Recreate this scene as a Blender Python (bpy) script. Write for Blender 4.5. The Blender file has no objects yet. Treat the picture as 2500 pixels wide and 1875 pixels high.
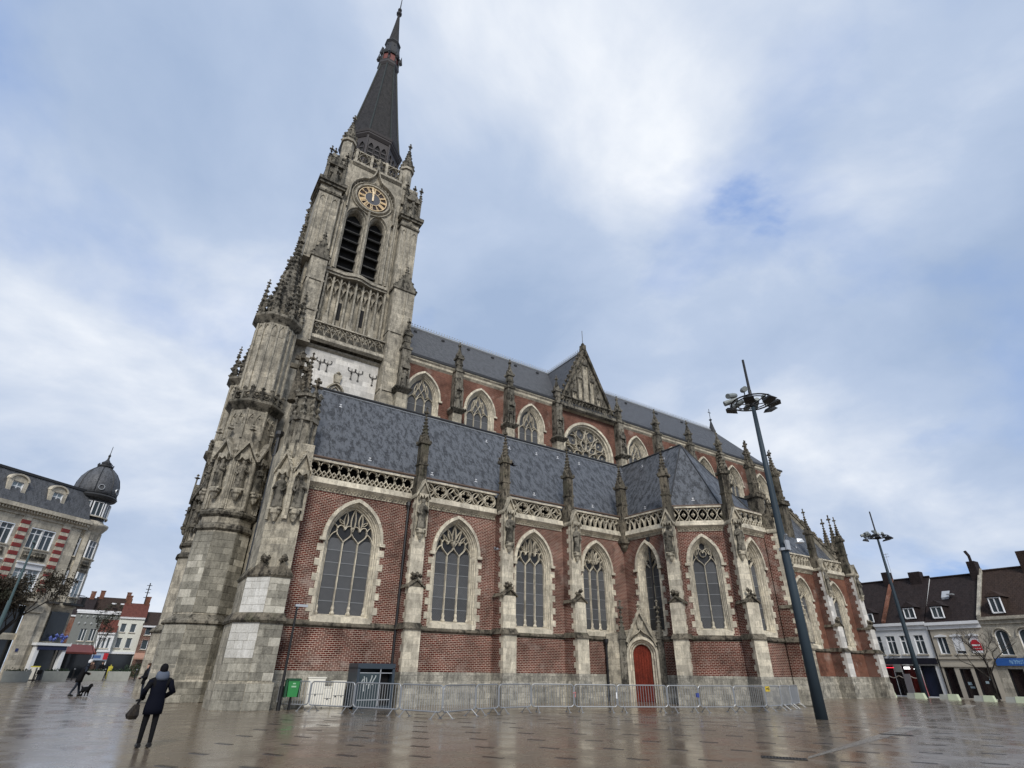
import bpy, math, random
from mathutils import Vector, Matrix
random.seed(7)
R = math.radians
SC = bpy.context.scene
COL = SC.collection

# ------------------------------------------------------------------ camera
EYE = (0.0, 0.0, 1.70)
PITCH, ROLL, YAW = R(28.095), R(0.887), R(32.778)
fw = Vector((math.sin(YAW)*math.cos(PITCH), math.cos(YAW)*math.cos(PITCH), math.sin(PITCH)))
rt = Vector((math.cos(YAW), -math.sin(YAW), 0))
up = rt.cross(fw)
rt2 = math.cos(ROLL)*rt + math.sin(ROLL)*up
up2 = -math.sin(ROLL)*rt + math.cos(ROLL)*up
cam = bpy.data.cameras.new('camera'); cam.sensor_width = 36; cam.lens = 36*1302.82/2500
cam.clip_start = .1; cam.clip_end = 3000
camo = bpy.data.objects.new('camera', cam); COL.objects.link(camo)
camo.matrix_world = Matrix(((rt2.x, up2.x, -fw.x, EYE[0]), (rt2.y, up2.y, -fw.y, EYE[1]), (rt2.z, up2.z, -fw.z, EYE[2]), (0, 0, 0, 1)))
SC.camera = camo

# ------------------------------------------------------------------ node helper
class NT:
    def __init__(s, tree): s.t = tree; s.t.nodes.clear()
    def n(s, typ, props=None, **inp):
        nd = s.t.nodes.new(typ)
        for k, v in (props or {}).items(): setattr(nd, k, v)
        for k, v in inp.items():
            key = int(k[1:]) if k[0] == '_' and k[1:].isdigit() else k
            sk = nd.inputs[key]
            if isinstance(v, bpy.types.NodeSocket): s.t.links.new(v, sk)
            elif isinstance(v, bpy.types.Node): s.t.links.new(v.outputs[0], sk)
            else:
                if sk.type == 'RGBA' and len(v) == 3: v = (*v, 1)
                sk.default_value = v
        return nd
    def math(s, op, a, b=0.0, clamp=False):
        return s.n('ShaderNodeMath', {'operation': op, 'use_clamp': clamp}, _0=a, _1=b).outputs[0]
    def mix(s, f, a, b, mode='MIX'):
        nd = s.n('ShaderNodeMix', {'data_type': 'RGBA', 'blend_type': mode, 'clamp_factor': True})
        for k, v in ((0, f), (6, a), (7, b)):
            sk = nd.inputs[k]
            if isinstance(v, bpy.types.NodeSocket): s.t.links.new(v, sk)
            else: sk.default_value = (*v, 1) if hasattr(v, '__len__') and len(v) == 3 else v
        return nd.outputs[2]
    def ramp(s, f, stops):
        nd = s.n('ShaderNodeValToRGB', Fac=f); e = nd.color_ramp.elements
        while len(e) < len(stops): e.new(.5)
        for i, (p, c) in enumerate(stops):
            e[i].position = p; e[i].color = (*c, 1) if hasattr(c, '__len__') else (c, c, c, 1)
        return nd.outputs[0]
    def vm(s, op, a, b=(0, 0, 0)):
        nd = s.n('ShaderNodeVectorMath', {'operation': op}, _0=a, _1=b)
        return nd.outputs['Value'] if op in ('DOT_PRODUCT', 'LENGTH') else nd.outputs[0]
    def noise(s, vec, scale, detail=4, rough=.55, dist=0):
        return s.n('ShaderNodeTexNoise', Vector=vec, Scale=scale, Detail=detail, Roughness=rough, Distortion=dist).outputs[0]

# ------------------------------------------------------------------ sky
SKY_SEED = 7.9
SUN_EL, SUN_AZ = R(38), R(205)           # azimuth clockwise from +y
world = bpy.data.worlds.new('World'); SC.world = world; world.use_nodes = True
w = NT(world.node_tree)
sky = w.n('ShaderNodeTexSky', {'sky_type': 'NISHITA', 'sun_disc': False, 'sun_elevation': SUN_EL, 'sun_rotation': SUN_AZ, 'air_density': 1.0, 'dust_density': 1.5, 'ozone_density': 1.5})
gen = w.n('ShaderNodeTexCoord').outputs['Generated']
sep = w.n('ShaderNodeSeparateXYZ', Vector=gen)
zz = w.math('ADD', w.math('MAXIMUM', sep.outputs[2], 0.0), .34)
pl = w.n('ShaderNodeCombineXYZ', X=w.math('DIVIDE', sep.outputs[0], zz), Y=w.math('DIVIDE', sep.outputs[1], zz), Z=SKY_SEED).outputs[0]
warp = w.n('ShaderNodeTexNoise', Vector=pl, Scale=1.3, Detail=2).outputs[1]
pw = w.vm('ADD', pl, w.vm('SCALE', warp, (0, 0, 0)))
pw.node.inputs[1].links[0].from_node.inputs['Scale'].default_value = .35
n1 = w.noise(pw, 1.5, 7, .52)
n2 = w.noise(w.vm('ADD', pw, (3.1, 7.7, 2.0)), 1.7, 8, .55)
n3 = w.noise(w.vm('ADD', pw, (9.3, 1.2, 5.0)), .9, 3, .5)
cov = w.ramp(n1, [(.31, .0), (.37, .7), (.45, 1.0)])
shade = w.ramp(w.math('ADD', w.math('MULTIPLY', n2, .55), w.math('MULTIPLY', n3, .45)), [(.37, (2.1, 2.7, 3.8)), (.48, (2.8, 3.35, 4.35)), (.55, (3.8, 4.2, 4.9)), (.62, (5.2, 5.4, 5.7))])
blue = w.mix(.75, sky.outputs[0], (.75, 1.75, 4.3))
skc = w.mix(cov, blue, shade)
hz = w.ramp(sep.outputs[2], [(0.0, .5), (.22, 0.0)])
skc = w.mix(hz, skc, (3.6, 4.05, 4.7))
bg = w.n('ShaderNodeBackground', Color=skc, Strength=.1)
w.n('ShaderNodeOutputWorld', Surface=bg.outputs[0])

# ------------------------------------------------------------------ sun (soft, through cloud) and exposure
sun = bpy.data.lights.new('sun', 'SUN'); sun.energy = 1.5; sun.angle = R(17); sun.color = (1, .96, .9)
suno = bpy.data.objects.new('sun', sun); COL.objects.link(suno)
sd = Vector((math.sin(SUN_AZ)*math.cos(SUN_EL), math.cos(SUN_AZ)*math.cos(SUN_EL), math.sin(SUN_EL)))
suno.rotation_euler = sd.to_track_quat('Z', 'Y').to_euler()
vs = SC.view_settings; vs.view_transform = 'Standard'; vs.look = 'None'; vs.gamma = 1; vs.exposure = 0.84; vs.use_curve_mapping = False

# ------------------------------------------------------------------ materials
def wall_uv_group():
    g = bpy.data.node_groups.new('surface_uv', 'ShaderNodeTree')
    g.interface.new_socket('UV', in_out='OUTPUT', socket_type='NodeSocketVector')
    k = NT(g); out = k.n('NodeGroupOutput')
    geo = k.n('ShaderNodeNewGeometry'); N = geo.outputs['True Normal']; P = geo.outputs['Position']
    T = k.vm('NORMALIZE', k.vm('CROSS_PRODUCT', (0, 0, 1), N)); B = k.vm('CROSS_PRODUCT', N, T)
    uv = k.n('ShaderNodeCombineXYZ', X=k.vm('DOT_PRODUCT', P, T), Y=k.vm('DOT_PRODUCT', P, B), Z=0.0)
    g.links.new(uv.outputs[0], out.inputs[0]); return g
UVG = wall_uv_group()
MATS = {}
def mat(name, fn):
    m = bpy.data.materials.new(name); m.use_nodes = True
    k = NT(m.node_tree); o = k.n('ShaderNodeOutputMaterial'); b = k.n('ShaderNodeBsdfPrincipled')
    k.t.links.new(b.outputs[0], o.inputs[0]); fn(k, b); MATS[name] = m; return m
def st(k, sk, v):
    if isinstance(v, bpy.types.NodeSocket): k.t.links.new(v, sk)
    else: sk.default_value = (*v, 1) if hasattr(v, '__len__') and len(v) == 3 else v
def P_(k, b, col=None, rough=None, metal=None, spec=None, bump=None, bs=.3, bd=.02):
    if col is not None: st(k, b.inputs['Base Color'], col)
    if rough is not None: st(k, b.inputs['Roughness'], rough)
    if metal is not None: st(k, b.inputs['Metallic'], metal)
    if spec is not None: st(k, b.inputs['Specular IOR Level'], spec)
    if bump is not None:
        bn = k.n('ShaderNodeBump', Strength=bs, Distance=bd, Height=bump); k.t.links.new(bn.outputs[0], b.inputs['Normal'])
def uvn(k):
    g = k.n('ShaderNodeGroup'); g.node_tree = UVG; return g.outputs[0]
def pos(k): return k.n('ShaderNodeNewGeometry').outputs['Position']
def plain(name, col, rough=.6, metal=0.0, var=.12, spec=.5):
    def fn(k, b):
        nz = k.noise(pos(k), 3.0, 4); c = k.mix(nz, tuple(x*(1-var) for x in col), tuple(min(1, x*(1+var)) for x in col))
        P_(k, b, c, rough, metal, spec)
    return mat(name, fn)
def stone(name, c1, c2, soot_shade, soot_shade_amt, joints=None, jcol=(.12, .11, .10), rough=.85, rnd=.0, jamt=.6, moss=0.0, fa=.6):
    def fn(k, b):
        p = pos(k); uv = uvn(k)
        base = k.mix(k.ramp(k.noise(p, .55, 5, .6), [(.40, 0.0), (.60, 1.0)]), c1, c2)
        st_v = k.n('ShaderNodeMapping', Vector=p); st_v.inputs['Scale'].default_value = (1.6, 1.6, .42)
        streak = k.noise(st_v.outputs[0], 2.0, 6, .7)
        patch = k.noise(p, 2.8, 7, .72)
        sf = k.ramp(k.math('ADD', k.math('MULTIPLY', streak, .55), k.math('MULTIPLY', patch, .5)), [(.50, 0.0), (.60, 1.0)])
        base = k.mix(k.math('MULTIPLY', sf, soot_shade_amt), base, soot_shade)  # soot stains; on carved stone they also stand in for recess shade
        grime = k.ramp(k.noise(st_v.outputs[0], 4.5, 5, .7), [(.40, .72), (.60, 1.14)]); base = k.mix(fa*1.15, base, grime, 'MULTIPLY')
        if moss:
            base = k.mix(k.math('MULTIPLY', k.ramp(k.noise(p, 1.1, 5, .6), [(.55, 0.0), (.72, 1.0)]), moss), base, (.10, .11, .045))
        if joints:
            br = k.n('ShaderNodeTexBrick', {'offset': .5}, Vector=uv, Scale=1.0)
            br.inputs['Brick Width'].default_value = joints[0]; br.inputs['Row Height'].default_value = joints[1]
            br.inputs['Mortar Size'].default_value = .012; br.inputs['Mortar Smooth'].default_value = .3
            br.inputs['Color1'].default_value = (.72, .72, .72, 1); br.inputs['Color2'].default_value = (1.14, 1.13, 1.11, 1); br.inputs['Mortar'].default_value = (1, 1, 1, 1)
            base = k.mix(1.0, base, br.outputs[0], 'MULTIPLY')
            base = k.mix(k.math('MULTIPLY', br.outputs[1], jamt), base, jcol)
        if rnd:
            rr = k.n('ShaderNodeObjectInfo').outputs['Random']
            base = k.mix(1.0, base, k.ramp(rr, [(0, 1-rnd), (.7, 1.0), (1, 1+rnd)]), 'MULTIPLY')
        fine = k.noise(p, 14, 5, .65)
        base = k.mix(fa, base, k.ramp(fine, [(.3, .45), (.7, 1.45)]), 'MULTIPLY')
        P_(k, b, base, rough, 0, .12, k.math('ADD', fine, k.math('MULTIPLY', patch, 1.5)), .5, .03)
    return mat(name, fn)
STONE = stone('limestone', (.50, .45, .35), (.39, .355, .28), (.085, .077, .063), .55, (.62, .34), jamt=.5, fa=.45)
TOWER = stone('tower_stone', (.46, .42, .34), (.34, .313, .256), (.085, .078, .066), .45, (.8, .40), jamt=.5)
CARVED = stone('carved_stone', (.24, .218, .175), (.12, .11, .09), (.018, .017, .015), .9, None, moss=.08)  # soot noise deepened to imitate the shade of carved recesses too
PINN = stone('pinnacle_stone', (.19, .165, .125), (.095, .085, .066), (.020, .018, .016), .9, None, moss=.22)  # weathered dark stone, with recess shade painted in through the soot tone
TRIM = stone('cream_trim_stone', (.68, .62, .49), (.55, .50, .40), (.17, .15, .12), .45, (.62, .34), (.2, .18, .15), jamt=.4, fa=.3)
BLOCK = stone('ashlar_block_stone', (.33, .31, .255), (.26, .245, .203), (.10, .094, .078), .5, None, rnd=.3, fa=.35)
PBLOCK = stone('pale_ashlar_block_stone', (.52, .49, .41), (.45, .425, .355), (.2, .185, .155), .4, None, rnd=.12, fa=.3)
WBLOCK = stone('restored_white_block', (.60, .585, .54), (.52, .505, .46), (.36, .34, .29), .35, None, rnd=.08, fa=.25)
WHITE = stone('restored_white_stone', (.66, .64, .60), (.60, .58, .54), (.45, .43, .39), .35, (.9, .42), (.36, .35, .32), jamt=.55, fa=.22)
PLINTH = stone('plinth_stone', (.42, .395, .33), (.31, .295, .25), (.10, .095, .082), .55, (.55, .27), jamt=.6)
def brickm(name, c1, c2, mortar, msize, bw=.23, rh=.082):
    def fn(k, b):
        p = pos(k); uv = uvn(k)
        wob = k.vm('ADD', uv, k.vm('SCALE', k.n('ShaderNodeTexNoise', Vector=p, Scale=2.5, Detail=2).outputs[1]))
        wob.node.inputs[1].links[0].from_node.inputs['Scale'].default_value = .02
        br = k.n('ShaderNodeTexBrick', {'offset': .5}, Vector=wob, Scale=1.0, Bias=-.1)
        br.inputs['Brick Width'].default_value = bw; br.inputs['Row Height'].default_value = rh
        br.inputs['Mortar Size'].default_value = msize; br.inputs['Mortar Smooth'].default_value = .25
        for nm, c in (('Color1', c1), ('Color2', c2), ('Mortar', mortar)): br.inputs[nm].default_value = (*c, 1)
        big = k.noise(p, .45, 4, .6); mid = k.noise(p, 5.5, 3)
        c = k.mix(1.0, br.outputs[0], k.ramp(big, [(.35, .62), (.65, 1.3)]), 'MULTIPLY')
        c = k.mix(.55, c, k.mix(mid, (.5, .5, .5), (1.45, 1.4, 1.35)), 'MULTIPLY')
        c = k.mix(k.math('MULTIPLY', k.ramp(k.noise(p, .8, 5, .65), [(.56, 0.0), (.70, 1.0)]), .5), c, (.40, .33, .28))
        c = k.mix(k.math('MULTIPLY', k.ramp(k.noise(p, .6, 5, .7), [(.54, 0.0), (.66, 1.0)]), .55), c, (.035, .018, .015))
        P_(k, b, c, .9, 0, .1, k.math('SUBTRACT', k.math('MULTIPLY', mid, .3), br.outputs[1]), .7, .012)
    return mat(name, fn)
BRICK = brickm('red_brick', (.120, .027, .018), (.065, .017, .013), (.52, .43, .35), .0098, .235, .088)
BRICKC = brickm('clerestory_brick', (.150, .068, .050), (.105, .048, .038), (.25, .165, .125), .009, .25, .1)
BRICKN = brickm('orange_brick', (.165, .064, .042), (.12, .048, .034), (.27, .18, .13), .009, .25, .1)
def slatem(name, c1, c2, patch, rough, w_=.26, h_=.2, sp=.4):
    def fn(k, b):
        p = pos(k); uv = uvn(k)
        br = k.n('ShaderNodeTexBrick', {'offset': .5}, Vector=uv, Scale=1.0)
        br.inputs['Brick Width'].default_value = w_; br.inputs['Row Height'].default_value = h_
        br.inputs['Mortar Size'].default_value = .014; br.inputs['Mortar Smooth'].default_value = .5
        for nm, c in (('Color1', c1), ('Color2', c2), ('Mortar', tuple(x*.35 for x in c1))): br.inputs[nm].default_value = (*c, 1)
        st_v = k.n('ShaderNodeMapping', Vector=uv); st_v.inputs['Rotation'].default_value = (0, 0, R(35)); st_v.inputs['Scale'].default_value = (1.9, .75, 1)
        a = k.noise(st_v.outputs[0], 1.7, 8, .82)
        f = k.ramp(a, [(.455, 0.0), (.525, 1.0)])
        c = k.mix(k.math('MULTIPLY', f, patch), br.outputs[0], tuple(x*2.45 for x in c2))
        tilt = k.n('ShaderNodeTexWhiteNoise', {'noise_dimensions': '2D'}, Vector=k.vm('FLOOR', k.vm('DIVIDE', uv, (w_, h_, 1)))).outputs[0]
        P_(k, b, c, k.ramp(a, [(.3, rough+.15), (.7, rough)]), 0, sp, k.math('ADD', k.math('MULTIPLY', br.outputs[1], -1.0), k.math('ADD', tilt, a)), .55, .03)
    return mat(name, fn)
SLATE = slatem('wet_slate', (.024, .026, .030), (.040, .043, .048), .95, .40, .36, .25)  # pale mottling of the slates, lightened to hold sky sheen in the colour
SLATEN = slatem('nave_slate', (.044, .045, .049), (.054, .056, .060), .25, .52)
SPIRE = slatem('spire_slate', (.017, .016, .016), (.024, .022, .021), .3, .6, .34, .28, .2)
LEAD = plain('weathered_lead', (.035, .036, .038), .55, .1, .12, .3)
ZINC = plain('pale_zinc', (.42, .44, .46), .35, .3)
IRON = plain('black_iron', (.012, .011, .011), .5, .3)
def glassf(k, b):
    p = pos(k); uv = uvn(k)
    rot = k.n('ShaderNodeMapping', Vector=uv); rot.inputs['Rotation'].default_value = (0, 0, R(45))
    br = k.n('ShaderNodeTexBrick', {'offset': 0.0}, Vector=rot.outputs[0], Scale=1.0)
    br.inputs['Brick Width'].default_value = .1; br.inputs['Row Height'].default_value = .1; br.inputs['Mortar Size'].default_value = .008
    br.inputs['Color1'].default_value = (.075, .078, .082, 1); br.inputs['Color2'].default_value = (.092, .095, .10, 1); br.inputs['Mortar'].default_value = (.05, .051, .053, 1)
    rr = k.n('ShaderNodeObjectInfo').outputs['Random']
    c = k.mix(1.0, br.outputs[0], k.ramp(rr, [(0, .65), (1, 1.25)]), 'MULTIPLY')
    c = k.mix(k.math('MULTIPLY', k.noise(p, 2.2, 5, .6), .35), c, (.13, .13, .13))
    P_(k, b, c, .5, 0, .25, k.noise(p, 9, 3), .12, .02)
GLASS = mat('leaded_glass', glassf)
GLASSH = plain('dark_tracery_glass', (.018, .019, .021), .45, 0, .3, .3)
BAR = plain('glazing_bar_grey', (.20, .21, .215), .5)
DARK = plain('dark_interior', (.008, .008, .009), .9)
LOUVRE = plain('slate_louvre', (.020, .019, .018), .7)
GOLD = plain('gilded_metal', (.88, .71, .46), .45, .0, .06)
DIAL = plain('clock_centre_grey', (.055, .058, .07), .5)
DOORR = stone('red_painted_wood', (.17, .027, .014), (.12, .020, .011), (.06, .01, .007), .3, None, rough=.55)
PIPE = plain('black_downpipe', (.010, .010, .011), .4)
PANELW = WHITE
DSTONE = stone('sooty_carved_limestone', (.42, .385, .31), (.30, .275, .225), (.055, .05, .043), .6, (.6, .34), jamt=.5, fa=.5)

# ------------------------------------------------------------------ objects and meshes
def Fr(ox, oy, ang=0.0, oz=0.0):
    c, s = math.cos(ang), math.sin(ang)
    f = lambda u, d, z: (ox+u*c-d*s, oy+u*s+d*c, oz+z)
    f.ang = ang; f.o = (ox, oy, oz); return f
W0 = Fr(0, 0)
class MB:
    def __init__(s, fr=W0): s.f = fr; s.v = []; s.F = []; s.smooth = False
    def add(s, pts, faces):
        b = len(s.v); s.v += [s.f(*p) for p in pts]; s.F += [tuple(b+i for i in q) for q in faces]
    def box(s, u0, u1, d0, d1, z0, z1):
        s.add([(u0, d0, z0), (u1, d0, z0), (u1, d1, z0), (u0, d1, z0), (u0, d0, z1), (u1, d0, z1), (u1, d1, z1), (u0, d1, z1)],
              [(0, 3, 2, 1), (4, 5, 6, 7), (0, 1, 5, 4), (1, 2, 6, 5), (2, 3, 7, 6), (3, 0, 4, 7)])
    def bev(s, u0, u1, d0, d1, z0, z1, e=.02):          # box whose front (low d) face is chamfered
        s.add([(u0, d1, z0), (u1, d1, z0), (u1, d1, z1), (u0, d1, z1), (u0, d0+e, z0), (u1, d0+e, z0), (u1, d0+e, z1), (u0, d0+e, z1),
               (u0+e, d0, z0+e), (u1-e, d0, z0+e), (u1-e, d0, z1-e), (u0+e, d0, z1-e)],
              [(0, 1, 5, 4), (1, 2, 6, 5), (2, 3, 7, 6), (3, 0, 4, 7), (4, 5, 9, 8), (5, 6, 10, 9), (6, 7, 11, 10), (7, 4, 8, 11), (8, 9, 10, 11)])
    def loft(s, rings, cap=(True, True), closed=True):
        n = len(rings[0]); b = []
        for r in rings: b += list(r)
        fs = []
        for i in range(len(rings)-1):
            for j in range(n if closed else n-1):
                a, c = i*n+j, i*n+(j+1) % n; fs.append((a, c, c+n, a+n))
        if cap[0]: fs.append(tuple(range(n-1, -1, -1)))
        if cap[1]: fs.append(tuple((len(rings)-1)*n+i for i in range(n)))
        s.add(b, fs)
    def prism(s, poly, z0, z1, poly2=None):
        s.loft([[(u, d, z0) for u, d in poly], [(u, d, z1) for u, d in (poly2 or poly)]])
    def pyr(s, poly, z0, apex):
        n = len(poly); s.add([(u, d, z0) for u, d in poly]+[apex], [(i, (i+1) % n, n) for i in range(n)]+[tuple(range(n-1, -1, -1))])
    def vprism(s, poly, d0, d1):
        s.loft([[(u, d0, z) for u, z in poly], [(u, d1, z) for u, z in poly]])
    def rib(s, path, w, d0, d1, closed=False):
        n = len(path); rings = []
        for i, (u, z) in enumerate(path):
            a = path[(i-1) % n] if (i or closed) else path[i]; c = path[(i+1) % n] if (i < n-1 or closed) else path[i]
            tu, tz = c[0]-a[0], c[1]-a[1]; l = math.hypot(tu, tz) or 1; nu, nz = -tz/l*w/2, tu/l*w/2
            rings.append([(u+nu, d1, z+nz), (u+nu*.45, d0, z+nz*.45), (u-nu*.45, d0, z-nz*.45), (u-nu, d1, z-nz)])
        if closed: rings.append(rings[0])
        s.loft(rings, (not closed, not closed))
    def tube(s, pts, r, n=6, cap=True):
        rings = []; m = len(pts); pts = [Vector(p) for p in pts]
        for i, p in enumerate(pts):
            t = (pts[min(i+1, m-1)]-pts[max(i-1, 0)]).normalized()
            a = t.cross(Vector((0, 0, 1))); a = a.normalized() if a.length > .02 else Vector((1, 0, 0)); bb = t.cross(a)
            ri = r[i] if hasattr(r, '__len__') else r
            rings.append([tuple(p+ri*(math.cos(2*math.pi*j/n)*a+math.sin(2*math.pi*j/n)*bb)) for j in range(n)])
        s.loft(rings, (cap, cap))
    def lathe(s, prof, c=(0, 0), n=8, sx=1, sy=1, rot=0.0):
        s.loft([[(c[0]+r*sx*math.cos(rot+2*math.pi*j/n), c[1]+r*sy*math.sin(rot+2*math.pi*j/n), z) for j in range(n)] for r, z in prof])
    def octa(s, u, d, z, r, rz=None):
        rz = rz or r; s.add([(u+r, d, z), (u, d+r, z), (u-r, d, z), (u, d-r, z), (u, d, z+rz), (u, d, z-rz)],
                            [(0, 1, 4), (1, 2, 4), (2, 3, 4), (3, 0, 4), (1, 0, 5), (2, 1, 5), (3, 2, 5), (0, 3, 5)])
    def quad(s, *p): s.add(list(p), [tuple(range(len(p)))])
    def mesh(s, name):
        me = bpy.data.meshes.new(name); me.from_pydata(s.v, [], s.F); me.update()
        if s.smooth:
            for p in me.polygons: p.use_smooth = True
        return me
def link(name, data, parent=None):
    o = bpy.data.objects.new(name, data); COL.objects.link(o)
    if parent is not None:
        o.parent = parent
        q = parent; off = Vector((0, 0, 0))
        M = Matrix.Identity(4); chain = []
        while q is not None: chain.append(q); q = q.parent
        for q in reversed(chain): M = M @ q.matrix_parent_inverse @ q.matrix_basis
        o.matrix_parent_inverse = M.inverted()
    return o
def ob(name, mb, material, parent=None, smooth=False):
    mb.smooth = smooth
    me = mb.mesh(name) if isinstance(mb, MB) else mb
    if material is not None and not me.materials: me.materials.append(material)
    return link(name, me, parent)
def put(name, me, parent, loc, rz=0.0, scale=None):
    o = link(name, me, parent); o.location = loc; o.rotation_euler = (0, 0, rz)
    if scale: o.scale = scale
    return o
def thing(name, label, cat, loc=(0, 0, 0), group=None):
    o = bpy.data.objects.new(name, None); COL.objects.link(o); o.location = loc; o.empty_display_size = .2
    o['label'] = label; o['category'] = cat
    if group: o['group'] = group
    return o
def tag(o, label, cat, group=None, kind=None):
    o['label'] = label; o['category'] = cat
    if group: o['group'] = group
    if kind: o['kind'] = kind
    return o
def copy_tree(o, parent=None):
    c = o.copy(); COL.objects.link(c); c.parent = parent
    for ch in o.children: copy_tree(ch, c)
    return c
# curves
def arch(hw, z0, zs, za, n=10, uc=0.0):
    r = za-zs; pts = [(uc-hw, z0)] if z0 < zs-1e-6 else []
    if r > hw*1.02:
        Rr = (hw*hw+r*r)/(2*hw); cu = -hw+Rr; a1 = math.pi-math.atan2(r, Rr-hw)
        L = [(uc+cu+Rr*math.cos(math.pi+(a1-math.pi)*i/n), zs+Rr*math.sin(math.pi+(a1-math.pi)*i/n)) for i in range(n+1)]
    else:
        L = [(uc-hw*math.cos(math.pi/2*i/n), zs+r*math.sin(math.pi/2*i/n)) for i in range(n+1)]
    pts += L; pts += [(2*uc-u, z) for u, z in reversed(L[:-1])]
    if z0 < zs-1e-6: pts.append((uc+hw, z0))
    return pts
def bez(p0, p1, p2, p3, n=7):
    o = []
    for i in range(n+1):
        t = i/n; a = (1-t)**3; b = 3*t*(1-t)**2; c = 3*t*t*(1-t); d = t**3
        o.append((a*p0[0]+b*p1[0]+c*p2[0]+d*p3[0], a*p0[1]+b*p1[1]+c*p2[1]+d*p3[1]))
    return o
def circ(u, z, r, n=14, a0=0, a1=2*math.pi):
    full = abs(a1-a0-2*math.pi) < 1e-6; m = n if full else n+1
    return [(u+r*math.cos(a0+(a1-a0)*i/n), z+r*math.sin(a0+(a1-a0)*i/n)) for i in range(m)]
def ngon(cx, cy, r, n=8, rot=R(22.5)):
    return [(cx+r*math.cos(rot+2*math.pi*i/n), cy+r*math.sin(rot+2*math.pi*i/n)) for i in range(n)]
# ================================================================== church: shared pieces
church = thing('church', 'large gothic brick and stone church with slate roofs and clock tower', 'church', (30, 34, 0))
UNIT = MB(); UNIT.bev(-.5, .5, 0, 1, -.5, .5, .045)
UNIT_BLOCK = {}
def unit_block(m):
    if m.name not in UNIT_BLOCK:
        me = UNIT.mesh('stone_block'); me.materials.append(m); UNIT_BLOCK[m.name] = me
    return UNIT_BLOCK[m.name]
def courses(par, fr, u0, u1, z0, z1, rh, bw, m, proud=.03, seed=0, name='stone_block', pale=0.0):
    rng = random.Random(seed); z = z0; row = 0
    while z < z1-.08:
        h = min(rh*rng.uniform(.9, 1.12), z1-z)
        if z1-(z+h) < .14: h = z1-z
        u = u0; first = bw*(.55 if row % 2 else 1.0)
        while u < u1-.02:
            b = (first if u == u0 else bw)*rng.uniform(.8, 1.25)
            if u1-(u+b) < bw*.45: b = u1-u
            pr = proud*rng.uniform(.6, 1.3); g = .012
            mm = PBLOCK if rng.random() < pale else m
            put(name, unit_block(mm), par, fr(u+b/2, -pr, z+h/2), fr.ang, (b-g, pr+.05, h-g))
            u += b
        z += h; row += 1
def crocket_row(mb, a, b, n, r):
    for i in range(n):
        t = (i+.6)/n; mb.octa(*[a[j]+(b[j]-a[j])*t for j in range(3)], r*random.uniform(.8, 1.2), r*1.1)
def finial(mb, u, d, z, s=1.0):
    mb.box(u-.045*s, u+.045*s, d-.045*s, d+.045*s, z-.12*s, z+.62*s)
    for a in (0, 1):
        w, q = (.2*s, .06*s) if a else (.06*s, .2*s)
        mb.box(u-w, u+w, d-q, d+q, z+.2*s, z+.34*s)
    mb.octa(u, d, z+.66*s, .11*s, .13*s); mb.octa(u, d, z, .12*s)
def spirelet(mb, u, d, z0, z1, r, n=4, rows=6, cs=.07, rot=R(45), fin=1.0):
    poly = ngon(u, d, r, n, rot); mb.pyr(poly, z0, (u, d, z1))
    for p in poly: crocket_row(mb, (p[0], p[1], z0+.05), (u, d, z1), rows, cs)
    if fin: finial(mb, u, d, z1-.1*fin, fin)
def pinnacle(mb, u, d, z0, zc, z1, w, fin=.7, rows=6):
    h = w/2; mb.box(u-h, u+h, d-h, d+h, z0, zc)
    for zq in (z0+(zc-z0)*.42,): mb.box(u-h-.05, u+h+.05, d-h-.05, d+h+.05, zq, zq+.1)
    for s in (-1, 1):                                   # panels and gablets on the four faces
        mb.box(u-h*.55, u-h*.35, d+s*(h+.02)-.02, d+s*(h+.02)+.02, z0+.1, zc-.15); mb.box(u+h*.35, u+h*.55, d+s*(h+.02)-.02, d+s*(h+.02)+.02, z0+.1, zc-.15)
        mb.vprism([(u-h*1.15, zc-.05), (u+h*1.15, zc-.05), (u, zc+h*2.2)], d+s*h-.06, d+s*h+.06)
        mb.loft([[(u+s*h+e, d-h*1.15, zc-.05), (u+s*h+e, d+h*1.15, zc-.05), (u+s*h+e, d, zc+h*2.2)] for e in (-.06, .06)])
        for t in (-1, 1): mb.octa(u+s*h*1.25, d+t*h*1.25, zc+.06, .1, .16)
    mb.box(u-h-.1, u+h+.1, d-h-.1, d+h+.1, zc-.08, zc+.09); [mb.octa(u+random.uniform(-1, 1)*h*1.1, d+random.uniform(-1, 1)*h*1.1, zc+random.uniform(.0, .45), .12, .15) for _ in range(9)]
    spirelet(mb, u, d, zc+.05, z1-.5*fin, h*1.05, 4, rows+2, .095, R(45), fin*1.15)
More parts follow.
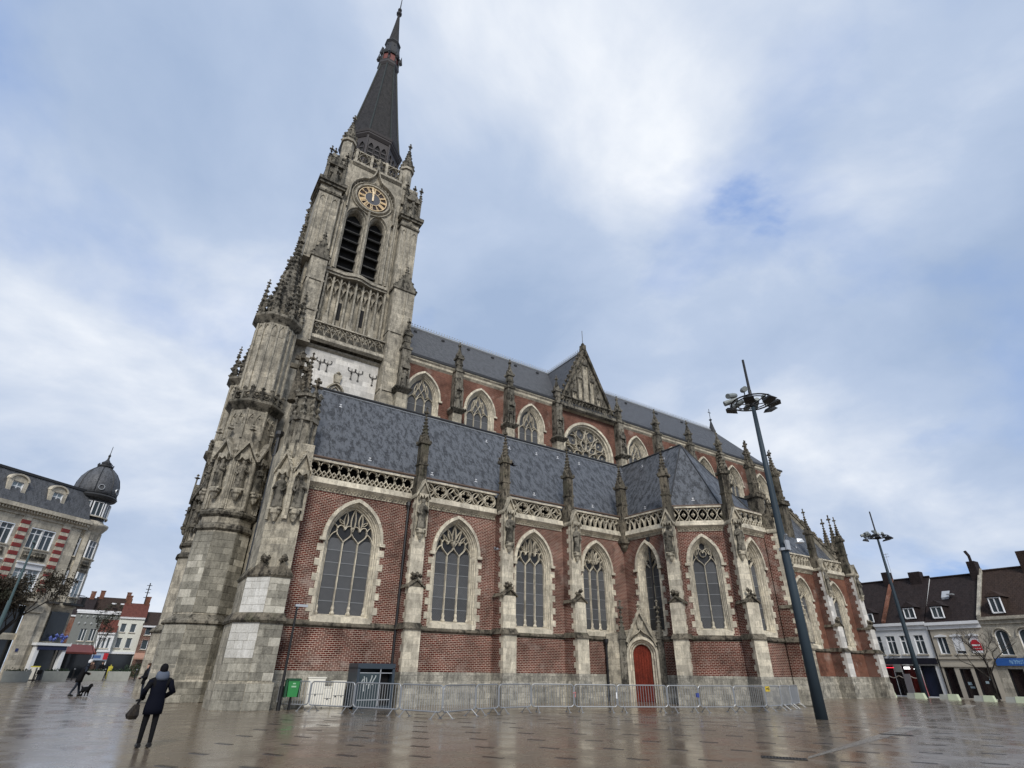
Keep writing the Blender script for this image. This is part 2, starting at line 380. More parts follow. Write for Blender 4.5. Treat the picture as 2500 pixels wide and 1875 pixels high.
def statue(par, fr, u, d, z, h, m=None, seed=0):
    rng = random.Random(seed); mb = MB(fr); k = h/1.8
    prof = [(.27, 0), (.29, .05), (.26, .35), (.235, .7), (.25, .95), (.22, 1.12), (.27, 1.34), (.25, 1.45), (.1, 1.52), (.075, 1.56), (.11, 1.62), (.135, 1.7), (.12, 1.79), (.04, 1.86)]
    lean = rng.uniform(-.05, .05)
    rings = []
    for r, zz in prof:
        o = lean*math.sin(zz*2.2)
        rings.append([(u+k*(o+r*1.0*math.cos(a)*(1+.12*math.cos(5*a+zz))), d+k*r*.75*math.sin(a), z+k*zz) for a in [2*math.pi*j/12 for j in range(12)]])
    mb.loft(rings)
    s = rng.choice((-1, 1))
    mb.tube([(u+s*k*.25, d-k*.02, z+k*1.38), (u+s*k*.34, d-k*.1, z+k*1.05), (u+s*k*.08, d-k*.26, z+k*1.15)], [k*.09, k*.08, k*.06], 6)
    mb.tube([(u-s*k*.25, d-k*.02, z+k*1.38), (u-s*k*.33, d-k*.05, z+k*1.0), (u-s*k*.2, d-k*.22, z+k*.85)], [k*.09, k*.08, k*.06], 6)
    return ob('statue', mb, m or CARVED, par)
def corbel(mb, u, d, z, r=.24, h=.45):
    mb.lathe([(r*.25, z-h), (r*.6, z-h*.7), (r*.7, z-h*.45), (r*1.05, z-h*.3), (r*1.1, z-.02), (r, z)], (u, d), 8)

# ---- windows
def strip(mb, A, da, B, db):
    n = len(A); mb.add([(u, da, z) for u, z in A]+[(u, db, z) for u, z in B], [(i, i+1, n+i+1, n+i) for i in range(n-1)])
def wall_holes(mb, u0, u1, z0, z1, holes, d=0.0):
    x = u0
    for uc, hw, zb, A in sorted(holes, key=lambda h: h[0]):
        mb.quad((x, d, z0), (uc-hw, d, z0), (uc-hw, d, z1), (x, d, z1))
        if zb > z0: mb.quad((uc-hw, d, z0), (uc+hw, d, z0), (uc+hw, d, zb), (uc-hw, d, zb))
        for a, b in zip(A[:-1], A[1:]):
            if b[0]-a[0] > 1e-5: mb.quad((a[0], d, a[1]), (b[0], d, b[1]), (b[0], d, z1), (a[0], d, z1))
        x = uc+hw
    mb.quad((x, d, z0), (u1, d, z0), (u1, d, z1), (x, d, z1))
def heart(mb, u, z, w, h, tw, d0, d1):
    for s in (-1, 1):
        mb.rib(bez((u, z), (u+s*w*.12, z+h*.25), (u+s*w*.62, z+h*.35), (u+s*w*.5, z+h*.78), 6)
               + bez((u+s*w*.5, z+h*.78), (u+s*w*.42, z+h*1.08), (u+s*w*.1, z+h*1.05), (u, z+h*.72), 5)[1:], tw, d0, d1)
def leafshape(mb, p, q, bulge, tw, d0, d1):
    mu, mz = (p[0]+q[0])/2, (p[1]+q[1])/2; du, dz = q[0]-p[0], q[1]-p[1]; l = math.hypot(du, dz); nu, nz = -dz/l*bulge, du/l*bulge
    for s in (-1, 1): mb.rib(bez(p, (mu+s*nu-du*.1, mz+s*nz-dz*.1), (mu+s*nu+du*.1, mz+s*nz+dz*.1), q, 6), tw, d0, d1)
def tracery(mb, uc, z0, hw, zs, za, lights, design, d0=.30, d1=.46):
    tw = .072; H = za-zs
    mus = [uc-hw+2*hw*i/lights for i in range(1, lights)]
    zb = {'heart': zs-.12, 'fleur': zs-.1, 'two': zs-.15, 'cler': zs-.45}.get(design, zs-.2)
    for m in mus:
        mb.rib([(m, z0), (m, zb)], tw*1.15, d0, d1)
        mb.lathe([(.11, z0-.02), (.13, z0+.06), (.07, z0+.16), (.09, z0+.3), (.06, z0+.42)], (m, d0+.06), 6)
    for s in (-1, 1): mb.lathe([(.09, z0-.02), (.11, z0+.06), (.06, z0+.16), (.075, z0+.3), (.05, z0+.42)], (uc+s*(hw-.02), d0+.06), 6)
    lw = 2*hw/lights
    if design in ('heart', 'fleur'):
        hh = H*.58
        for m in mus: heart(mb, m, zb, lw*1.0, hh*.9, tw, d0, d1)
        for s in (-1, 1):                                # outer light heads
            mb.rib(bez((uc+s*(hw-lw*.5), zb+hh*.55), (uc+s*(hw-lw*.25), zb+hh*.5), (uc+s*(hw-.08), zb+hh*.3), (uc+s*hw, zb), 6), tw, d0, d1)
        leafshape(mb, (uc, zb+hh*.5), (uc, za-.05), lw*.2, tw*.75, d0, d1)
        for s in (-1, 1):
            if design == 'heart': leafshape(mb, (uc+s*lw*.5, zb+hh*.72), (uc+s*lw*.5, zs+H*.86), lw*.17, tw*.75, d0, d1); leafshape(mb, (uc+s*lw*.62, zb+hh*.95), (uc+s*lw*.98, zs+H*.62), lw*.1, tw*.7, d0, d1)
            else: leafshape(mb, (uc, zb+hh*.5), (uc+s*lw*.58, zs+H*.82), lw*.16, tw*.75, d0, d1); leafshape(mb, (uc+s*lw*.5, zb+hh*.72), (uc+s*lw*.95, zs+H*.62), lw*.12, tw*.7, d0, d1)
            mb.rib(bez((uc+s*lw*.98, zb+hh*.6), (uc+s*lw*1.05, zb+hh*.9), (uc+s*lw*1.1, zs+H*.4), (uc+s*hw*.86, zs+H*.5), 5), tw*.7, d0, d1)
    elif design == 'two':
        heart(mb, uc, zb, lw*1.35, H*.82, tw, d0, d1)
        for s in (-1, 1):
            mb.rib(bez((uc+s*lw*.5, zb+H*.42), (uc+s*lw*.75, zb+H*.35), (uc+s*(hw-.04), zb+H*.2), (uc+s*hw, zb), 5), tw, d0, d1)
            leafshape(mb, (uc+s*lw*.55, zb+H*.5), (uc+s*lw*.25, zb+H*.95), lw*.1, tw*.8, d0, d1)
        mb.rib(circ(uc, zb+H*.55, lw*.27, 12), tw*.7, d0, d1, True)
        for a in range(4): mb.octa(uc+lw*.27*math.cos(a*math.pi/2), d0+.05, zb+H*.55+lw*.27*math.sin(a*math.pi/2), .06)
    elif design == 'cler':
        for i in range(lights):
            c = uc-hw+lw*(i+.5); A = arch(lw/2, zb, zb, zb+lw*.75, 5, c); mb.rib(A, tw*.8, d0, d1)
        hz = zb+lw*.7
        for s in (-1, 1):
            mb.rib(bez((uc+s*lw*.5, zb), (uc+s*lw*.5, hz+.3), (uc-s*lw*.55, hz+.5), (uc-s*lw*.3, zs+H*.75), 8), tw*.8, d0, d1)
            mb.rib(bez((uc+s*lw, zb+lw*.72), (uc+s*lw*.9, hz+.35), (uc+s*lw*.2, hz+.5), (uc+s*lw*.05, zs+H*.95), 7), tw*.8, d0, d1)
            leafshape(mb, (uc+s*lw*.75, hz+.1), (uc+s*lw*.55, zs+H*.68), lw*.2, tw*.7, d0, d1)
            mb.rib(bez((uc+s*hw, zs-.1), (uc+s*lw*.9, hz+.1), (uc+s*lw*.8, hz+.2), (uc+s*lw*.55, hz), 5), tw*.7, d0, d1)
    A = arch(hw, z0, zs, za, 10, uc); mb.rib(A, tw*1.2, d0, d1)
QUOIN = {}
def quoin_mesh(w, h, m):
    k = (round(w, 3), round(h, 3), m.name)
    if k not in QUOIN:
        b = MB(); b.bev(-w/2, w/2, -.035, .06, -h/2, h/2, .012); me = b.mesh('quoin'); me.materials.append(m); QUOIN[k] = me
    return QUOIN[k]
def window(par, fr, uc, z0, hw, zs, za, lights, design, surr=.30, quoins=True, panes=True, zq=None, tm=None, depth=.46, rowh=.62, hood=True, name='window', pz0=None):
    tm = tm or TRIM
    prof = [(surr, -.015), (surr-.02, -.04), (surr*.72, -.04), (surr*.60, .06), (surr*.46, .07), (surr*.36, .17), (surr*.22, .19), (surr*.12, .30), (0, .33), (0, depth)]
    mb = MB(fr); O = [arch(hw+o, z0, zs, za+o*1.12, 10, uc) for o, d in prof]
    for (a, (oa, da)), (b, (obb, db)) in zip(zip(O[:-1], prof[:-1]), zip(O[1:], prof[1:])): strip(mb, a, da, b, db)
    mb.add([(uc-hw-surr, -.05, z0-.28), (uc+hw+surr, -.05, z0-.28), (uc+hw+surr, -.03, z0-.02), (uc-hw-surr, -.03, z0-.02), (uc-hw, depth, z0+.14), (uc+hw, depth, z0+.14)],
           [(0, 1, 2, 3), (3, 2, 5, 4)])
    if hood:
        zl = zs-.05
        A = arch(hw+surr-.06, zl, zs, za+(surr-.06)*1.12, 10, uc); B = arch(hw+surr+.12, zl, zs, za+(surr+.12)*1.12, 10, uc)
        strip(mb, A, -.06, A, -.15); strip(mb, A, -.15, B, -.12); strip(mb, B, -.12, B, 0)
        for s in (-1, 1): mb.box(uc+s*(hw+surr+.08)-.16, uc+s*(hw+surr+.08)+.16, -.16, 0, zl-.14, zl+.02)
    wo = ob(name, mb, tm, par)
    t = MB(fr); tracery(t, uc, z0+.12, hw, zs, za, lights, design); ob('tracery', t, tm, wo)
    lw = 2*hw/lights; zb0 = pz0 if pz0 is not None else z0+.12; ztop = zs+.1
    rows = max(1, round((ztop-zb0)/rowh)); rh = (ztop-zb0)/rows
    if panes:
        pm = MB(); pm.box(-lw/2+.03, lw/2-.03, 0, .02, -rh/2+.012, rh/2-.012); pme = pm.mesh('pane'); pme.materials.append(GLASS)
        for i in range(lights):
            for j in range(rows): put('pane', pme, wo, fr(uc-hw+lw*(i+.5), depth-.03+random.uniform(-.006, .006), zb0+rh*(j+.5)), fr.ang+random.uniform(-.012, .012))
    else:
        g = MB(fr); g.quad((uc-hw, depth-.02, zb0), (uc+hw, depth-.02, zb0), (uc+hw, depth-.02, ztop), (uc-hw, depth-.02, ztop)); ob('pane', g, GLASS, wo)
    bars = MB(fr)
    for j in range(1, rows): bars.box(uc-hw+.03, uc+hw-.03, depth-.05, depth+.0, zb0+rh*j-.016, zb0+rh*j+.016)
    ob('glazing_bar', bars, BAR, wo)
    hp = MB(fr); A = arch(hw, ztop, zs if ztop <= zs else ztop, za, 10, uc); hp.add([(u, depth-.02, z) for u, z in A], [tuple(range(len(A)))]); ob('head_pane', hp, GLASSH if design != 'cler' else GLASS, wo)
    back = MB(fr); A = arch(hw+.02, z0, zs, za, 8, uc); back.add([(u, depth+.08, z) for u, z in A], [tuple(range(len(A)))]); ob('backing', back, DARK, wo)
    if quoins:
        h = .36; z = z0-.2; i = 0; zt = zq or zs-.1
        while z+h < zt:
            wd = .30 if i % 2 else .09
            for s in (-1, 1):
                ww = wd
                put('quoin', quoin_mesh(ww, h-.012, tm), wo, fr(uc+s*(hw+surr+ww/2-.02), 0, z+h/2), fr.ang)
            z += h; i += 1
    return wo
def hole(uc, z0, hw, zs, za, surr=.30):
    o = surr-.03; return (uc, hw+o, z0-.02, arch(hw+o, z0, zs, za+o*1.12, 10, uc))

# ---- parapets
def parapet(par, fr, u0, u1, z0, z1, pattern, m=None, d0=-.12, d1=.06, frieze=True):
    m = m or TRIM; base = MB(fr)
    base.box(u0, u1, -.22, .12, z0-.24, z0); base.add([(u0, -.30, z0-.32), (u1, -.30, z0-.32), (u1, -.22, z0-.02), (u0, -.22, z0-.02), (u0, -.08, z0-.5), (u1, -.08, z0-.5)], [(0, 1, 2, 3), (4, 5, 1, 0)])
    base.box(u0, u1, -.2, .14, z1, z1+.11)
    po = ob('parapet', base, m, par)
    t = MB(fr); h = z1-z0; n = max(2, round((u1-u0)/h/{'flame': .62, 'cross': .75}.get(pattern, 1.0))); cw = (u1-u0)/n
    for i in range(n):
        a = u0+cw*i; c = a+cw/2; b = a+cw
        if pattern == 'flame':
            t.rib([(c, z0), (c, z0+h*.12)], .07, d0, d1)
            for s in (-1, 1):
                t.rib(bez((c, z0), (c+s*cw*.05, z0+h*.35), (c+s*cw*.5, z0+h*.3), (c+s*cw*.5, z0+h*.62), 5)+[(c+s*cw*.5, z1)], .075, d0, d1)
                t.rib(bez((c+s*cw*.5, z0), (c+s*cw*.42, z0+h*.25), (c+s*cw*.1, z0+h*.3), (c, z0+h*.45), 5), .065, d0, d1)
            t.rib(circ(c, z1-cw*.42, cw*.42, 8, 0, math.pi), .06, d0, d1)
        elif pattern == 'quatre':
            if i % 2:
                for q in range(4): t.rib(circ(c+cw*.2*math.cos(q*math.pi/2), z0+h/2+h*.2*math.sin(q*math.pi/2), cw*.2, 7, q*math.pi/2-R(115), q*math.pi/2+R(115)), .065, d0, d1)
                t.rib(circ(c, z0+h/2, cw*.47, 16), .06, d0, d1, True)
            else:
                t.rib(circ(c, z0+h/2, cw*.47, 16), .07, d0, d1, True)
                for q in range(4):
                    a0 = q*math.pi/2; ctr = (c+cw*.66*math.cos(a0+R(45)), z0+h/2+cw*.66*math.sin(a0+R(45)))
                    t.rib(circ(*ctr, cw*.47, 6, a0+R(180), a0+R(270)), .06, d0, d1)
            for s in (0, 1): t.rib([(a, z0+h*(s*.9)), (a, z0+h*(s*.9+.1))], .07, d0, d1)
        elif pattern == 'cross':
            for s in (-1, 1):
                t.rib(bez((c, z0+h*.5), (c+s*cw*.1, z0+h*.8), (c+s*cw*.35, z0+h*.9), (c+s*cw*.5, z1), 5), .07, d0, d1)
                t.rib(bez((c, z0+h*.5), (c+s*cw*.1, z0+h*.2), (c+s*cw*.35, z0+h*.1), (c+s*cw*.5, z0), 5), .07, d0, d1)
                t.rib([(c+s*cw*.5, z0+h*.28), (c+s*cw*.5, z0+h*.72)], .05, d0, d1); t.octa(c+s*cw*.42, 0, z0+h*.5, .09, .12); t.octa(c+s*cw*.2, 0, z0+h*.82, .07); t.octa(c+s*cw*.2, 0, z0+h*.18, .07)
            t.rib([(c, z0), (c, z0+h*.22)], .06, d0, d1); t.rib([(c, z1), (c, z1-h*.22)], .06, d0, d1)
        else:                                            # interlaced arches
            t.rib(arch(cw*.5, z0, z0, z1, 6, c), .07, d0, d1); t.rib(arch(cw*.5, z0, z0, z1, 6, b), .07, d0, d1) if i < n-1 else None
            t.rib(circ(c, z1-h*.2, cw*.2, 8), .055, d0, d1, True); t.octa(c, 0, z0+h*.35, .07, .1)
    ob('pierced_tracery', t, m, po)
    if frieze:
        f = MB(fr); u = u0+.08; i = 0
        while u < u1-.05:
            f.octa(u, -.07, z0-.56+(.03 if i % 2 else 0), .085, .075); u += .17; i += 1
        f.box(u0, u1, -.05, .0, z0-.66, z0-.48)
        ob('leaf_frieze', f, STONE, po)
    return po

# ---- buttress of the aisle kind; frame origin on the wall line, u centred, front toward -d
def buttress(par, fr, w=.88, proj=1.28, seed=0, stonefront=None, zg=0.0, brick=None, tip=16.05, statue_on=True, low=TRIM, white=False, pin=True):
    brick = brick or BRICK; rng = random.Random(seed); h = w/2
    body = MB(fr); body.box(-h+.02, h-.02, -proj+.03, .05, zg, 3.45); body.box(-h+.04, h-.04, -proj+.13, .05, 3.45, 5.5); body.box(-h+.07, h-.07, -proj+.38, .05, 5.5, 10.4)
    bo = ob('buttress', body, brick, par)
    s = MB(fr)
    # plinth
    s.box(-h-.07, h+.07, -proj-.09, .05, zg, .95+zg*0); s.add([(-h-.07, -proj-.09, .95), (h+.07, -proj-.09, .95), (h, -proj, 1.12), (-h, -proj, 1.12), (-h-.07, .05, .95), (h+.07, .05, .95), (h, .05, 1.12), (-h, .05, 1.12)],
          [(0, 1, 2, 3), (4, 0, 3, 7), (1, 5, 6, 2)]); s.box(-h, h, -proj, .05, 1.12, 1.5)
    ob('buttress_plinth', s, PLINTH, bo)
    s = MB(fr)
    def front(z0, z1, dp, hw_):
        s.box(-hw_, hw_, -dp, -dp+.12, z0, z1); z = z0; i = 0
        while z < z1-.05:
            q = min(.3, z1-z); L = .42 if i % 2 else .24
            s.box(-hw_-.003, hw_+.003, -dp+.1, -dp+L, z, z+q-.004); z += q; i += 1
    front(1.5, 3.42, proj, h); front(3.62, 5.45, proj-.1, h-.02); front(5.6, 8.2, proj-.35, h-.05); front(8.2, 10.4, proj-.35, h-.05)
    ob('stone_facing', s, low, bo)
    s = MB(fr)
    # sloped string and set-off with gablet
    s.add([(-h-.1, -proj-.12, 3.42), (h+.1, -proj-.12, 3.42), (h+.1, .02, 3.42), (-h-.1, .02, 3.42), (-h, -proj+.1, 3.72), (h, -proj+.1, 3.72), (h, .02, 3.72), (-h, .02, 3.72)],
          [(3, 2, 1, 0), (0, 1, 5, 4), (1, 2, 6, 5), (3, 0, 4, 7)])
    ob('sloped_string', s, PINN, bo); s = MB(fr)
    dp = proj-.1
    s.vprism([(-h-.08, 5.38), (-h-.08, 5.46), (0, 5.86), (h+.08, 5.46), (h+.08, 5.38), (0, 5.76)], -dp-.1, -dp+.3)
    s.add([(-h, -dp, 5.44), (h, -dp, 5.44), (0, -dp, 5.8), (-h, -dp+.3, 5.62), (h, -dp+.3, 5.62), (0, -dp+.3, 5.95)], [(0, 1, 2), (0, 2, 5, 3), (1, 4, 5, 2)])
    for sx in (-1, 1): s.add([(sx*(h+.06), -dp, 5.40), (sx*(h+.06), .02, 5.40), (sx*(h-.06), .02, 5.62), (sx*(h-.06), -dp+.3, 5.62), (sx*(h+.06), -dp, 5.46)], [(0, 1, 2, 3, 4)])
    for q in range(9): s.octa(rng.uniform(-.2, .2), -dp-.1+q*.06, 5.82+rng.uniform(0, .35), .15, .15)
    s.octa(0, -dp-.08, 6.08, .1, .12)
    ob('gablet_setoff', s, PINN, bo)
    # niche: side posts, corbel, canopy, gable
    dp = proj-.35; s = MB(fr); hw_ = h-.05
    for sx in (-1, 1): s.box(sx*hw_-.08 if sx > 0 else sx*hw_, sx*hw_ if sx > 0 else sx*hw_+.08, -dp-.1, -dp+.02, 8.1, 10.3)
    corbel(s, 0, -dp-.1, 8.42, .22, .5); s.box(-.26, .26, -dp-.28, -dp, 8.42, 8.5)
    s.vprism([(-.28, 10.1), (-.2, 10.34), (-.07, 10.2), (0, 10.42), (.07, 10.2), (.2, 10.34), (.28, 10.1), (.28, 10.46), (-.28, 10.46)], -dp-.24, -dp)
    s.vprism([(-hw_-.06, 10.22), (-hw_-.06, 10.34), (0, 11.34), (hw_+.06, 10.34), (hw_+.06, 10.22), (0, 11.12)], -dp-.2, -dp+.62)
    s.vprism([(-hw_, 10.25), (hw_, 10.25), (0, 11.15)], -dp-.06, -dp+.6)
    ob('niche_canopy', s, STONE, bo)
    if statue_on: statue(bo, fr, 0, -dp-.14, 8.5, 1.62, seed=seed)
    s = MB(fr); s.add([(-hw_, -dp, 10.4), (hw_, -dp, 10.4), (hw_, .1, 10.4), (-hw_, .1, 10.4), (-hw_*.7, -.62, 11.6), (hw_*.7, -.62, 11.6), (hw_*.7, .02, 11.6), (-hw_*.7, .02, 11.6)], [(0, 1, 5, 4), (1, 2, 6, 5), (2, 3, 7, 6), (3, 0, 4, 7)])
    pinnacle(s, 0, -.36, 11.3, 13.75, tip, .5) if pin else pinnacle(s, 0, -.5, 10.6, 11.5, 12.9, .42)
    ob('pinnacle', s, PINN, bo)
    return bo
def downpipe(par, x, y, z0, z1, r=.075, name='downpipe'):
    mb = MB(); mb.tube([(x, y, z0), (x, y, z1)], r, 8)
    for i in range(5): z = z0+(z1-z0)*(i+.5)/5; mb.lathe([(r*1.35, z-.05), (r*1.35, z+.05)], (x, y), 8)
    mb.lathe([(r, z1-.3), (r*2.2, z1-.1), (r*2.2, z1+.1)], (x, y), 8)
    return ob(name, mb, PIPE, par)
# ================================================================== church: aisle, chapel, east aisle, nave
YW, YC = 28.9, 36.7
A0 = Fr(0, YW)
def wall_run(par, fr, u0, u1, wins, brick=BRICK, zp=1.5, zg=0.0, ztop=10.6, string=True, name='aisle_wall', plinthd=.1):
    mb = MB(fr); wall_holes(mb, u0, u1, zp, ztop, [hole(*q[:5]) for q in wins]); wo = ob(name, mb, brick, par)
    p = MB(fr); p.box(u0, u1, -plinthd, .1, zg, .95); p.add([(u0, -plinthd, .95), (u1, -plinthd, .95), (u1, -.03, 1.08), (u0, -.03, 1.08)], [(0, 1, 2, 3)]); p.box(u0, u1, -.03, .1, 1.08, zp)
    ob('plinth', p, PLINTH, wo)
    if string:
        s = MB(fr); s.add([(u0, 0, 3.34), (u1, 0, 3.34), (u1, -.13, 3.44), (u0, -.13, 3.44), (u1, -.13, 3.5), (u0, -.13, 3.5), (u1, .02, 3.68), (u0, .02, 3.68)], [(0, 1, 2, 3), (3, 2, 4, 5), (5, 4, 6, 7)])
        ob('string_course', s, PINN, wo)
    for uc, z0, hw, zs, za, l, des in wins: window(wo, fr, uc, z0, hw, zs, za, l, des)
    return wo
wall_run(church, A0, 5.4, 28.45, [(8.70, 3.86, 1.22, 7.62, 9.36, 3, 'heart'), (14.88, 3.86, 1.17, 7.62, 9.36, 3, 'fleur'), (20.42, 3.86, 1.10, 7.66, 9.33, 3, 'heart'), (25.75, 3.92, 1.03, 7.72, 9.30, 3, 'fleur')])
parapet(church, A0, 5.75, 11.7, 10.62, 11.5, 'flame'); parapet(church, A0, 12.25, 17.45, 10.62, 11.5, 'quatre'); parapet(church, A0, 18.2, 22.75, 10.62, 11.5, 'quatre'); parapet(church, A0, 23.45, 28.2, 10.62, 11.5, 'arch')
for i, x in enumerate((12.05, 17.92, 23.2)): buttress(church, Fr(x, YW), seed=11+i)
g = MB(); g.tube([(5.7, YW-.18, 11.72), (28.2, YW-.18, 11.72)], .07, 6); ob('roof_gutter', g, plain('copper_gutter', (.10, .065, .045), .5), church)
# inner corner between aisle and chapel: a corbelled pinnacle
s = MB(Fr(28.42, YW-.05)); corbel(s, 0, -.1, 10.0, .5, .75); s.box(-.42, .42, -.5, .3, 10.0, 11.62); pinnacle(s, 0, -.15, 11.6, 13.9, 15.9, .56); ob('corner_pinnacle', s, PINN, church)
# chapel polygon
CP = [(28.42, 28.9), (28.75, 24.55), (31.45, 22.05), (35.55, 22.1), (38.2, 24.6), (38.45, 28.9)]
PAT = ['arch', 'cross', 'flame', 'cross', 'arch']
for i in range(5):
    (x0, y0), (x1, y1) = CP[i], CP[i+1]; L = math.hypot(x1-x0, y1-y0); a = math.atan2(y1-y0, x1-x0); f = Fr(x0, y0, a)
    hw = (.66, .74, .72, .7, .6)[i]; uc = L/2+(-.1 if i == 0 else 0)
    wins = [(uc, 3.95, hw, 7.95, 9.32, 2, 'two')] if i < 4 else []
    wall_run(church, f, 0, L, wins, name='chapel_wall'); parapet(church, f, .3, L-.3, 10.62, 11.5, PAT[i])
for i in range(1, 5):
    (xa, ya), (xb, yb), (xc, yc) = CP[i-1], CP[i], CP[i+1]
    a1 = math.atan2(yb-ya, xb-xa); a2 = math.atan2(yc-yb, xc-xb); buttress(church, Fr(xb, yb, (a1+a2)/2), w=.86, proj=1.15, seed=20+i, pin=(i < 3))
# roofs
def roof(par, name, faces, m, thick=None):
    mb = MB(); 
    for f in faces: mb.quad(*f)
    return ob(name, mb, m, par)
ZE, ZR2, YR2 = 11.45, 17.85, 33.1
XW, XE = 5.6, 57.6
rf = roof(church, 'aisle_roof', [((XW, 29.0, ZE), (XE, 29.0, ZE), (XE, YR2, ZR2), (XW, YR2, ZR2)), ((XW, YR2, ZR2), (XE, YR2, ZR2), (XE, 37.2, ZE), (XW, 37.2, ZE))], SLATE)
rd = MB(); rd.tube([(XW+.2, YR2, ZR2+.02), (XE, YR2, ZR2+.02)], .10, 6); ob('ridge_capping', rd, LEAD, rf)
rd = MB(); rd.tube([(XW+.25, YR2-.16, ZR2-.2), (32.6, YR2-.16, ZR2-.2)], .035, 4); ob('ridge_flashing', rd, ZINC, rf)
HX = 33.3; ap = (HX, 26.45, 17.85)
ins = [(x+(HX-x)*.03, y+(29-y)*.04) for x, y in CP]
fc = [((ins[0][0], 33.1, ZE), (*ins[0], ZE), (*ins[1], ZE), ap, (HX, 33.3, 17.87)), ((*ins[4], ZE), (*ins[5], ZE), (ins[5][0], 33.1, ZE), (HX, 33.3, 17.87), ap)]
fc = [((ins[0][0], 33.1, ZE), (*ins[1], ZE), ap, (HX, 33.3, 17.87)), ((*ins[4], ZE), (ins[5][0], 33.1, ZE), (HX, 33.3, 17.87), ap)]
for i in range(1, 4): fc.append(((*ins[i], ZE), (*ins[i+1], ZE), ap))
cr = roof(church, 'chapel_roof', fc, SLATE)
rd = MB(); rd.tube([(HX, 33.2, 17.9), ap], .09, 6); [rd.tube([ap, (*ins[i], ZE+.05)], .05, 5) for i in range(1, 5)]; ob('ridge_capping', rd, LEAD, cr)
for i in range(1, 5):
    pass
g = MB(); pts = [(x+(HX-x)*.0-.0, y, 11.7) for x, y in CP]; g.tube(pts, .06, 6); ob('roof_gutter', g, MATS['copper_gutter'], church)
# roof hooks (small bright brackets)
hk = MB(); hk.box(-.06, .06, -.02, .02, 0, .04); hk.box(-.1, .1, -.02, .02, -.15, -.11); hk.box(-.012, .012, -.02, .02, -.15, .02); hkm = hk.mesh('roof_hook'); hkm.materials.append(plain('bright_galvanised', (.75, .75, .75), .35, .2))
for (x, t) in [(7.6, .8), (9.2, .16), (13.6, .8), (13.2, .14), (16.4, .17), (20.6, .80), (21.0, .15), (23.2, .82), (25.4, .85), (26.3, .15), (27.6, .84), (46, .2), (52.5, .18), (18.6, .82)]:
    o = put('roof_hook', hkm, rf, (x, 29.0+(YR2-29)*t-.04, ZE+(ZR2-ZE)*t+.06))
for t, s in ((.86, .1), (.86, .45), (.84, .8), (.16, .3), (.13, .72)):
    q0 = Vector((*ins[1], ZE)).lerp(Vector((ins[0][0], 33.1, ZE)), 1-s); q1 = Vector(ap).lerp(Vector((HX, 33.3, 17.87)), 1-s)
    o = put('roof_hook', hkm, cr, q0.lerp(q1, t)+Vector((-.06, 0, .05)), R(-85))
q0 = Vector((*ins[2], ZE)).lerp(Vector((*ins[1], ZE)), .5); put('roof_hook', hkm, cr, q0.lerp(Vector(ap), .14)+Vector((-.05, -.05, .05)), R(-42))
# east aisle wall beyond the chapel
E0 = Fr(0, YW)
wall_run(church, E0, 38.4, 58.9, [(42.6, 3.9, .95, 7.7, 9.2, 3, 'heart'), (50.35, 3.9, 1.0, 7.7, 9.2, 2, 'two'), (55.85, 3.9, 1.0, 7.7, 9.2, 2, 'two')], brick=BRICKN, zg=-.35)
for (u0, u1) in ((38.6, 47.2), (48.0, 52.7), (53.5, 58.2)): parapet(church, E0, u0, u1, 10.62, 11.5, 'quatre' if u0 > 50 else 'arch')
for i, x in enumerate((47.6, 53.1, 58.7)): buttress(church, Fr(x, YW), seed=31+i, zg=-.35, low=WHITE)
# east gable with crocketed rake and twin pinnacles
eg = MB(); eg.loft([[(XE, 28.9, 10.5), (XE, 28.9, 11.9), (XE, YR2, 18.2), (XE, 37.2, 11.9), (XE, 37.2, 10.5)], [(XE+.5, 28.9, 10.5), (XE+.5, 28.9, 11.9), (XE+.5, YR2, 18.2), (XE+.5, 37.2, 11.9), (XE+.5, 37.2, 10.5)]]); go = ob('east_gable', eg, STONE, church)
cm = MB()
for s in (-1, 1):
    a = (XE+.2, YR2+s*4.3, 11.9); b = (XE+.2, YR2, 18.45); cm.tube([a, b], .2, 4)
    for i in range(9):
        t = (i+.5)/9; p = [a[j]+(b[j]-a[j])*t for j in range(3)]; cm.octa(p[0], p[1], p[2]+.3, .2, .24); cm.octa(p[0], p[1]+s*.14, p[2]+.12, .16)
finial(cm, XE+.2, YR2, 18.6, 1.9); ob('gable_coping', cm, PINN, go)
pe = MB(); pinnacle(pe, 60.1, 30.5, 9.0, 13.2, 16.4, .75, .9, 8); pinnacle(pe, 61.4, 30.4, 9.0, 13.2, 17.0, .8, .9, 8); pe.box(59.6, 62.0, 29.8, 31.2, -.3, 9.2); ob('stair_turret', pe, PINN, church)
# ---- clerestory and nave
C0 = Fr(0, YC)
cw = [(14.95, 1.13), (20.35, 1.1), (25.75, 1.06), (39.2, 1.05), (44.6, 1.05), (49.85, 1.05), (55.0, 1.05), (60.3, 1.05)]
mb = MB(C0)
hs = [hole(x, 16.2, hw, 21.2, 23.0, .36) for x, hw in cw]
hs.append((32.5, 3.14, 14.5, arch(3.14, 14.5, 20.15, 23.2, 14, 32.5)))
wall_holes(mb, 12.6, 64.6, 14.0, 24.2, hs)
cl = ob('clerestory_wall', mb, BRICKC, church)
for x, hw in cw: window(cl, C0, x, 16.2, hw, 21.2, 23.0, 3, 'cler', surr=.36, quoins=False, zq=20.9, rowh=.8, pz0=18.4)
qi = 0
for x, hw in cw[:3]:
    for j in range(4):
        for s in (-1, 1):
            if (j+(s > 0)) % 2: continue
            put('quoin', quoin_mesh(.3, .34, TRIM), cl, (x+s*(hw+.45), YC, 18.6+j*.36), 0)
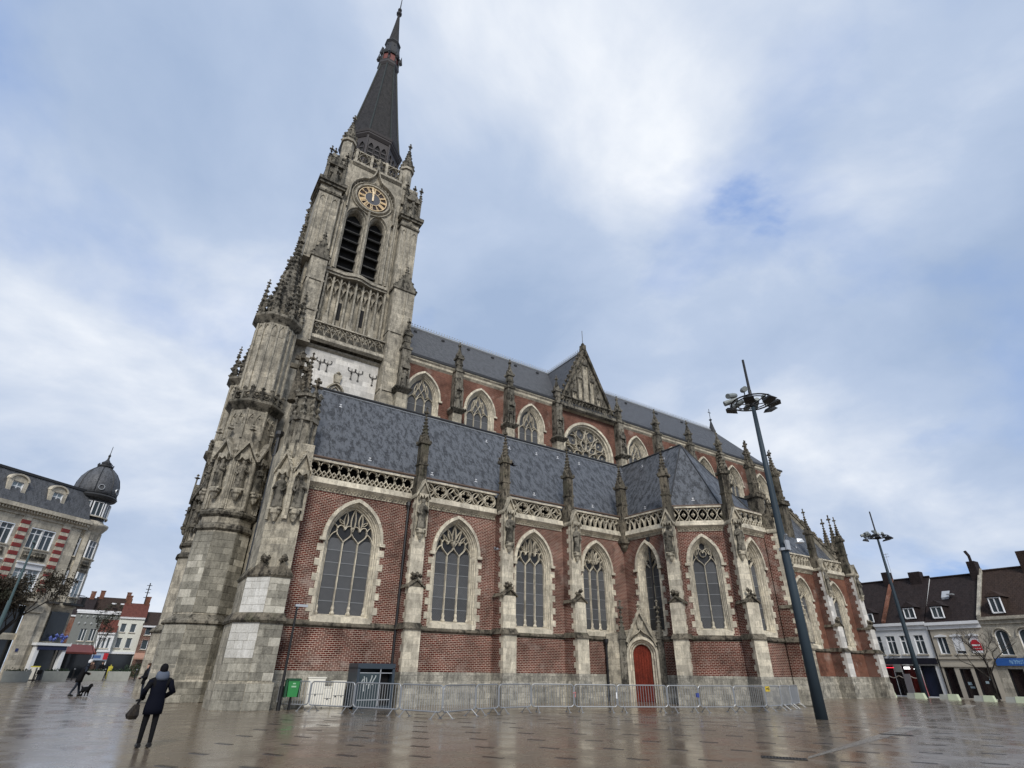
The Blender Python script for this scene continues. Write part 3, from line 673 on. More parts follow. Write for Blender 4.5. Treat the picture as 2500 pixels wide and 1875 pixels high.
# great round-headed window of the transept
rw = MB(C0); prof = [(.30, -.02), (.28, -.12), (.05, -.12), (.0, .05), (-.12, .07), (-.18, .3), (-.28, .32), (-.28, .5)]
O = [arch(2.86+o, 14.5, 20.15, 22.95+o, 14, 32.5) for o, d in prof]
for i in range(len(prof)-1): strip(rw, O[i], prof[i][1], O[i+1], prof[i+1][1])
rwo = ob('rose_window', rw, TRIM, cl)
t = MB(C0); cu, cz = 32.5, 20.0
t.rib(circ(cu, cz, .42, 12), .09, .22, .42, True)
for k in range(10):
    a = 2*math.pi*k/10
    P = lambda r, da: (cu+r*math.cos(a+da), cz+r*math.sin(a+da))
    if math.sin(a) < -.75: continue
    t.rib(bez(P(.42, 0), P(.8, .35), P(1.3, .4), P(1.5, 0), 6), .075, .22, .42); t.rib(bez(P(.42, 0), P(.8, -.35), P(1.3, -.4), P(1.5, 0), 6), .075, .22, .42)
    t.rib(bez(P(1.5, 0), P(1.9, .3), P(2.3, .32), P(2.55, .12), 6), .075, .22, .42); t.rib(bez(P(1.5, 0), P(1.9, -.3), P(2.3, -.32), P(2.55, -.12), 6), .075, .22, .42)
    t.rib(bez(P(1.2, .31), P(1.5, .18), P(2.0, .2), P(2.25, .31), 5), .065, .22, .42); t.rib(bez(P(1.2, .31), P(1.5, .44), P(2.0, .42), P(2.25, .31), 5), .065, .22, .42)
    t.octa(*[P(1.0, 0)[0], .3, P(1.0, 0)[1]], .1); t.octa(P(2.0, 0)[0], .3, P(2.0, 0)[1], .12)
    t.rib([P(2.25, .31), P(2.6, .31)], .07, .22, .42)
ob('tracery', t, TRIM, rwo)
gp = MB(C0); A = arch(2.62, 14.5, 20.15, 22.7, 14, 32.5); gp.add([(u, .46, z) for u, z in A], [tuple(range(len(A)))]); ob('pane', gp, GLASS, rwo)
# cornice, piers with statues and pinnacles
cn = MB(C0); 
for (u0, u1) in ((12.9, 64.8),):
    cn.add([(u0, 0, 23.95), (u1, 0, 23.95), (u1, -.16, 24.12), (u0, -.16, 24.12), (u1, -.2, 24.3), (u0, -.2, 24.3), (u1, -.34, 24.42), (u0, -.34, 24.42), (u1, -.34, 24.52), (u0, -.34, 24.52)], [(0, 1, 2, 3), (3, 2, 4, 5), (5, 4, 6, 7), (7, 6, 8, 9)])
ob('nave_cornice', cn, TRIM, church)
gt = MB(C0); gt.box(12.9, 65, -.42, .2, 24.52, 24.74); ob('nave_gutter', gt, LEAD, church)
def pier(x, tip=27.1, seed=0, big=1.0):
    f = Fr(x, YC if x > 13 else YC-.9); s = MB(f); h = .36
    s.box(-h-.05, h+.05, -.75, .05, 15, 20.3); po = ob('nave_pier', s, STONE, church)
    s = MB(f); s.add([(-h-.3, -1.05, 20.45), (h+.3, -1.05, 20.45), (h+.3, .0, 20.45), (-h-.3, .0, 20.45), (-h-.05, -.75, 20.15), (h+.05, -.75, 20.15), (h+.05, .0, 20.15), (-h-.05, .0, 20.15)], [(3, 2, 1, 0), (4, 5, 1, 0), (5, 6, 2, 1), (7, 4, 0, 3)])
    for k in range(7): s.octa(-h-.25+k*(2*h+.5)/6, -1.02, 20.52, .12, .14)
    for sx in (-1, 1):
        for k in range(3): s.octa(sx*(h+.27), -.9+k*.3, 20.5, .12, .14)
    s.box(-h, h, -.72, .02, 20.45, 24.2); s.box(-h-.04, -h+.1, -.86, -.6, 20.5, 22.6); s.box(h-.1, h+.04, -.86, -.6, 20.5, 22.6)
    s.vprism([(-.34, 22.3), (.34, 22.3), (.34, 22.6), (0, 23.3), (-.34, 22.6)], -.9, -.6); s.octa(0, -.85, 23.35, .1, .2)
    s.box(-h-.07, h+.07, -.8, .02, 24.1, 24.32)
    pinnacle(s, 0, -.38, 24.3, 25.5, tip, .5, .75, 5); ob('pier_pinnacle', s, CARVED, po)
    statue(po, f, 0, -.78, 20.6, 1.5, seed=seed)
for i, x in enumerate((12.6, 17.85, 23.1, 28.55, 36.5, 42.05, 47.3, 52.5, 57.9)): pier(x, seed=50+i)
# nave roof, transept roof
XN0, XN1, YA, ZR, ZN = 12.6, 61.4, 42.8, 31.62, 24.6
apse = [(XN1+1.2, 36.35), (XN1+5.0, 39.4), (XN1+5.4, 42.8), (XN1+5.0, 46.2), (XN1+1.2, 49.25)]
nf = [((XN0, 36.35, ZN), (XN1+1.2, 36.35, ZN), (XN1, YA, ZR), (XN0, YA, ZR)), ((XN0, YA, ZR), (XN1, YA, ZR), (XN1+1.2, 49.25, ZN), (XN0, 49.25, ZN))]
for i in range(4): nf.append(((*apse[i], ZN), (*apse[i+1], ZN), (XN1, YA, ZR)))
nr = roof(church, 'nave_roof', nf, SLATEN)
TX = 32.4
nt = roof(church, 'transept_roof', [((TX-3.6, 36.3, 24.9), (TX, 36.3, 31.5), (TX, YA, 31.55), (TX-3.6, YA, 24.9)), ((TX+3.6, 36.3, 24.9), (TX, 36.3, 31.5), (TX, YA, 31.55), (TX+3.6, YA, 24.9))], SLATEN)
def crest(par, a, b):
    a, b = Vector(a), Vector(b); L = (b-a).length; n = int(L/.3); mb = MB(); mb.tube([a, b], .11, 5)
    z = Vector((0, 0, 1)); mb.tube([a+z*.2, b+z*.2], .03, 4)
    for i in range(n):
        p = a.lerp(b, (i+.5)/n); mb.box(p.x-.025, p.x+.025, p.y-.025, p.y+.025, p.z, p.z+.42); mb.octa(p.x, p.y, p.z+.42, .07, .1)
    ob('ridge_cresting', mb, ZINC, par)
crest(nr, (XN0+.4, YA, ZR+.05), (XN1, YA, ZR+.05)); crest(nt, (TX, 36.6, 31.6), (TX, YA, 31.6))
sp = MB(); sp.lathe([(.6, 30.2), (.42, 31.6), (.22, 32.5), (.06, 33.2)], (XN1-.2, YA), 8); sp.lathe([(.02, 33.1), (.2, 33.25), (.2, 33.35), (.03, 33.5)], (XN1-.2, YA), 8); sp.tube([(XN1-.2, YA, 33.1), (XN1-.2, YA, 35.0)], .04, 5); sp.box(XN1-.5, XN1+.1, YA-.03, YA+.03, 34.4, 34.48)
ob('ridge_spike', sp, LEAD, nr)
vt = MB(); vt.octa(0, 0, 0, .16, .12); vt.box(-.14, .14, -.1, .1, -.1, .1); vm_ = vt.mesh('roof_vent'); vm_.materials.append(LEAD)
for x in (15.6, 18.6, 21.5, 24.4, 27.3, 30.2, 38.6, 43.5, 48.8, 53.5): put('roof_vent', vm_, nr, (x, 36.35+(YA-36.35)*.84, ZN+(ZR-ZN)*.84+.08))
# transept gable
G0 = Fr(TX, 36.45)
gm = MB(G0); gm.vprism([(-3.3, 24.3), (3.3, 24.3), (3.3, 25.0), (0, 31.5), (-3.3, 25.0)], 0, .4); tg = ob('transept_gable', gm, CARVED, church)
gm = MB(G0)
for i in range(-3, 4):
    hh = 30.4-abs(i)*1.75; u = i*.78; w_ = .26 if i else .36
    gm.box(u-w_, u+w_, -.03, .02, 25.3, hh-.6)
ob('blind_panel', gm, STONE, tg)
gm = MB(G0)
for i in range(-3, 4):
    hh = 30.4-abs(i)*1.75; u = i*.78; w_ = .30 if i else .40
    for s in (-1, 1): gm.box(u+s*w_-.05, u+s*w_+.05, -.14, .02, 25.3, hh-.5)
    gm.vprism([(u-w_, hh-.7), (u+w_, hh-.7), (u, hh)], -.18, 0); gm.octa(u, -.15, hh+.1, .12, .16); gm.octa(u, -.18, hh-.9, .12, .12)
    for q in range(4): gm.octa(u+random.uniform(-.2, .2), -.1, hh+.3+q*.18, .1, .12)
ob('gable_canopy', gm, CARVED, tg)
gm = MB(G0)
for s in (-1, 1):
    gm.loft([[(s*3.5, -.25, 24.8), (s*3.5, .5, 24.8), (s*3.2, .5, 24.9), (s*3.2, -.25, 24.9)], [(s*.12, -.25, 31.75), (s*.12, .5, 31.75), (s*-.05, .5, 31.4), (s*-.05, -.25, 31.4)]])
    for i in range(11): t_ = (i+.5)/11; gm.octa(s*(3.5-3.4*t_)+s*.08, .05, 24.9+6.85*t_+.12, .2, .22)
gm.box(-.22, .22, -.2, .35, 31.3, 32.2); gm.octa(0, .05, 32.3, .25, .3); gm.tube([(0, .05, 32.2), (0, .05, 34.1)], .03, 5)
ob('gable_coping', gm, PINN, tg)
parapet(church, Fr(TX-3.55, 36.35), 0, 7.1, 24.45, 25.25, 'arch', CARVED, frieze=False)
for x in (28.75, 36.15):
    pass
dpi = [downpipe(church, *q) for q in ((11.58, YW-.12, .2, 10.0), (26.0, YW-.2, 0, 3.4), (28.62, 26.6, 0, 9.8), (18.35, YC-.12, 18.5, 24.0), (36.95, YC-.12, 18.5, 24.0))]
# tall piers with pinnacles over the far east aisle, seen above the chapel parapet
for (x, y, z0, zt) in ((49.4, 31.0, 12.5, 23.4), (53.6, 31.0, 13.5, 23.3)):
    s = MB(); hh = .55; s.box(x-hh, x+hh, y-.5, y+.6, z0, zt-6.0); s.box(x-hh-.15, x+hh+.15, y-.68, y+.75, zt-6.2, zt-5.9)
    for k in range(6): s.octa(x-hh+k*.22, y-.62, zt-5.8, .14, .16)
    pinnacle(s, x-.3, y-.1, zt-6, zt-3.0, zt-.4, .5, .8, 5); pinnacle(s, x+.35, y+.1, zt-6, zt-2.6, zt, .6, .8, 5)
    ob('flying_buttress_pier', s, PINN, church)
# side portal in the inner corner, red door
PA, PB = Vector((26.05, 28.72, 0)), Vector((28.74, 26.3, 0)); pang = math.atan2(PB.y-PA.y, PB.x-PA.x); PL = (PB-PA).length; PF = Fr(PA.x, PA.y, pang); du = 2.22
mb = MB(PF); A = arch(.78, 0, 2.62, 3.42, 8, du); wall_holes(mb, 0, PL, 0, 3.75, [(du, .78, 0, A)]); mb.quad((0, 0, 0), (0, 2.4, 0), (0, 2.4, 3.75), (0, 0, 3.75)); mb.quad((PL, 0, 0), (PL, 2, 0), (PL, 2, 3.75), (PL, 0, 3.75)); mb.quad((0, 0, 3.75), (PL, 0, 3.75), (PL, 2.2, 4.3), (0, 2.2, 4.3))
por = ob('portal', mb, STONE, church)
pr = [(.22, -.10), (.2, -.16), (.06, -.16), (0, 0), (-.06, .03), (-.12, .18), (-.2, .2), (-.22, .36)]
mb = MB(PF); O = [arch(.78+o, 0, 2.62, 3.42+o, 8, du) for o, d in pr]
for i in range(len(pr)-1): strip(mb, O[i], pr[i][1], O[i+1], pr[i+1][1])
ob('portal_arch', mb, TRIM, por)
dr = MB(PF); A = arch(.56, .0, 2.62, 3.2, 8, du); dr.add([(u, .36, z) for u, z in A], [tuple(range(len(A)))]); dro = ob('door', dr, DOORR, por)
for i in range(7): 
    u = du-.48+i*.16; b = MB(PF); b.bev(u-.075, u+.075, .335, .37, .05, 2.62+.5*math.sqrt(max(0, 1-((u-du)/.6)**2)), .008); ob('plank', b, DOORR, dro)
mb = MB(PF); mb.box(-.03, PL+.03, -.1, 2, 0, .9); mb.box(du-.56, du+.56, -.2, .4, .0, .06)
for ua, ub in ((-.03, du-.82), (du+.82, PL+.03)): pl2 = MB(PF); pl2.box(ua, ub, -.09, .2, 0, 1.0); ob('portal_plinth', pl2, PLINTH, por)
gm = MB(PF); gm.vprism([(du-1.0, 3.35), (du-.86, 3.28), (du, 5.05), (du+.86, 3.28), (du+1.0, 3.35), (du, 5.4)], -.25, .1); gm.vprism([(du-.8, 3.5), (du+.8, 3.5), (du, 5.0)], -.05, .2)
gm.vprism([(du-.2, 4.55), (du+.2, 4.55), (du+.16, 4.15), (du, 4.0), (du-.16, 4.15)], -.16, -.04); gm.octa(du, -.1, 5.5, .16, .22)
gm.rib(bez((du-.9, 3.1), (du-.6, 3.9), (du-.15, 3.7), (du, 4.1), 7), .1, -.3, -.02); gm.rib(bez((du+.9, 3.1), (du+.6, 3.9), (du+.15, 3.7), (du, 4.1), 7), .1, -.3, -.02)
for s in (-1, 1): crocket_row(gm, (du+s*.95, -.1, 3.4), (du, -.1, 5.4), 6, .1)
ob('portal_gable', gm, STONE, por)
for s in (-1, 1):
    pm = MB(PF); u = du+s*1.18; pm.box(u-.2, u+.2, -.2, .15, 1.0, 3.55); pm.box(u-.05, u+.05, -.22, -.19, 2.3, 3.4); pm.box(u-.26, u+.26, -.26, .15, 3.5, 3.65)
    for q in (-.13, 0.13): pm.vprism([(u+q-.12, 3.65), (u+q+.12, 3.65), (u+q, 4.15)], -.24, -.05)
    spirelet(pm, u, -.05, 3.65, 5.2, .24, 4, 5, .09); ob('portal_pinnacle', pm, CARVED, por)
# east porch between the chapel and the far bays
EPF = Fr(43.2, 28.0)
mb = MB(EPF); A = arch(.8, -.3, 2.3, 3.3, 8, 3.0); wall_holes(mb, 0, 5.0, -.3, 5.2, [(3.0, .8, -.3, A)]); mb.quad((0, 0, -.3), (0, 1, -.3), (0, 1, 5.2), (0, 0, 5.2)); mb.quad((0, 0, 5.2), (5, 0, 5.2), (5, 1, 5.5), (0, 1, 5.5))
ep = ob('east_porch', mb, STONE, church)
b = MB(EPF); b.box(1.0, 1.7, -.05, .05, .9, 4.3); ob('brick_panel', b, BRICKN, ep)
for u in (.1, 4.6): b = MB(EPF); b.box(u-.2, u+.2, -.4, .1, -.3, 3.9); b.vprism([(u-.28, 4.0), (u+.28, 4.0), (u+.28, 5.6), (u, 6.4), (u-.28, 5.6)], -.5, -.1); spirelet(b, u, -.25, 5.9, 7.6, .25, 4, 5, .1); ob('porch_buttress', b, STONE, ep)
b = MB(EPF); b.add([(u, .3, z) for u, z in arch(.8, -.3, 2.3, 3.3, 8, 3.0)], [tuple(range(len(A)))]); ob('door', b, plain('brown_oak', (.05, .03, .02), .6), ep)
# ================================================================== church: south-west corner pier of the aisle
def scale_poly(poly, c, k): return [(c[0]+(x-c[0])*k, c[1]+(y-c[1])*k) for x, y in poly]
B0P = [(5.75, 29.0), (5.75, 27.6), (4.76, 27.6), (3.78, 28.58), (3.78, 31.0), (5.75, 31.0)]
mb = MB(); mb.prism([(5.83, 29), (5.83, 27.5), (4.72, 27.5), (3.68, 28.54), (3.68, 31.1), (5.83, 31.1)], 0, 1.05); mb.prism(B0P, 1.05, 3.45)
B1P = [(5.70, 29.0), (5.70, 27.72), (4.82, 27.72), (3.95, 28.6), (3.95, 31.0), (5.70, 31.0)]; mb.prism(B1P, 3.45, 5.5)
B2P = [(5.66, 29.0), (5.66, 27.95), (4.92, 27.95), (4.2, 28.68), (4.2, 31), (5.66, 31)]; b0 = ob('corner_pier', mb, STONE, church); mb = MB(); mb.prism(B2P, 5.5, 12.0); ob('upper_pier', mb, STONE, b0)
for P0, P1, z0, z1, m, pale, sd in (((4.72, 27.5), (5.83, 27.5), .02, 1.0, BLOCK, 0, 1), ((3.68, 28.54), (4.72, 27.5), .02, 1.0, BLOCK, 0, 2),
                           ((4.76, 27.6), (5.75, 27.6), 1.1, 3.4, BLOCK, .3, 3), ((3.78, 28.58), (4.76, 27.6), 1.1, 1.95, BLOCK, 0, 4), ((3.78, 28.58), (4.76, 27.6), 1.95, 3.4, WBLOCK, 0, 5),
                           ((3.95, 28.6), (4.82, 27.72), 3.75, 5.35, WBLOCK, 0, 6), ((4.82, 27.72), (5.70, 27.72), 3.75, 5.35, BLOCK, .75, 7)):
    a = math.atan2(P1[1]-P0[1], P1[0]-P0[0]); L = math.hypot(P1[0]-P0[0], P1[1]-P0[1]); courses(b0, Fr(*P0, a), 0, L, z0, z1, .33, .52, m, .02, sd, pale=pale)
mb = MB()
def ringed(poly, c, k0, k1, z0, z1): mb.loft([[(x, y, z0) for x, y in scale_poly(poly, c, k0)], [(x, y, z1) for x, y in scale_poly(poly, c, k1)]])
cc = (4.9, 29.4); ringed(B0P, cc, 1.06, 1.1, 3.36, 3.46); ringed(B0P, cc, 1.1, .98, 3.46, 3.78)
ringed(B1P, cc, 1.04, 1.08, 5.30, 5.40); ringed(B1P, cc, 1.08, .92, 5.40, 5.75)
for (x, y, a, w) in ((5.26, 27.68, 0, .5), (4.38, 28.16, R(-45), .66)):
    f = Fr(x, y, a); m2 = MB(f); m2.vprism([(-w, 5.4), (w, 5.4), (0, 6.0)], -.08, .3); [m2.octa(random.uniform(-.15, .15), -.05+.05*q, 5.95+random.uniform(0, .3), .14) for q in range(6)]; m2.octa(0, 0, 6.2, .14, .18); ob('gablet', m2, PINN, b0)
ob('pier_setoff', mb, PINN, b0)
for i, (x, y, a, w) in enumerate(((5.28, 27.93, 0, .37), (4.56, 28.3, R(-45), .45))):
    f = Fr(x, y, a); s = MB(f)
    for sx in (-1, 1): s.box(sx*w-.07, sx*w+.07, -.14, .02, 8.0, 10.4)
    corbel(s, 0, -.12, 8.45, .23, .55); s.box(-.28, .28, -.3, 0, 8.45, 8.55); s.vprism([(-w-.08, 10.3), (-w-.08, 10.45), (0, 11.6), (w+.08, 10.45), (w+.08, 10.3), (0, 11.35)], -.24, .3); s.vprism([(-w, 10.2), (w, 10.2), (0, 11.4)], -.06, .2)
    s.vprism([(-.3, 10.1), (-.2, 10.36), (0, 10.2), (.2, 10.36), (.3, 10.1), (.3, 10.5), (-.3, 10.5)], -.26, 0); crocket_row(s, (-w-.1, -.2, 10.4), (0, -.2, 11.6), 5, .08); crocket_row(s, (w+.1, -.2, 10.4), (0, -.2, 11.6), 5, .08)
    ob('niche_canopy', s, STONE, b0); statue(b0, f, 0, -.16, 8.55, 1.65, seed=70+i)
# pinnacle cluster on the pier with stone crosses
s = MB(); s.prism(ngon(5.0, 28.75, .62), 11.4, 13.5); s.prism(ngon(5.0, 28.75, .78), 13.35, 13.6)
for p in ngon(5.0, 28.75, .64): s.tube([(p[0], p[1], 11.2), (p[0], p[1], 13.4)], .1, 6); s.octa(p[0], p[1], 13.75, .2, .28)
s.prism(ngon(4.95, 28.8, .58), 13.5, 14.9); s.prism(ngon(4.95, 28.8, .74), 14.8, 15.0)
for p in ngon(4.95, 28.8, .66): s.octa(p[0], p[1], 15.05, .19, .26); s.octa(p[0], p[1], 14.2, .18, .26); s.octa(p[0], p[1], 14.6, .12, .2)
ob('pier_turret', s, CARVED, b0)
def stone_cross(x, y, z, k):
    c = MB(); c.box(x-.13*k, x+.13*k, y-.12*k, y+.12*k, z, z+1.5*k)
    for dz, w in ((.55, .52), (1.12, .36)):
        c.box(x-w*k, x+w*k, y-.1*k, y+.1*k, z+dz*k, z+(dz+.24)*k); c.box(x-.1*k, x+.1*k, y-w*k, y+w*k, z+dz*k, z+(dz+.24)*k)
    c.octa(x, y, z+1.55*k, .2*k, .2*k); ob('stone_cross', c, PINN, b0)
s = MB(); spirelet(s, 4.75, 28.85, 15.0, 17.35, .3, 4, 8, .11, R(45), .85); ob('pier_pinnacle', s, PINN, b0)
stone_cross(4.2, 28.95, 16.05, 1.05); stone_cross(5.38, 29.2, 15.55, .6)
s = MB(); s.prism(ngon(4.25, 28.95, .36), 14.6, 16.1, ngon(4.22, 28.95, .2)); ob('cross_base', s, PINN, b0)
# west gable of the aisle with crocketed rake
eg = MB(); eg.loft([[(x, 28.9, 9.0), (x, 28.9, 11.6), (x, YR2, 18.0), (x, 37.2, 11.6), (x, 37.2, 9.0)] for x in (4.9, 5.65)]); eg.box(4.6, 5.6, 29, 36.6, 0, 9.1); wg = ob('west_gable', eg, STONE, church)
cm = MB()
a, b = (5.25, 28.8, 11.75), (5.25, YR2, 18.2); cm.tube([a, b], .26, 4); cm.tube([(5.25, 37.3, 11.75), b], .26, 4)
for i in range(9):
    t = (i+.5)/9; p = [a[j]+(b[j]-a[j])*t for j in range(3)]; cm.octa(p[0]-.1, p[1], p[2]+.35, .22, .26)
finial(cm, 5.25, YR2, 18.3, 1.6); ob('gable_coping', cm, PINN, wg)
downpipe(church, 4.45, 32.6, 0, 14.0, .11)

# ================================================================== church: tower
FT = Fr(8.12, 36.6)
mb = MB(FT); mb.box(-4.7, 4.75, .02, 10.4, 0, 24.4); mb.box(-4.15, 4.15, 1.15, 9.8, 24.4, 43.0); mb.box(-4.15, -2.7, .25, 1.2, 24.4, 43.0); mb.box(2.55, 4.15, .25, 1.2, 24.4, 43.0); mb.box(-2.72, 2.57, .25, 1.2, 24.4, 30.2)
tw = ob('tower_body', mb, TOWER, church)
# white restored panel, niche head and iron anchors
mb = MB(FT); mb.box(-2.75, 2.85, -.06, .05, 11, 22.6); ob('white_panel', mb, WHITE, tw)
mb = MB(FT); mb.rib(arch(.62, 17.2, 19.3, 20.15, 8, -.13), .22, -.3, -.02); mb.rib(arch(.4, 17.2, 19.2, 19.9, 8, -.13), .1, -.2, -.02); mb.vprism([(-.33, 20.2), (.07, 20.2), (.16, 20.85), (-.42, 20.85)], -.35, -.02); mb.octa(-.13, -.3, 20.95, .22, .2)
ob('ogee_niche', mb, STONE, tw)
an = MB()
an.tube([(0, 0, 0), (0, 0, .95)], [.05, .035], 5); an.box(-.1, .1, -.03, .03, 0, .05); an.octa(0, 0, .62, .1, .14); an.tube([(0, 0, .95), (0, 0, 1.1)], [.03, .015], 5)
for s in (-1, 1): an.tube([(s*u, 0, z) for u, z in bez((0, .78), (.25, .8), (.42, .85), (.36, 1.15), 6)], .035, 5); an.octa(s*.3, 0, 1.12, .05)
anm = an.mesh('wall_anchor'); anm.materials.append(IRON)
for u, z in ((-1.56, 20.95), (-1.02, 20.95), (.83, 20.87), (1.38, 20.86), (2.5, 20.82)): put('wall_anchor', anm, tw, FT(u, -.12, z), 0, (.82, .82, .82))
# stage strings and galleries
def band(par, fr, u0, u1, z0, h, p, m, name='string_course', d0=.0):
    b = MB(fr); b.add([(u0, d0, z0), (u1, d0, z0), (u1+p, d0-p, z0+h*.4), (u0-p, d0-p, z0+h*.4), (u1+p, d0-p, z0+h*.65), (u0-p, d0-p, z0+h*.65), (u1, d0+.05, z0+h), (u0, d0+.05, z0+h), (u0, d0+1.2, z0), (u0-p, d0+1.2, z0+h*.4), (u0-p, d0+1.2, z0+h*.65), (u0, d0+1.2, z0+h), (u1, d0+1.2, z0), (u1+p, d0+1.2, z0+h*.4), (u1+p, d0+1.2, z0+h*.65), (u1, d0+1.2, z0+h)],
                     [(0, 1, 2, 3), (3, 2, 4, 5), (5, 4, 6, 7), (8, 0, 3, 9), (9, 3, 5, 10), (10, 5, 7, 11), (1, 12, 13, 2), (2, 13, 14, 4), (4, 14, 15, 6)]); return ob(name, b, m, par)
band(tw, FT, -3.0, 3.05, 22.5, .5, .25, TOWER); band(tw, FT, -3.0, 2.95, 23.0, .42, .5, CARVED)
f = Fr(8.12-2.95, 36.6-.5); parapet(tw, f, 0, 5.85, 23.42, 24.55, 'arch', TOWER, frieze=False)
# blind tracery stage
mb = MB(FT)
for i in range(9):
    u = -2.45+i*.6125; mb.box(u-.07, u+.07, -.12 if i % 4 else -.24, .25, 24.4, 29.6)
for i in range(8):
    if i in (3, 4): pass
    c = -2.45+(i+.5)*.6125
    mb.rib(arch(.3, 28.3, 28.6, 29.3, 5, c), .08, -.08, .24); mb.rib(bez((c-.28, 28.7), (c-.1, 28.5), (c, 28.3), (c, 27.9), 4), .06, -.06, .24); mb.rib(bez((c+.28, 28.7), (c+.1, 28.5), (c, 28.3), (c, 27.9), 4), .06, -.06, .24); mb.octa(c, 0, 29.3, .1, .14)
for u in (-1.9, 0, 1.75): mb.vprism([(u-.22, 24.9), (u+.22, 24.9), (u+.22, 25.5), (u, 26.0), (u-.22, 25.5)], -.2, .24); mb.octa(u, -.1, 26.05, .12, .2)
ob('blind_tracery', mb, TOWER, tw)
mb = MB(FT)
for u in (-.919, .919): mb.box(u-.13, u+.13, .19, .24, 25.8, 27.4)
ob('slit_window', mb, DARK, tw)
sl = MB(FT); pth = [(-2.62, -.3), (-1.1, -.3), (-.25, -.62), (.2, -.62), (1.1, -.3), (2.5, -.3)]
for (z0, z1, e) in ((29.55, 29.75, .0), (29.75, 30.0, .14), (30.0, 30.35, -.25)):
    sl.loft([[(u, d-e, z0 if k == 0 else z1) for u, d in pth]+[(2.5, .4, z0 if k == 0 else z1), (-2.62, .4, z0 if k == 0 else z1)] for k in (0, 1)])
ob('belfry_sill', sl, TOWER, tw)
# belfry wall with two lancets, louvres, clock recess
W1, W2 = (-1.08, .70), (.90, .64)
mb = MB(FT); wall_holes(mb, -2.75, 2.6, 30.2, 42.9, [(u, w+.28, 30.4, arch(w+.28, 30.4, 36.3, 37.75, 10, u)) for u, w in (W1, W2)], -.02); bw_ = ob('belfry_wall', mb, TOWER, tw)
for u, w in (W1, W2):
    b = MB(FT); pr = [(.28, -.02), (.27, -.1), (.2, -.1), (.16, .12), (.08, .15), (0, .5), (0, .9)]; O = [arch(w+o, 30.4, 36.3, 37.4+o*1.25, 10, u) for o, d in pr]
    for i in range(len(pr)-1): strip(b, O[i], pr[i][1], O[i+1], pr[i+1][1])
    b.add([(u-w-.28, -.1, 30.3), (u+w+.28, -.1, 30.3), (u+w, .9, 30.75), (u-w, .9, 30.75)], [(0, 1, 2, 3)])
    lo = ob('belfry_window', b, TOWER, bw_)
    k = MB(FT); A = arch(w, 30.4, 36.3, 37.4, 8, u); k.add([(x, .92, z) for x, z in A], [tuple(range(len(A)))]); ob('backing', k, DARK, lo)
    lm = MB(); lm.loft([[(-w+.01, 0, 0), (w-.01, 0, 0), (w-.01, .48, .42), (-w+.01, .48, .42)], [(-w+.01, 0, .07), (w-.01, 0, .07), (w-.01, .48, .49), (-w+.01, .48, .49)]]); lm.box(-w*.3, -w*.25, -.01, .02, -.05, .1)
    me = lm.mesh('louvre'); me.materials.append(LOUVRE)
    for i in range(6): put('louvre', me, lo, FT(u, .32, 30.95+i*1.02))
b = MB(FT)
for u, w in ((-.09, .11), (-2.15, .12), (1.92, .12), (-2.5, .1), (2.3, .1)): b.tube([(u, -.16, 30.3), (u, -.16, 37.6)], w, 6)
ob('colonnette', b, TOWER, bw_)
CU, CZ = -.04, 39.2
b = MB(FT); b.rib(circ(CU, CZ, 1.55, 28), .3, -.3, .0, True); b.rib(circ(CU, CZ, 1.86, 28), .14, -.2, .0, True)
pth = [(CU-2.12, 37.0)]+circ(CU, CZ+.05, 2.12, 12, math.pi, math.pi*.62)+bez((CU-.78, CZ+2.0), (CU-.3, CZ+2.4), (CU-.1, CZ+3.0), (CU, CZ+4.3), 6)
b.rib(pth, .2, -.45, 0); b.rib([(2*CU-u, z) for u, z in pth], .2, -.45, 0); b.octa(CU, -.3, CZ+4.5, .34, .4); b.octa(CU, -.3, CZ+4.95, .2, .25)
for i in range(15):
    a = R(15)+i*R(150)/14; b.octa(CU+1.98*math.cos(a), -.18, CZ+1.98*math.sin(a), .11)
for i in range(10):
    for s in (-1, 1): b.octa(CU+s*1.98, -.15, 37.1+i*.21, .09)
ob('ogee_hood', b, TOWER, bw_)
# clock
ck = MB(FT); ck.loft([[(u, d, z) for u, z in circ(CU, CZ, 1.42, 32)] for d in (-.13, -.04)]); clk = ob('clock', ck, plain('clock_well', (.022, .010, .008), .7), tw)
ck = MB(FT); ck.loft([[(u, d, z) for u, z in circ(CU, CZ, .68, 28)] for d in (-.2, -.14)]); ob('clock_centre', ck, DIAL, clk)
ck = MB(FT); ck.rib(circ(CU, CZ, 1.29, 36), .07, -.24, -.16, True); ck.rib(circ(CU, CZ, .71, 28), .06, -.24, -.16, True); ob('clock_ring', ck, GOLD, clk)
NUM = ['XII', 'I', 'II', 'III', 'IIII', 'V', 'VI', 'VII', 'VIII', 'IX', 'X', 'XI']
for i, s_ in enumerate(NUM):
    a = R(90)-i*R(30); ck = MB(FT); wd = {'I': .085, 'V': .17, 'X': .17}; tot = sum(wd[c] for c in s_)
    q = lambda t, r: (CU+r*math.cos(a)+t*math.sin(a), CZ+r*math.sin(a)-t*math.cos(a))
    t0 = -tot/2
    for c in s_:
        w_ = wd[c]; m_ = t0+w_/2
        if c == 'I': ck.rib([q(m_, .74), q(m_, 1.27)], .055, -.24, -.17)
        elif c == 'V': ck.rib([q(t0+.02, 1.27), q(m_, .74)], .055, -.24, -.17); ck.rib([q(t0+w_-.02, 1.27), q(m_, .74)], .03, -.24, -.17)
        else: ck.rib([q(t0+.02, 1.27), q(t0+w_-.02, .74)], .055, -.24, -.17); ck.rib([q(t0+w_-.02, 1.27), q(t0+.02, .74)], .03, -.24, -.17)
        t0 += w_
    ob('numeral', ck, GOLD, clk)
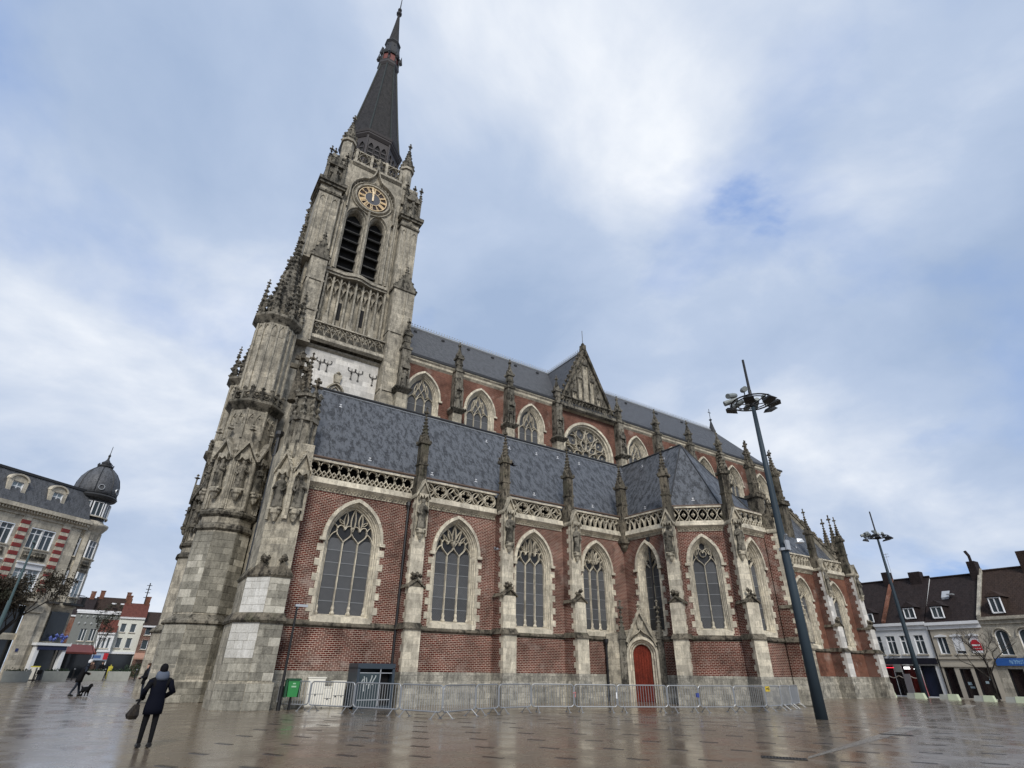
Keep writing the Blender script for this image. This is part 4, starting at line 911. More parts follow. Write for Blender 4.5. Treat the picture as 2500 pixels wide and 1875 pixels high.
for a, L, w_ in ((R(90+3), .85, .16), (R(90+9), 1.3, .10)):
    ck = MB(FT); ca, sa = math.cos(a), math.sin(a)
    ck.rib([(CU-.28*ca, CZ-.28*sa), (CU+.3*L*ca, CZ+.3*L*sa), (CU+L*ca, CZ+L*sa)], w_, -.32 if L > 1 else -.29, -.27); ck.rib(circ(CU+L*.72*ca, CZ+L*.72*sa, .07, 8), .06, -.31, -.27, True); ob('clock_hand', ck, GOLD, clk)
# corner buttresses of the tower
def tower_butt(x0, x1, dfront, z0, z1, ztop, seed, par=tw):
    f = FT; u0, u1 = x0-8.12, x1-8.12; m = (u0+u1)/2; b = MB(f); b.box(u0, u1, dfront, 1.5, z0, z1)
    for s in (u0+.1, u1-.1): b.box(s-.07, s+.07, dfront-.08, dfront, z0+.2, z1-.3)
    if hasattr(b, 'v') and u1-u0 > 1.5: b.box(u1-.75, u1-.62, dfront-.1, dfront, z0+.2, z1-.3); b.box(u1-.62, u1, dfront-.02, dfront+.6, z0, z1-2.5)
    for zz in (z0+(z1-z0)*.35, z0+(z1-z0)*.7): b.box(u0-.05, u1+.05, dfront-.09, 1.5, zz, zz+.16)
    bo = ob('tower_buttress', b, TOWER, par)
    b = MB(f); b.box(u0-.1, u1+.1, dfront-.12, 1.5, z1-.16, z1+.06); hw = (u1-u0)/2
    b.vprism([(u0-.08, z1), (u1+.08, z1), (m, ztop-.3)], dfront-.1, dfront+.25); b.add([(u0, dfront, z1), (u1, dfront, z1), (m, dfront+.3, ztop-.5), (u0, 1.2, z1+.4), (u1, 1.2, z1+.4), (m, 1.2, ztop-.3)], [(0, 2, 5, 3), (1, 4, 5, 2)])
    for s in (-1, 1): crocket_row(b, (m+s*(hw+.05), dfront-.05, z1+.05), (m, dfront-.05, ztop-.25), 4, .14)
    b.octa(m, dfront, ztop-.1, .2, .3); b.octa(m, dfront, ztop+.18, .14, .2); b.octa(u0-.05, dfront-.05, z1+.1, .17); b.octa(u1+.05, dfront-.05, z1+.1, .17); ob('buttress_gablet', b, CARVED, bo)
    return bo
tower_butt(4.15, 5.42, -.85, 22.5, 30.35, 32.6, 1); tower_butt(11.05, 12.92, -.85, 15.0, 30.2, 32.4, 2)
for (x0, x1, sd) in ((3.55, 5.35, 1), (10.95, 12.62, 2)):
    u0, u1 = x0-8.12, x1-8.12; b = MB(FT); b.box(u0, u1, -.45, 2.0, 30.2, 38.3)
    for s in (u0+.12, u1-.12, (u0+u1)/2-.22, (u0+u1)/2+.22): b.box(s-.06, s+.06, -.54, -.44, 30.4, 37.2)
    for s in ((u0+u1)/2-.5, (u0+u1)/2+.5): b.rib(arch(.24, 36.2, 36.5, 37.0, 4, s), .08, -.53, -.44)
    bo = ob('upper_buttress', b, TOWER, tw)
    b = MB(FT); b.box(u0-.1, u1+.1, -.58, 2.0, 37.4, 37.6); b.box(u0-.2, u1+.2, -.7, 2.1, 38.2, 38.45); b.box(u0-.3, u1+.3, -.85, 2.2, 38.45, 38.8); b.vprism([((u0+u1)/2-.5, 37.5), ((u0+u1)/2+.5, 37.5), ((u0+u1)/2, 38.2)], -.62, -.4)
    ob('buttress_cornice', b, CARVED, bo)
    # statue house above
    b = MB(FT); c = (u0+u1)/2; sgn = -1 if sd == 1 else 1
    b.box(c-.75, c+.75, -.2, 1.6, 38.8, 41.2)
    for s in (-1, 1): b.box(c+s*.72-.12, c+s*.72+.12, -.42, -.1, 38.8, 41.3); spirelet(b, c+s*.72, -.28, 41.2, 42.6, .2, 4, 4, .1)
    b.vprism([(c-.7, 40.9), (c+.7, 40.9), (c, 42.3)], -.5, -.1); crocket_row(b, (c-.7, -.35, 41), (c, -.35, 42.3), 5, .13); crocket_row(b, (c+.7, -.35, 41), (c, -.35, 42.3), 5, .13)
    spirelet(b, c+sgn*.3, .5, 41.2, 43.4, .55, 4, 6, .15, R(45), 1.0)
    for q in range(18): b.octa(c+random.uniform(-.8, .8), random.uniform(-.45, 1.2), random.uniform(40.8, 42.2), .17, .2)
    ob('statue_house', b, CARVED, bo); statue(bo, FT, c, -.42, 38.85, 1.95, seed=80+sd)
# octagonal corner pinnacles at the top
for u in (-3.0, 2.88):
    b = MB(FT); b.prism(ngon(u, .55, .56), 40.5, 45.4); b.prism(ngon(u, .55, .72), 45.2, 45.5); bo = ob('corner_pinnacle', b, TOWER, tw)
    b = MB(FT)
    for p in ngon(u, .55, .62): b.octa(p[0], p[1], 45.75, .2, .35); b.octa(p[0], p[1], 46.2, .12, .25)
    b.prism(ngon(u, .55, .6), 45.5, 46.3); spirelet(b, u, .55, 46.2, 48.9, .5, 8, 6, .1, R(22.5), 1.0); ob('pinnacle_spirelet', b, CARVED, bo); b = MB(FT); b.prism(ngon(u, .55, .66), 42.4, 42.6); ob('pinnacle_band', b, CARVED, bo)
# top gallery
f = Fr(8.12-2.4, 36.62); parapet(tw, f, 0, 4.75, 42.95, 44.25, 'cross', TOWER, frieze=False, d0=-.2, d1=.1)
b = MB(FT); [b.box(u-.12, u+.12, -.26, .2, 42.7, 44.42) for u in (-2.2, -.75, .7, 2.15)]; b.box(-4.2, 4.2, .2, 9.9, 42.6, 43.0); ob('gallery_post', b, TOWER, tw)
# lantern and spire
SX, SY = 8.12, 41.55
WOOD = plain('dark_lantern_wood', (.040, .033, .032), .6)
b = MB(); b.prism(ngon(SX, SY, 2.95), 43.0, 49.9); ln = ob('spire_lantern', b, WOOD, tw)
for k in range(8):
    a = R(45)*k-R(90); ff = Fr(SX+2.73*math.cos(a), SY+2.73*math.sin(a), a+R(90)); 
    if k not in (0, 1, 7, 2, 6): continue
    for j in (-1, 0, 1):
        b = MB(ff); A = arch(.27, 45.4, 48.3, 48.9, 5, j*.68); b.add([(u, -.02, z) for u, z in A], [tuple(range(len(A)))]); op = ob('lantern_opening', b, DARK, ln)
        b = MB(ff); [b.box(j*.68-.27, j*.68+.27, -.08, .0, 45.6+q*.62, 45.78+q*.62) for q in range(5)]; b.rib(A, .09, -.14, 0); ob('louvre', b, WOOD, op)
    b = MB(ff); b.box(-1.2, -1.08, -.14, 0, 44, 49.9); b.box(1.08, 1.2, -.14, 0, 44, 49.9); ob('corner_post', b, WOOD, ln)
b = MB()
for r0, r1, z0, z1 in ((3.0, 3.25, 49.7, 50.0), (3.25, 3.25, 50.0, 50.2), (3.3, 3.4, 50.2, 50.45), (3.4, 3.0, 50.45, 50.75)): b.loft([[(x, y, z0) for x, y in ngon(SX, SY, r0)], [(x, y, z1) for x, y in ngon(SX, SY, r1)]])
ob('lantern_cornice', b, WOOD, ln)
b = MB(); prof = [(3.02, 50.6), (2.55, 53.6), (2.05, 57.4), (1.55, 61.4), (1.06, 65.4)]; b.loft([[(x, y, z) for x, y in ngon(SX, SY, r)] for r, z in prof]); spr = ob('spire', b, SPIRE, tw)
GREENL = plain('verdigris_lead', (.030, .036, .033), .6, 0, .2, .2)
b = MB()
for i in range(8): b.tube([(*ngon(SX, SY, r+.02)[i], z) for r, z in prof], .09, 5)
ob('spire_hip_roll', b, GREENL, spr)
b = MB(); rings = [(1.1, 65.3), (1.28, 65.6), (1.28, 65.8), (1.12, 65.95), (1.22, 66.2), (1.05, 66.35)]; b.loft([[(x, y, z) for x, y in ngon(SX, SY, r)] for r, z in rings]); ob('spire_collar', b, WOOD, spr)
b = MB(); b.prism(ngon(SX, SY, .98), 66.3, 68.0); ob('red_lantern', b, plain('red_painted_timber', (.17, .045, .035), .6), spr)
b = MB()
for p in ngon(SX, SY, 1.12): b.box(p[0]-.09, p[0]+.09, p[1]-.09, p[1]+.09, 66.3, 68.0); q = (SX+(p[0]-SX)*1.2, SY+(p[1]-SY)*1.2); b.pyr(ngon(*q, .22, 4, 0), 67.2, (*q, 68.7)); b.octa(*q, 67.1, .22, .3)
rings = [(1.15, 67.7), (1.25, 67.95), (1.0, 68.2), (.86, 69.2), (.80, 70.3), (1.0, 70.6), (.95, 70.8), (.72, 70.95)]; b.loft([[(x, y, z) for x, y in ngon(SX, SY, r)] for r, z in rings])
for k in range(8):
    a = R(45)*k-R(90); ff = Fr(SX+1.02*math.cos(a), SY+1.02*math.sin(a), a+R(90)); bb = MB(ff); b.v, b.F = b.v, b.F
    b.f = ff; b.vprism([(-.4, 67.9), (.4, 67.9), (0, 69.2)], -.06, .2); b.octa(0, -.02, 69.25, .1); b.f = W0
ob('upper_collar', b, LEAD, spr)
b = MB(); b.loft([[(x, y, z) for x, y in ngon(SX, SY, r)] for r, z in ((.72, 70.9), (.42, 74.0), (.12, 77.6))]); ob('upper_spire', b, SPIRE, spr)
b = MB(); b.lathe([(.1, 77.4), (.34, 77.7), (.36, 77.95), (.12, 78.25), (.1, 78.4), (.26, 78.65), (.26, 78.85), (.08, 79.1), (.05, 81.2), (.04, 85.0)], (SX, SY), 10); b.box(SX-.7, SX+.7, SY-.05, SY+.05, 83.2, 83.32); ob('spire_finial', b, IRON, spr)

# ---- octagonal stair turrets at the west corners
def turret(cx, cy, blocks, seed):
    f0 = W0; Q = 1.0824
    b = MB()
    def ring(r, z): return [(x, y, z) for x, y in ngon(cx, cy, r*Q)]
    b.loft([ring(1.70, 0), ring(1.70, .9), ring(1.65, 1.0), ring(1.61, 3.55), ring(1.38, 3.6), ring(1.38, 8.58)])
    to = ob('octagonal_turret', b, TOWER, church); b = MB(); b.loft([ring(1.32, 8.6), ring(1.32, 16.4)]); ob('niche_stage', b, DSTONE, to); b = MB(); b.loft([ring(1.22, 16.4), ring(1.22, 23.1)]); ob('upper_stage', b, TOWER, to)
    b = MB()
    for rr in ([(1.55, 3.5), (1.77, 3.58), (1.77, 3.68), (1.36, 4.05)], [(1.34, 8.35), (1.53, 8.5), (1.53, 8.66), (1.3, 8.85)], [(1.3, 9.15), (1.48, 9.3), (1.52, 9.45), (1.3, 9.7)], [(1.28, 15.9), (1.4, 16.05), (1.7, 16.4), (1.7, 16.55), (1.25, 16.75)], [(1.2, 22.6), (1.3, 22.75), (1.6, 23.1), (1.6, 23.3), (1.2, 23.5)]):
        b = MB(); b.loft([ring(r, z) for r, z in rr], (False, False)); ob('turret_moulding', b, CARVED, to)
    for k in (0, 1, 7, 2, 6):                           # faces: 0 south, 7 south-west, 1 south-east
        a = R(45)*k-R(90); F = lambda r: Fr(cx+r*math.cos(a), cy+r*math.sin(a), a+R(90))
        if blocks and k in (0, 1, 7):
            hw = 1.61*math.tan(R(22.5)); courses(to, F(1.62), -hw, hw, .95, 3.5, .34, .56, BLOCK, .03, seed+k)
            hw = 1.70*math.tan(R(22.5)); courses(to, F(1.705), -hw, hw, .02, .92, .30, .6, BLOCK, .02, seed+k+3)
            hw = 1.38*math.tan(R(22.5)); courses(to, F(1.385), -hw, hw, 4.1, 8.3, .37, .6, BLOCK, .025, seed+k+7, pale=.14)
        hw = 1.32*math.tan(R(22.5)); s = MB(F(1.32))
        for sx in (-1, 1): s.box(sx*hw-.09, sx*hw+.09, -.14, .05, 9.6, 13.0); s.box(sx*hw*.72-.05, sx*hw*.72+.05, -.08, .02, 9.6, 12.9); s.octa(sx*hw, -.12, 13.1, .16, .22)
        corbel(s, 0, -.2, 10.75, .27, .6); s.box(-.32, .32, -.4, 0, 10.72, 10.84)
        s.vprism([(-hw-.05, 12.6), (-hw-.05, 12.75), (0, 14.0), (hw+.05, 12.75), (hw+.05, 12.6), (0, 13.65)], -.42, .05); s.vprism([(-hw, 12.55), (hw, 12.55), (0, 13.7)], -.16, .03)
        s.vprism([(-.3, 12.5), (-.2, 12.7), (0, 12.55), (.2, 12.7), (.3, 12.5), (.3, 12.9), (-.3, 12.9)], -.4, 0)
        s.tube([(0, -.36, 13.8), (0, -.36, 14.4)], .06, 5); s.octa(0, -.36, 14.5, .24, .12); s.octa(0, -.36, 14.72, .12)
        for sx in (-1, 1): s.tube([(sx*hw, -.02, 14.0), (sx*hw, -.02, 16.0)], .07, 5)
        for q in (-.22, .22): s.rib(arch(.19, 15.0, 15.2, 15.7, 5, q), .06, -.07, .01); s.octa(q, -.02, 15.45, .09)
        ob('niche_canopy', s, CARVED if not blocks else DSTONE, to)
        statue(to, F(1.32), 0, -.22, 10.84, 1.7, seed=seed+k)
        hw = 1.4*math.tan(R(22.5)); s = MB(F(1.44))      # small pierced crown above the middle cornice
        for q in range(3): u = -hw+hw*q; s.box(u-.07, u+.07, -.1, .1, 16.5, 17.35); s.octa(u, 0, 17.45, .17, .2)
        for q in (-.5, .5): s.rib(circ(hw*q, 16.95, .2, 8), .07, -.05, .05, True); s.octa(hw*q, 0, 16.95, .08)
        s.box(-hw, hw, -.08, .08, 17.12, 17.24); ob('turret_crown', s, CARVED, to)
        hw = 1.22*math.tan(R(22.5)); s = MB(F(1.22))
        for sx in (-1, 0, 1): s.box(sx*hw-.06, sx*hw+.06, -.1, .03, 16.6, 22.6)
        for q in (-.5, .5): s.rib(arch(hw*.44, 21.6, 21.9, 22.5, 5, hw*q), .06, -.08, .0); s.vprism([(hw*q-.11, 21.6), (hw*q+.11, 21.6), (hw*q+.11, 21.9), (hw*q, 22.15), (hw*q-.11, 21.9)], -.03, .0)
        ob('turret_panelling', s, TOWER, to)
    b = MB()
    for p in ngon(cx, cy, 1.42): spirelet(b, p[0], p[1], 23.3, 26.0, .26, 4, 6, .13, R(45), .7)
    for k in range(8):
        a = R(45)*k; x, y = cx+1.32*math.cos(a), cy+1.32*math.sin(a)
        for q in range(4): b.octa(x+random.uniform(-.2, .2), y+random.uniform(-.2, .2), 23.7+q*.35, .22, .26)
    poly = ngon(cx, cy, 1.05); b.prism(poly, 23.3, 24.8); b.pyr(poly, 24.8, (cx+.1, cy+.2, 31.0))
    for p in poly: crocket_row(b, (p[0], p[1], 24.9), (cx+.1, cy+.2, 31.0), 14, .17)
    finial(b, cx+.1, cy+.2, 31.0, 1.3); ob('turret_spirelet', b, CARVED, to)
    return to
turret(3.12, 36.0, True, 100); turret(3.0, 47.2, False, 200)
# west front seen edge-on: portal buttress and gallery pinnacles behind the first turret
b = MB(); b.box(2.2, 4.5, 37.5, 46, 0, 16.5); b.box(3.0, 4.5, 37, 46.5, 16.5, 24.5); wf = ob('west_front', b, TOWER, tw)
b = MB()
for (y, z) in ((39.4, 16.5), (44.0, 16.5), (39.4, 24.3), (44.5, 24.3)): spirelet(b, 3.0, y, z, z+4.4, .5, 4, 9, .2, R(45), 1.2)
for (x, y, z0, z1) in ((3.4, 38.2, 24.5, 34.5), (3.3, 45.6, 24.5, 34.0), (3.2, 41.5, 23, 33)):
    b.box(x-.4, x+.4, y-.5, y+.5, z0, z0+5); spirelet(b, x, y, z0+5, z1, .55, 4, 10, .2, R(45), 1.2)
for i in range(26): b.octa(3.45+random.uniform(-.1, .15), 38.6+random.uniform(0, 1), 29+i*.38, .26, .3)
b.box(3.5, 4.4, 38.0, 40.0, 24.5, 38.6); ob('west_pinnacle', b, CARVED, wf)
# ================================================================== ground
def gz(x, y): return -max(0.0, min(1.0, (x-30)/36))*.2
PAVE_A = R(-31.6)
def groundf(k, b):
    p = pos(k)
    mp = k.n('ShaderNodeMapping', Vector=p); mp.inputs['Rotation'].default_value = (0, 0, -PAVE_A)
    br = k.n('ShaderNodeTexBrick', {'offset': .5}, Vector=mp.outputs[0], Scale=1.0)
    br.inputs['Brick Width'].default_value = .42; br.inputs['Row Height'].default_value = .21; br.inputs['Mortar Size'].default_value = .006; br.inputs['Mortar Smooth'].default_value = .6
    br.inputs['Color1'].default_value = (.178, .139, .098, 1); br.inputs['Color2'].default_value = (.153, .119, .085, 1); br.inputs['Mortar'].default_value = (.085, .07, .056, 1)
    big = k.noise(p, .16, 4, .6); mid = k.noise(p, .9, 5, .6); fine = k.noise(p, 24, 3)
    c = k.mix(1.0, br.outputs[0], k.ramp(big, [(.3, .78), (.7, 1.18)]), 'MULTIPLY')
    c = k.mix(.4, c, k.mix(mid, (.6, .6, .6), (1.35, 1.35, 1.35)), 'MULTIPLY')
    wn = k.n('ShaderNodeTexWhiteNoise', {'noise_dimensions': '2D'}, Vector=k.vm('FLOOR', k.vm('DIVIDE', mp.outputs[0], (.42, .21, 1)))).outputs[0]
    wet = k.ramp(k.math('ADD', k.math('MULTIPLY', mid, .6), k.math('MULTIPLY', big, .4)), [(.38, .38), (.60, .13)])
    rough = k.math('ADD', wet, k.math('MULTIPLY', wn, .03))
    h = k.math('ADD', k.math('MULTIPLY', br.outputs[1], -1.0), k.math('ADD', k.math('MULTIPLY', fine, .12), k.math('MULTIPLY', mid, .8)))
    P_(k, b, c, rough, 0, .5, h, .08, .007); b.inputs['Coat Weight'].default_value = .55; b.inputs['Coat IOR'].default_value = 1.4; st(k, b.inputs['Coat Roughness'], k.ramp(mid, [(.35, .30), (.62, .12)]))
PAVE = mat('wet_paving', groundf)
xs = [-900, -200, -60, 0, 30, 36, 42, 48, 54, 60, 66, 90, 300, 1200]; ys = [-300, -60, 0, 60, 140, 400, 1500]
g = MB(); g.add([(x, y, gz(x, y)) for y in ys for x in xs], [(j*len(xs)+i, j*len(xs)+i+1, (j+1)*len(xs)+i+1, (j+1)*len(xs)+i) for j in range(len(ys)-1) for i in range(len(xs)-1)])
ground = ob('ground', g, PAVE); ground['kind'] = 'structure'
DPAV = plain('dark_paver', (.028, .022, .019), .22)
pv = MB(); pv.bev(-.21, .21, 0, .012, -.1, .1, .004)
pvm = bpy.data.meshes.new('paver'); pvm.from_pydata([(-.25, -.075, 0), (.25, -.075, 0), (.25, .075, 0), (-.25, .075, 0), (-.24, -.065, .006), (.24, -.065, .006), (.24, .065, .006), (-.24, .065, .006)], [], [(4, 5, 6, 7), (0, 1, 5, 4), (1, 2, 6, 5), (2, 3, 7, 6), (3, 0, 4, 7)]); pvm.materials.append(DPAV)
npv = 0
for i in range(-5, 22):
    for j in range(-6, 22):
        x = 8.7+1.345*i+.705*j; y = 11.12-.83*i+1.54*j
        D = math.hypot(x, y)
        if y > 25.5 or D > 29 or x > 27+(y-10)*.2 or D < 6: continue
        q = (Vector((x, y, 0))-Vector(EYE)); zc = q.dot(fw)
        if zc < 1: continue
        px = q.dot(rt2)/zc*1302.8+1250; py = 937.5-q.dot(up2)/zc*1302.8
        if not (-60 < px < 2560 and py < 1930) or x < -.5: continue
        put('paver', pvm, ground, (x, y, gz(x, y)+.001), R(-58)); npv += 1
# ================================================================== street furniture
def gloc(x, y): return (x, y, gz(x, y))
GALV = plain('galvanised_steel', (.30, .31, .32), .42, .5)
MAST = plain('blue_grey_paint', (.030, .045, .058), .55, .0, .12, .25)
FLOOD = plain('floodlight_casing', (.20, .22, .215), .5, .1)
BLACK = plain('black_metal', (.012, .012, .013), .5, .2)
GLASSD = plain('dark_window_glass', (.02, .024, .028), .08)
# ---- tall lighting masts
def big_mast(name, label, x, y, seed):
    rng = random.Random(seed); t = thing(name, label, 'lamp post', gloc(x, y), 'tall ring-headed lighting masts on the square')
    f = Fr(x, y, 0, gz(x, y)); b = MB(f); b.tube([(0, 0, 0), (0, 0, 5), (0, 0, 10), (0, 0, 14.9)], [.245, .2, .15, .10], 14); ob('pole', b, MAST, t, True)
    b = MB(f); b.tube([(0, 0, 14.8), (0, 0, 15.6), (0, 0, 15.62), (0, 0, 17.57)], [.10, .09, .075, .065], 10); ob('top_rod', b, BLACK, t, True)
    b = MB(f)
    for r, rr in ((1.08, .04), (.84, .03)): b.tube([(r*math.cos(a), r*math.sin(a), 14.85) for a in [2*math.pi*k/28 for k in range(29)]], rr, 6)
    for k in range(6): a = R(60)*k+.3; b.tube([(.08*math.cos(a), .08*math.sin(a), 14.7), (1.08*math.cos(a), 1.08*math.sin(a), 14.85)], .03, 5)
    b.lathe([(.16, 14.6), (.16, 14.95)], (0, 0), 8); ob('ring', b, BLACK, t)
    for a in (R(75), R(110), R(150), R(195), R(20), R(-10), R(40)):
        c = Vector((1.06*math.cos(a), 1.06*math.sin(a), 15.22)); d = Vector((math.cos(a+.5), math.sin(a+.5), -.35)).normalized(); b = MB(f)
        b.tube([c-d*.36, c-d*.1, c+d*.12, c+d*.42], [.12, .155, .145, .15], 10); b.tube([c-d*.05, (c.x, c.y, 14.85)], .02, 4); b.tube([c+d*.12, (c.x+d.x*.12, c.y+d.y*.12, 14.85)], .02, 4); ob('spotlight', b, FLOOD, t)
    for a in (R(-62), R(-18), R(205), R(262), R(120)):
        cx, cy = 1.0*math.cos(a), 1.0*math.sin(a); b = MB(Fr(x+cx, y+cy, a-R(90), gz(x, y)+14.55)); b.loft([[(-.2, -.06, .1), (.2, -.06, .1), (.2, .28, .16), (-.2, .28, .16)], [(-.27, -.16, -.1), (.27, -.16, -.1), (.27, .4, .04), (-.27, .4, .04)]]); b.box(-.03, .03, .05, .12, .1, .34); ob('floodlight', b, BLACK, t)
    return t
m1 = big_mast('lighting_mast', 'tall blue grey lighting mast with ring of floodlights beside the metal barriers', 25.43, 14.99, 1)
b = MB(); b.tube([(25.35, 14.9, 7.18), (25.05, 14.6, 7.55), (24.9, 14.4, 7.5)], .03, 5); b.box(25.2, 25.5, 14.7, 14.78, 6.9, 7.35); b.lathe([(.26, 6.9), (.26, 7.0), (.26, 7.02)], (25.43, 14.99), 10)
b.loft([[(25.5, 14.3, 7.2), (25.75, 14.1, 7.2), (25.9, 14.4, 7.2), (25.6, 14.55, 7.2)], [(25.52, 14.32, 7.38), (25.7, 14.15, 7.36), (25.85, 14.4, 7.36), (25.62, 14.5, 7.38)]]); ob('bracket_box', b, ZINC, m1)
big_mast('lighting_mast', 'tall lighting mast with a ring head in front of the white terraced house', 64.2, 27.25, 5)
# ---- slim street lamp against the wall
def slim_lamp(label, x, y, h, arm, group=None):
    t = thing('street_lamp', label, 'street lamp', gloc(x, y), group); b = MB(Fr(x, y)); b.tube([(0, 0, 0), (0, 0, .9), (0, 0, .92), (0, 0, h)], [.09, .09, .06, .05], 8); ob('pole', b, BLACK, t)
    b = MB(Fr(x, y)); b.box(-.1, .45, -.12, .12, h-.02, h+.09); b.tube([(0, 0, h-.1), (.1, 0, h+.03)], .05, 6); ob('lamp_head', b, ZINC, t); return t
slim_lamp('slim black street lamp with flat head standing by the brick aisle wall', 6.24, 27.75, 4.12, .4)
# ---- crowd barriers
def rrect(w, z0, z1, r, n=4):
    p = []
    for cx, cz, a0 in ((w/2-r, z1-r, 0), (-w/2+r, z1-r, 90), (-w/2+r, z0+r, 180), (w/2-r, z0+r, 270)):
        p += [(cx+r*math.cos(R(a0+90*i/n)), cz+r*math.sin(R(a0+90*i/n))) for i in range(n+1)]
    return p
def barrier(p, q, label, i, tagc=None):
    (x0, y0), (x1, y1) = p, q; w = math.hypot(x1-x0, y1-y0)-.05; a = math.atan2(y1-y0, x1-x0); cx, cy = (x0+x1)/2, (y0+y1)/2
    f = Fr(cx, cy, a, gz(cx, cy)); t = thing('crowd_barrier', label, 'barrier', gloc(cx, cy), 'steel crowd barriers along the church wall')
    b = MB(f); pr = rrect(w, .22, 1.1, .13); b.tube([(u, 0, z) for u, z in pr+[pr[0]]], .026, 6); ob('frame', b, GALV, t)
    b = MB(f); n = int(w/.125)
    for k in range(1, n): u = -w/2+w*k/n; b.tube([(u, 0, .22), (u, 0, 1.1)], .0125, 4, False)
    o = ob('bar_infill', b, GALV, t); o['kind'] = 'stuff'
    for s in (-1, 1):
        b = MB(f); u = s*(w/2-.28); b.tube([(u, 0, .24), (u, -.30, 0)], .018, 5); b.tube([(u, 0, .24), (u, .30, 0)], .018, 5); b.box(u-.05, u+.05, -.34, -.26, 0, .02); b.box(u-.05, u+.05, .26, .34, 0, .02); ob('foot', b, GALV, t)
    for z in (.45, .85): b = MB(f); b.tube([(w/2, 0, z), (w/2+.06, 0, z), (w/2+.06, 0, z-.08)], .014, 4); ob('hook', b, GALV, t)
    if tagc:
        b = MB(f); 
        if tagc == 'yellow': b.box(-w/2+.05, -w/2+.55, -.04, -.03, .86, 1.09); ob('yellow_sign', b, plain('yellow_sign_paint', (.65, .47, .03), .5), t); b = MB(f); b.rib([(-w/2+.15, .98), (-w/2+.32, .98)], .05, -.05, -.041); b.rib(circ(-w/2+.42, .98, .06, 8), .04, -.05, -.041, True); ob('sign_mark', b, BLACK, t)
        elif tagc == 'blue': b.box(w/2-.1, w/2+.04, -.04, .03, .62, .8); ob('blue_sticker', b, plain('blue_sticker_print', (.03, .05, .22), .5), t)
        elif tagc == 'white': b.box(w/2-.03, w/2+.02, -.04, .03, .55, .8); ob('white_sticker', b, plain('white_sticker_print', (.75, .75, .75), .5), t)
        elif tagc == 'red': b.tube([(w/2-.02, -.03, .75), (w/2+.1, -.05, .8), (w/2+.06, -.04, .6)], .025, 5); ob('tape_scrap', b, plain('red_white_tape', (.6, .2, .2), .5), t)
BP = [(6.25, 28.35), (7.3, 27.08), (8.61, 25.16), (9.83, 23.15), (10.7, 21.12), (12.8, 22.28), (14.15, 22.65), (16.05, 22.92), (17.95, 22.2), (19.85, 21.38), (22.2, 20.46), (23.71, 19.87), (25.77, 19.42), (27.8, 19.1), (29.6, 19.41), (31.4, 20.0), (33.6, 20.9)]
BL = ['in front of the green bin', 'in front of the cream cabinets', 'in front of the dark glass booth', 'just past the dark glass booth', 'where the row of barriers juts out farthest', 'next after the jutting corner of the row', 'in front of the second buttress past the booth', 'with a scrap of red tape on its end',
      'with a white sticker before the third buttress', 'in front of the red door', 'with a blue sticker just past the red door', 'in front of the chapel window wall', 'before the chapel buttress next to the yellow sign', 'with a small yellow sign on it', 'set obliquely after the one with the yellow sign', 'closing the row against the chapel corner']
TG = {7: 'red', 8: 'white', 10: 'blue', 13: 'yellow'}
for i in range(16): barrier(BP[i], BP[i+1], 'galvanised steel crowd barrier '+BL[i], i, TG.get(i))
# ---- bin, cabinets, booth
t = thing('litter_bin', 'green litter bin fixed to the lamp pole behind a barrier', 'bin', (6.68, 27.72, .45)); b = MB(Fr(6.68, 27.72)); b.loft([[(-.2, -.14, .5), (.2, -.14, .5), (.2, .14, .5), (-.2, .14, .5)], [(-.25, -.18, 1.16), (.25, -.18, 1.16), (.25, .18, 1.16), (-.25, .18, 1.16)]]); ob('body', b, plain('green_plastic', (.03, .22, .06), .45), t)
b = MB(Fr(6.68, 27.72)); b.box(-.28, .28, -.2, .2, 1.12, 1.2); b.box(.25, .33, -.12, .12, .48, 1.14); b.box(-.33, -.25, -.12, .12, .48, 1.14); ob('rim', b, plain('dark_green_plastic', (.01, .06, .025), .5), t)
b = MB(Fr(6.68, 27.72)); b.box(-.1, .1, -.18, -.172, .86, .92); b.box(-.06, .06, -.18, -.172, .98, 1.03); ob('label_sticker', b, plain('pale_green_sticker', (.3, .5, .32), .5), t); b = MB(Fr(6.68, 27.72)); b.tube([(0, .05, 0), (0, .05, .5)], .05, 6); ob('post', b, BLACK, t)
CREAM = plain('cream_painted_metal', (.74, .71, .62), .5)
def cabinet(label, x, y, w, h, d, split, vents):
    t = thing('utility_cabinet', label, 'cabinet', (x, y, 0), 'cream utility cabinets by the aisle wall'); f = Fr(x, y)
    b = MB(f); b.box(-w/2, w/2, 0, d, .06, h); ob('body', b, CREAM, t); b = MB(f); b.box(-w/2-.03, w/2+.03, -.03, d+.03, h, h+.05); ob('lid', b, CREAM, t); b = MB(f); b.box(-w/2-.02, w/2+.02, -.02, d, 0, .07); ob('base', b, PLINTH, t)
    n = 2 if split else 1
    for k in range(n):
        u0 = -w/2+w*k/n+.015; u1 = -w/2+w*(k+1)/n-.015; b = MB(f); b.bev(u0, u1, -.025, .0, .1, h-.06, .008); dd = ob('door', b, CREAM, t); b = MB(f); b.box((u0+u1)/2-.03, (u0+u1)/2+.03, -.045, -.025, h*.42, h*.42+.06); ob('lock', b, BLACK, dd)
    b = MB(f); b.box(-w/2+.02, w/2-.02, -.03, -.024, h*.47, h*.47+.015); ob('seam', b, BLACK, t)
cabinet('tall cream metal utility cabinet behind a barrier beside the bin', 7.85, 28.3, .78, 1.2, .35, False, 0); cabinet('low cream metal utility cabinet between taller cabinets', 8.42, 28.3, .36, .82, .32, False, 0); cabinet('two part cream utility cabinet next to the dark glass booth', 8.9, 28.25, .55, 1.06, .34, True, 1)
BOOTH = plain('navy_painted_steel', (.030, .042, .055), .4); f = Fr(10.28, 27.35)
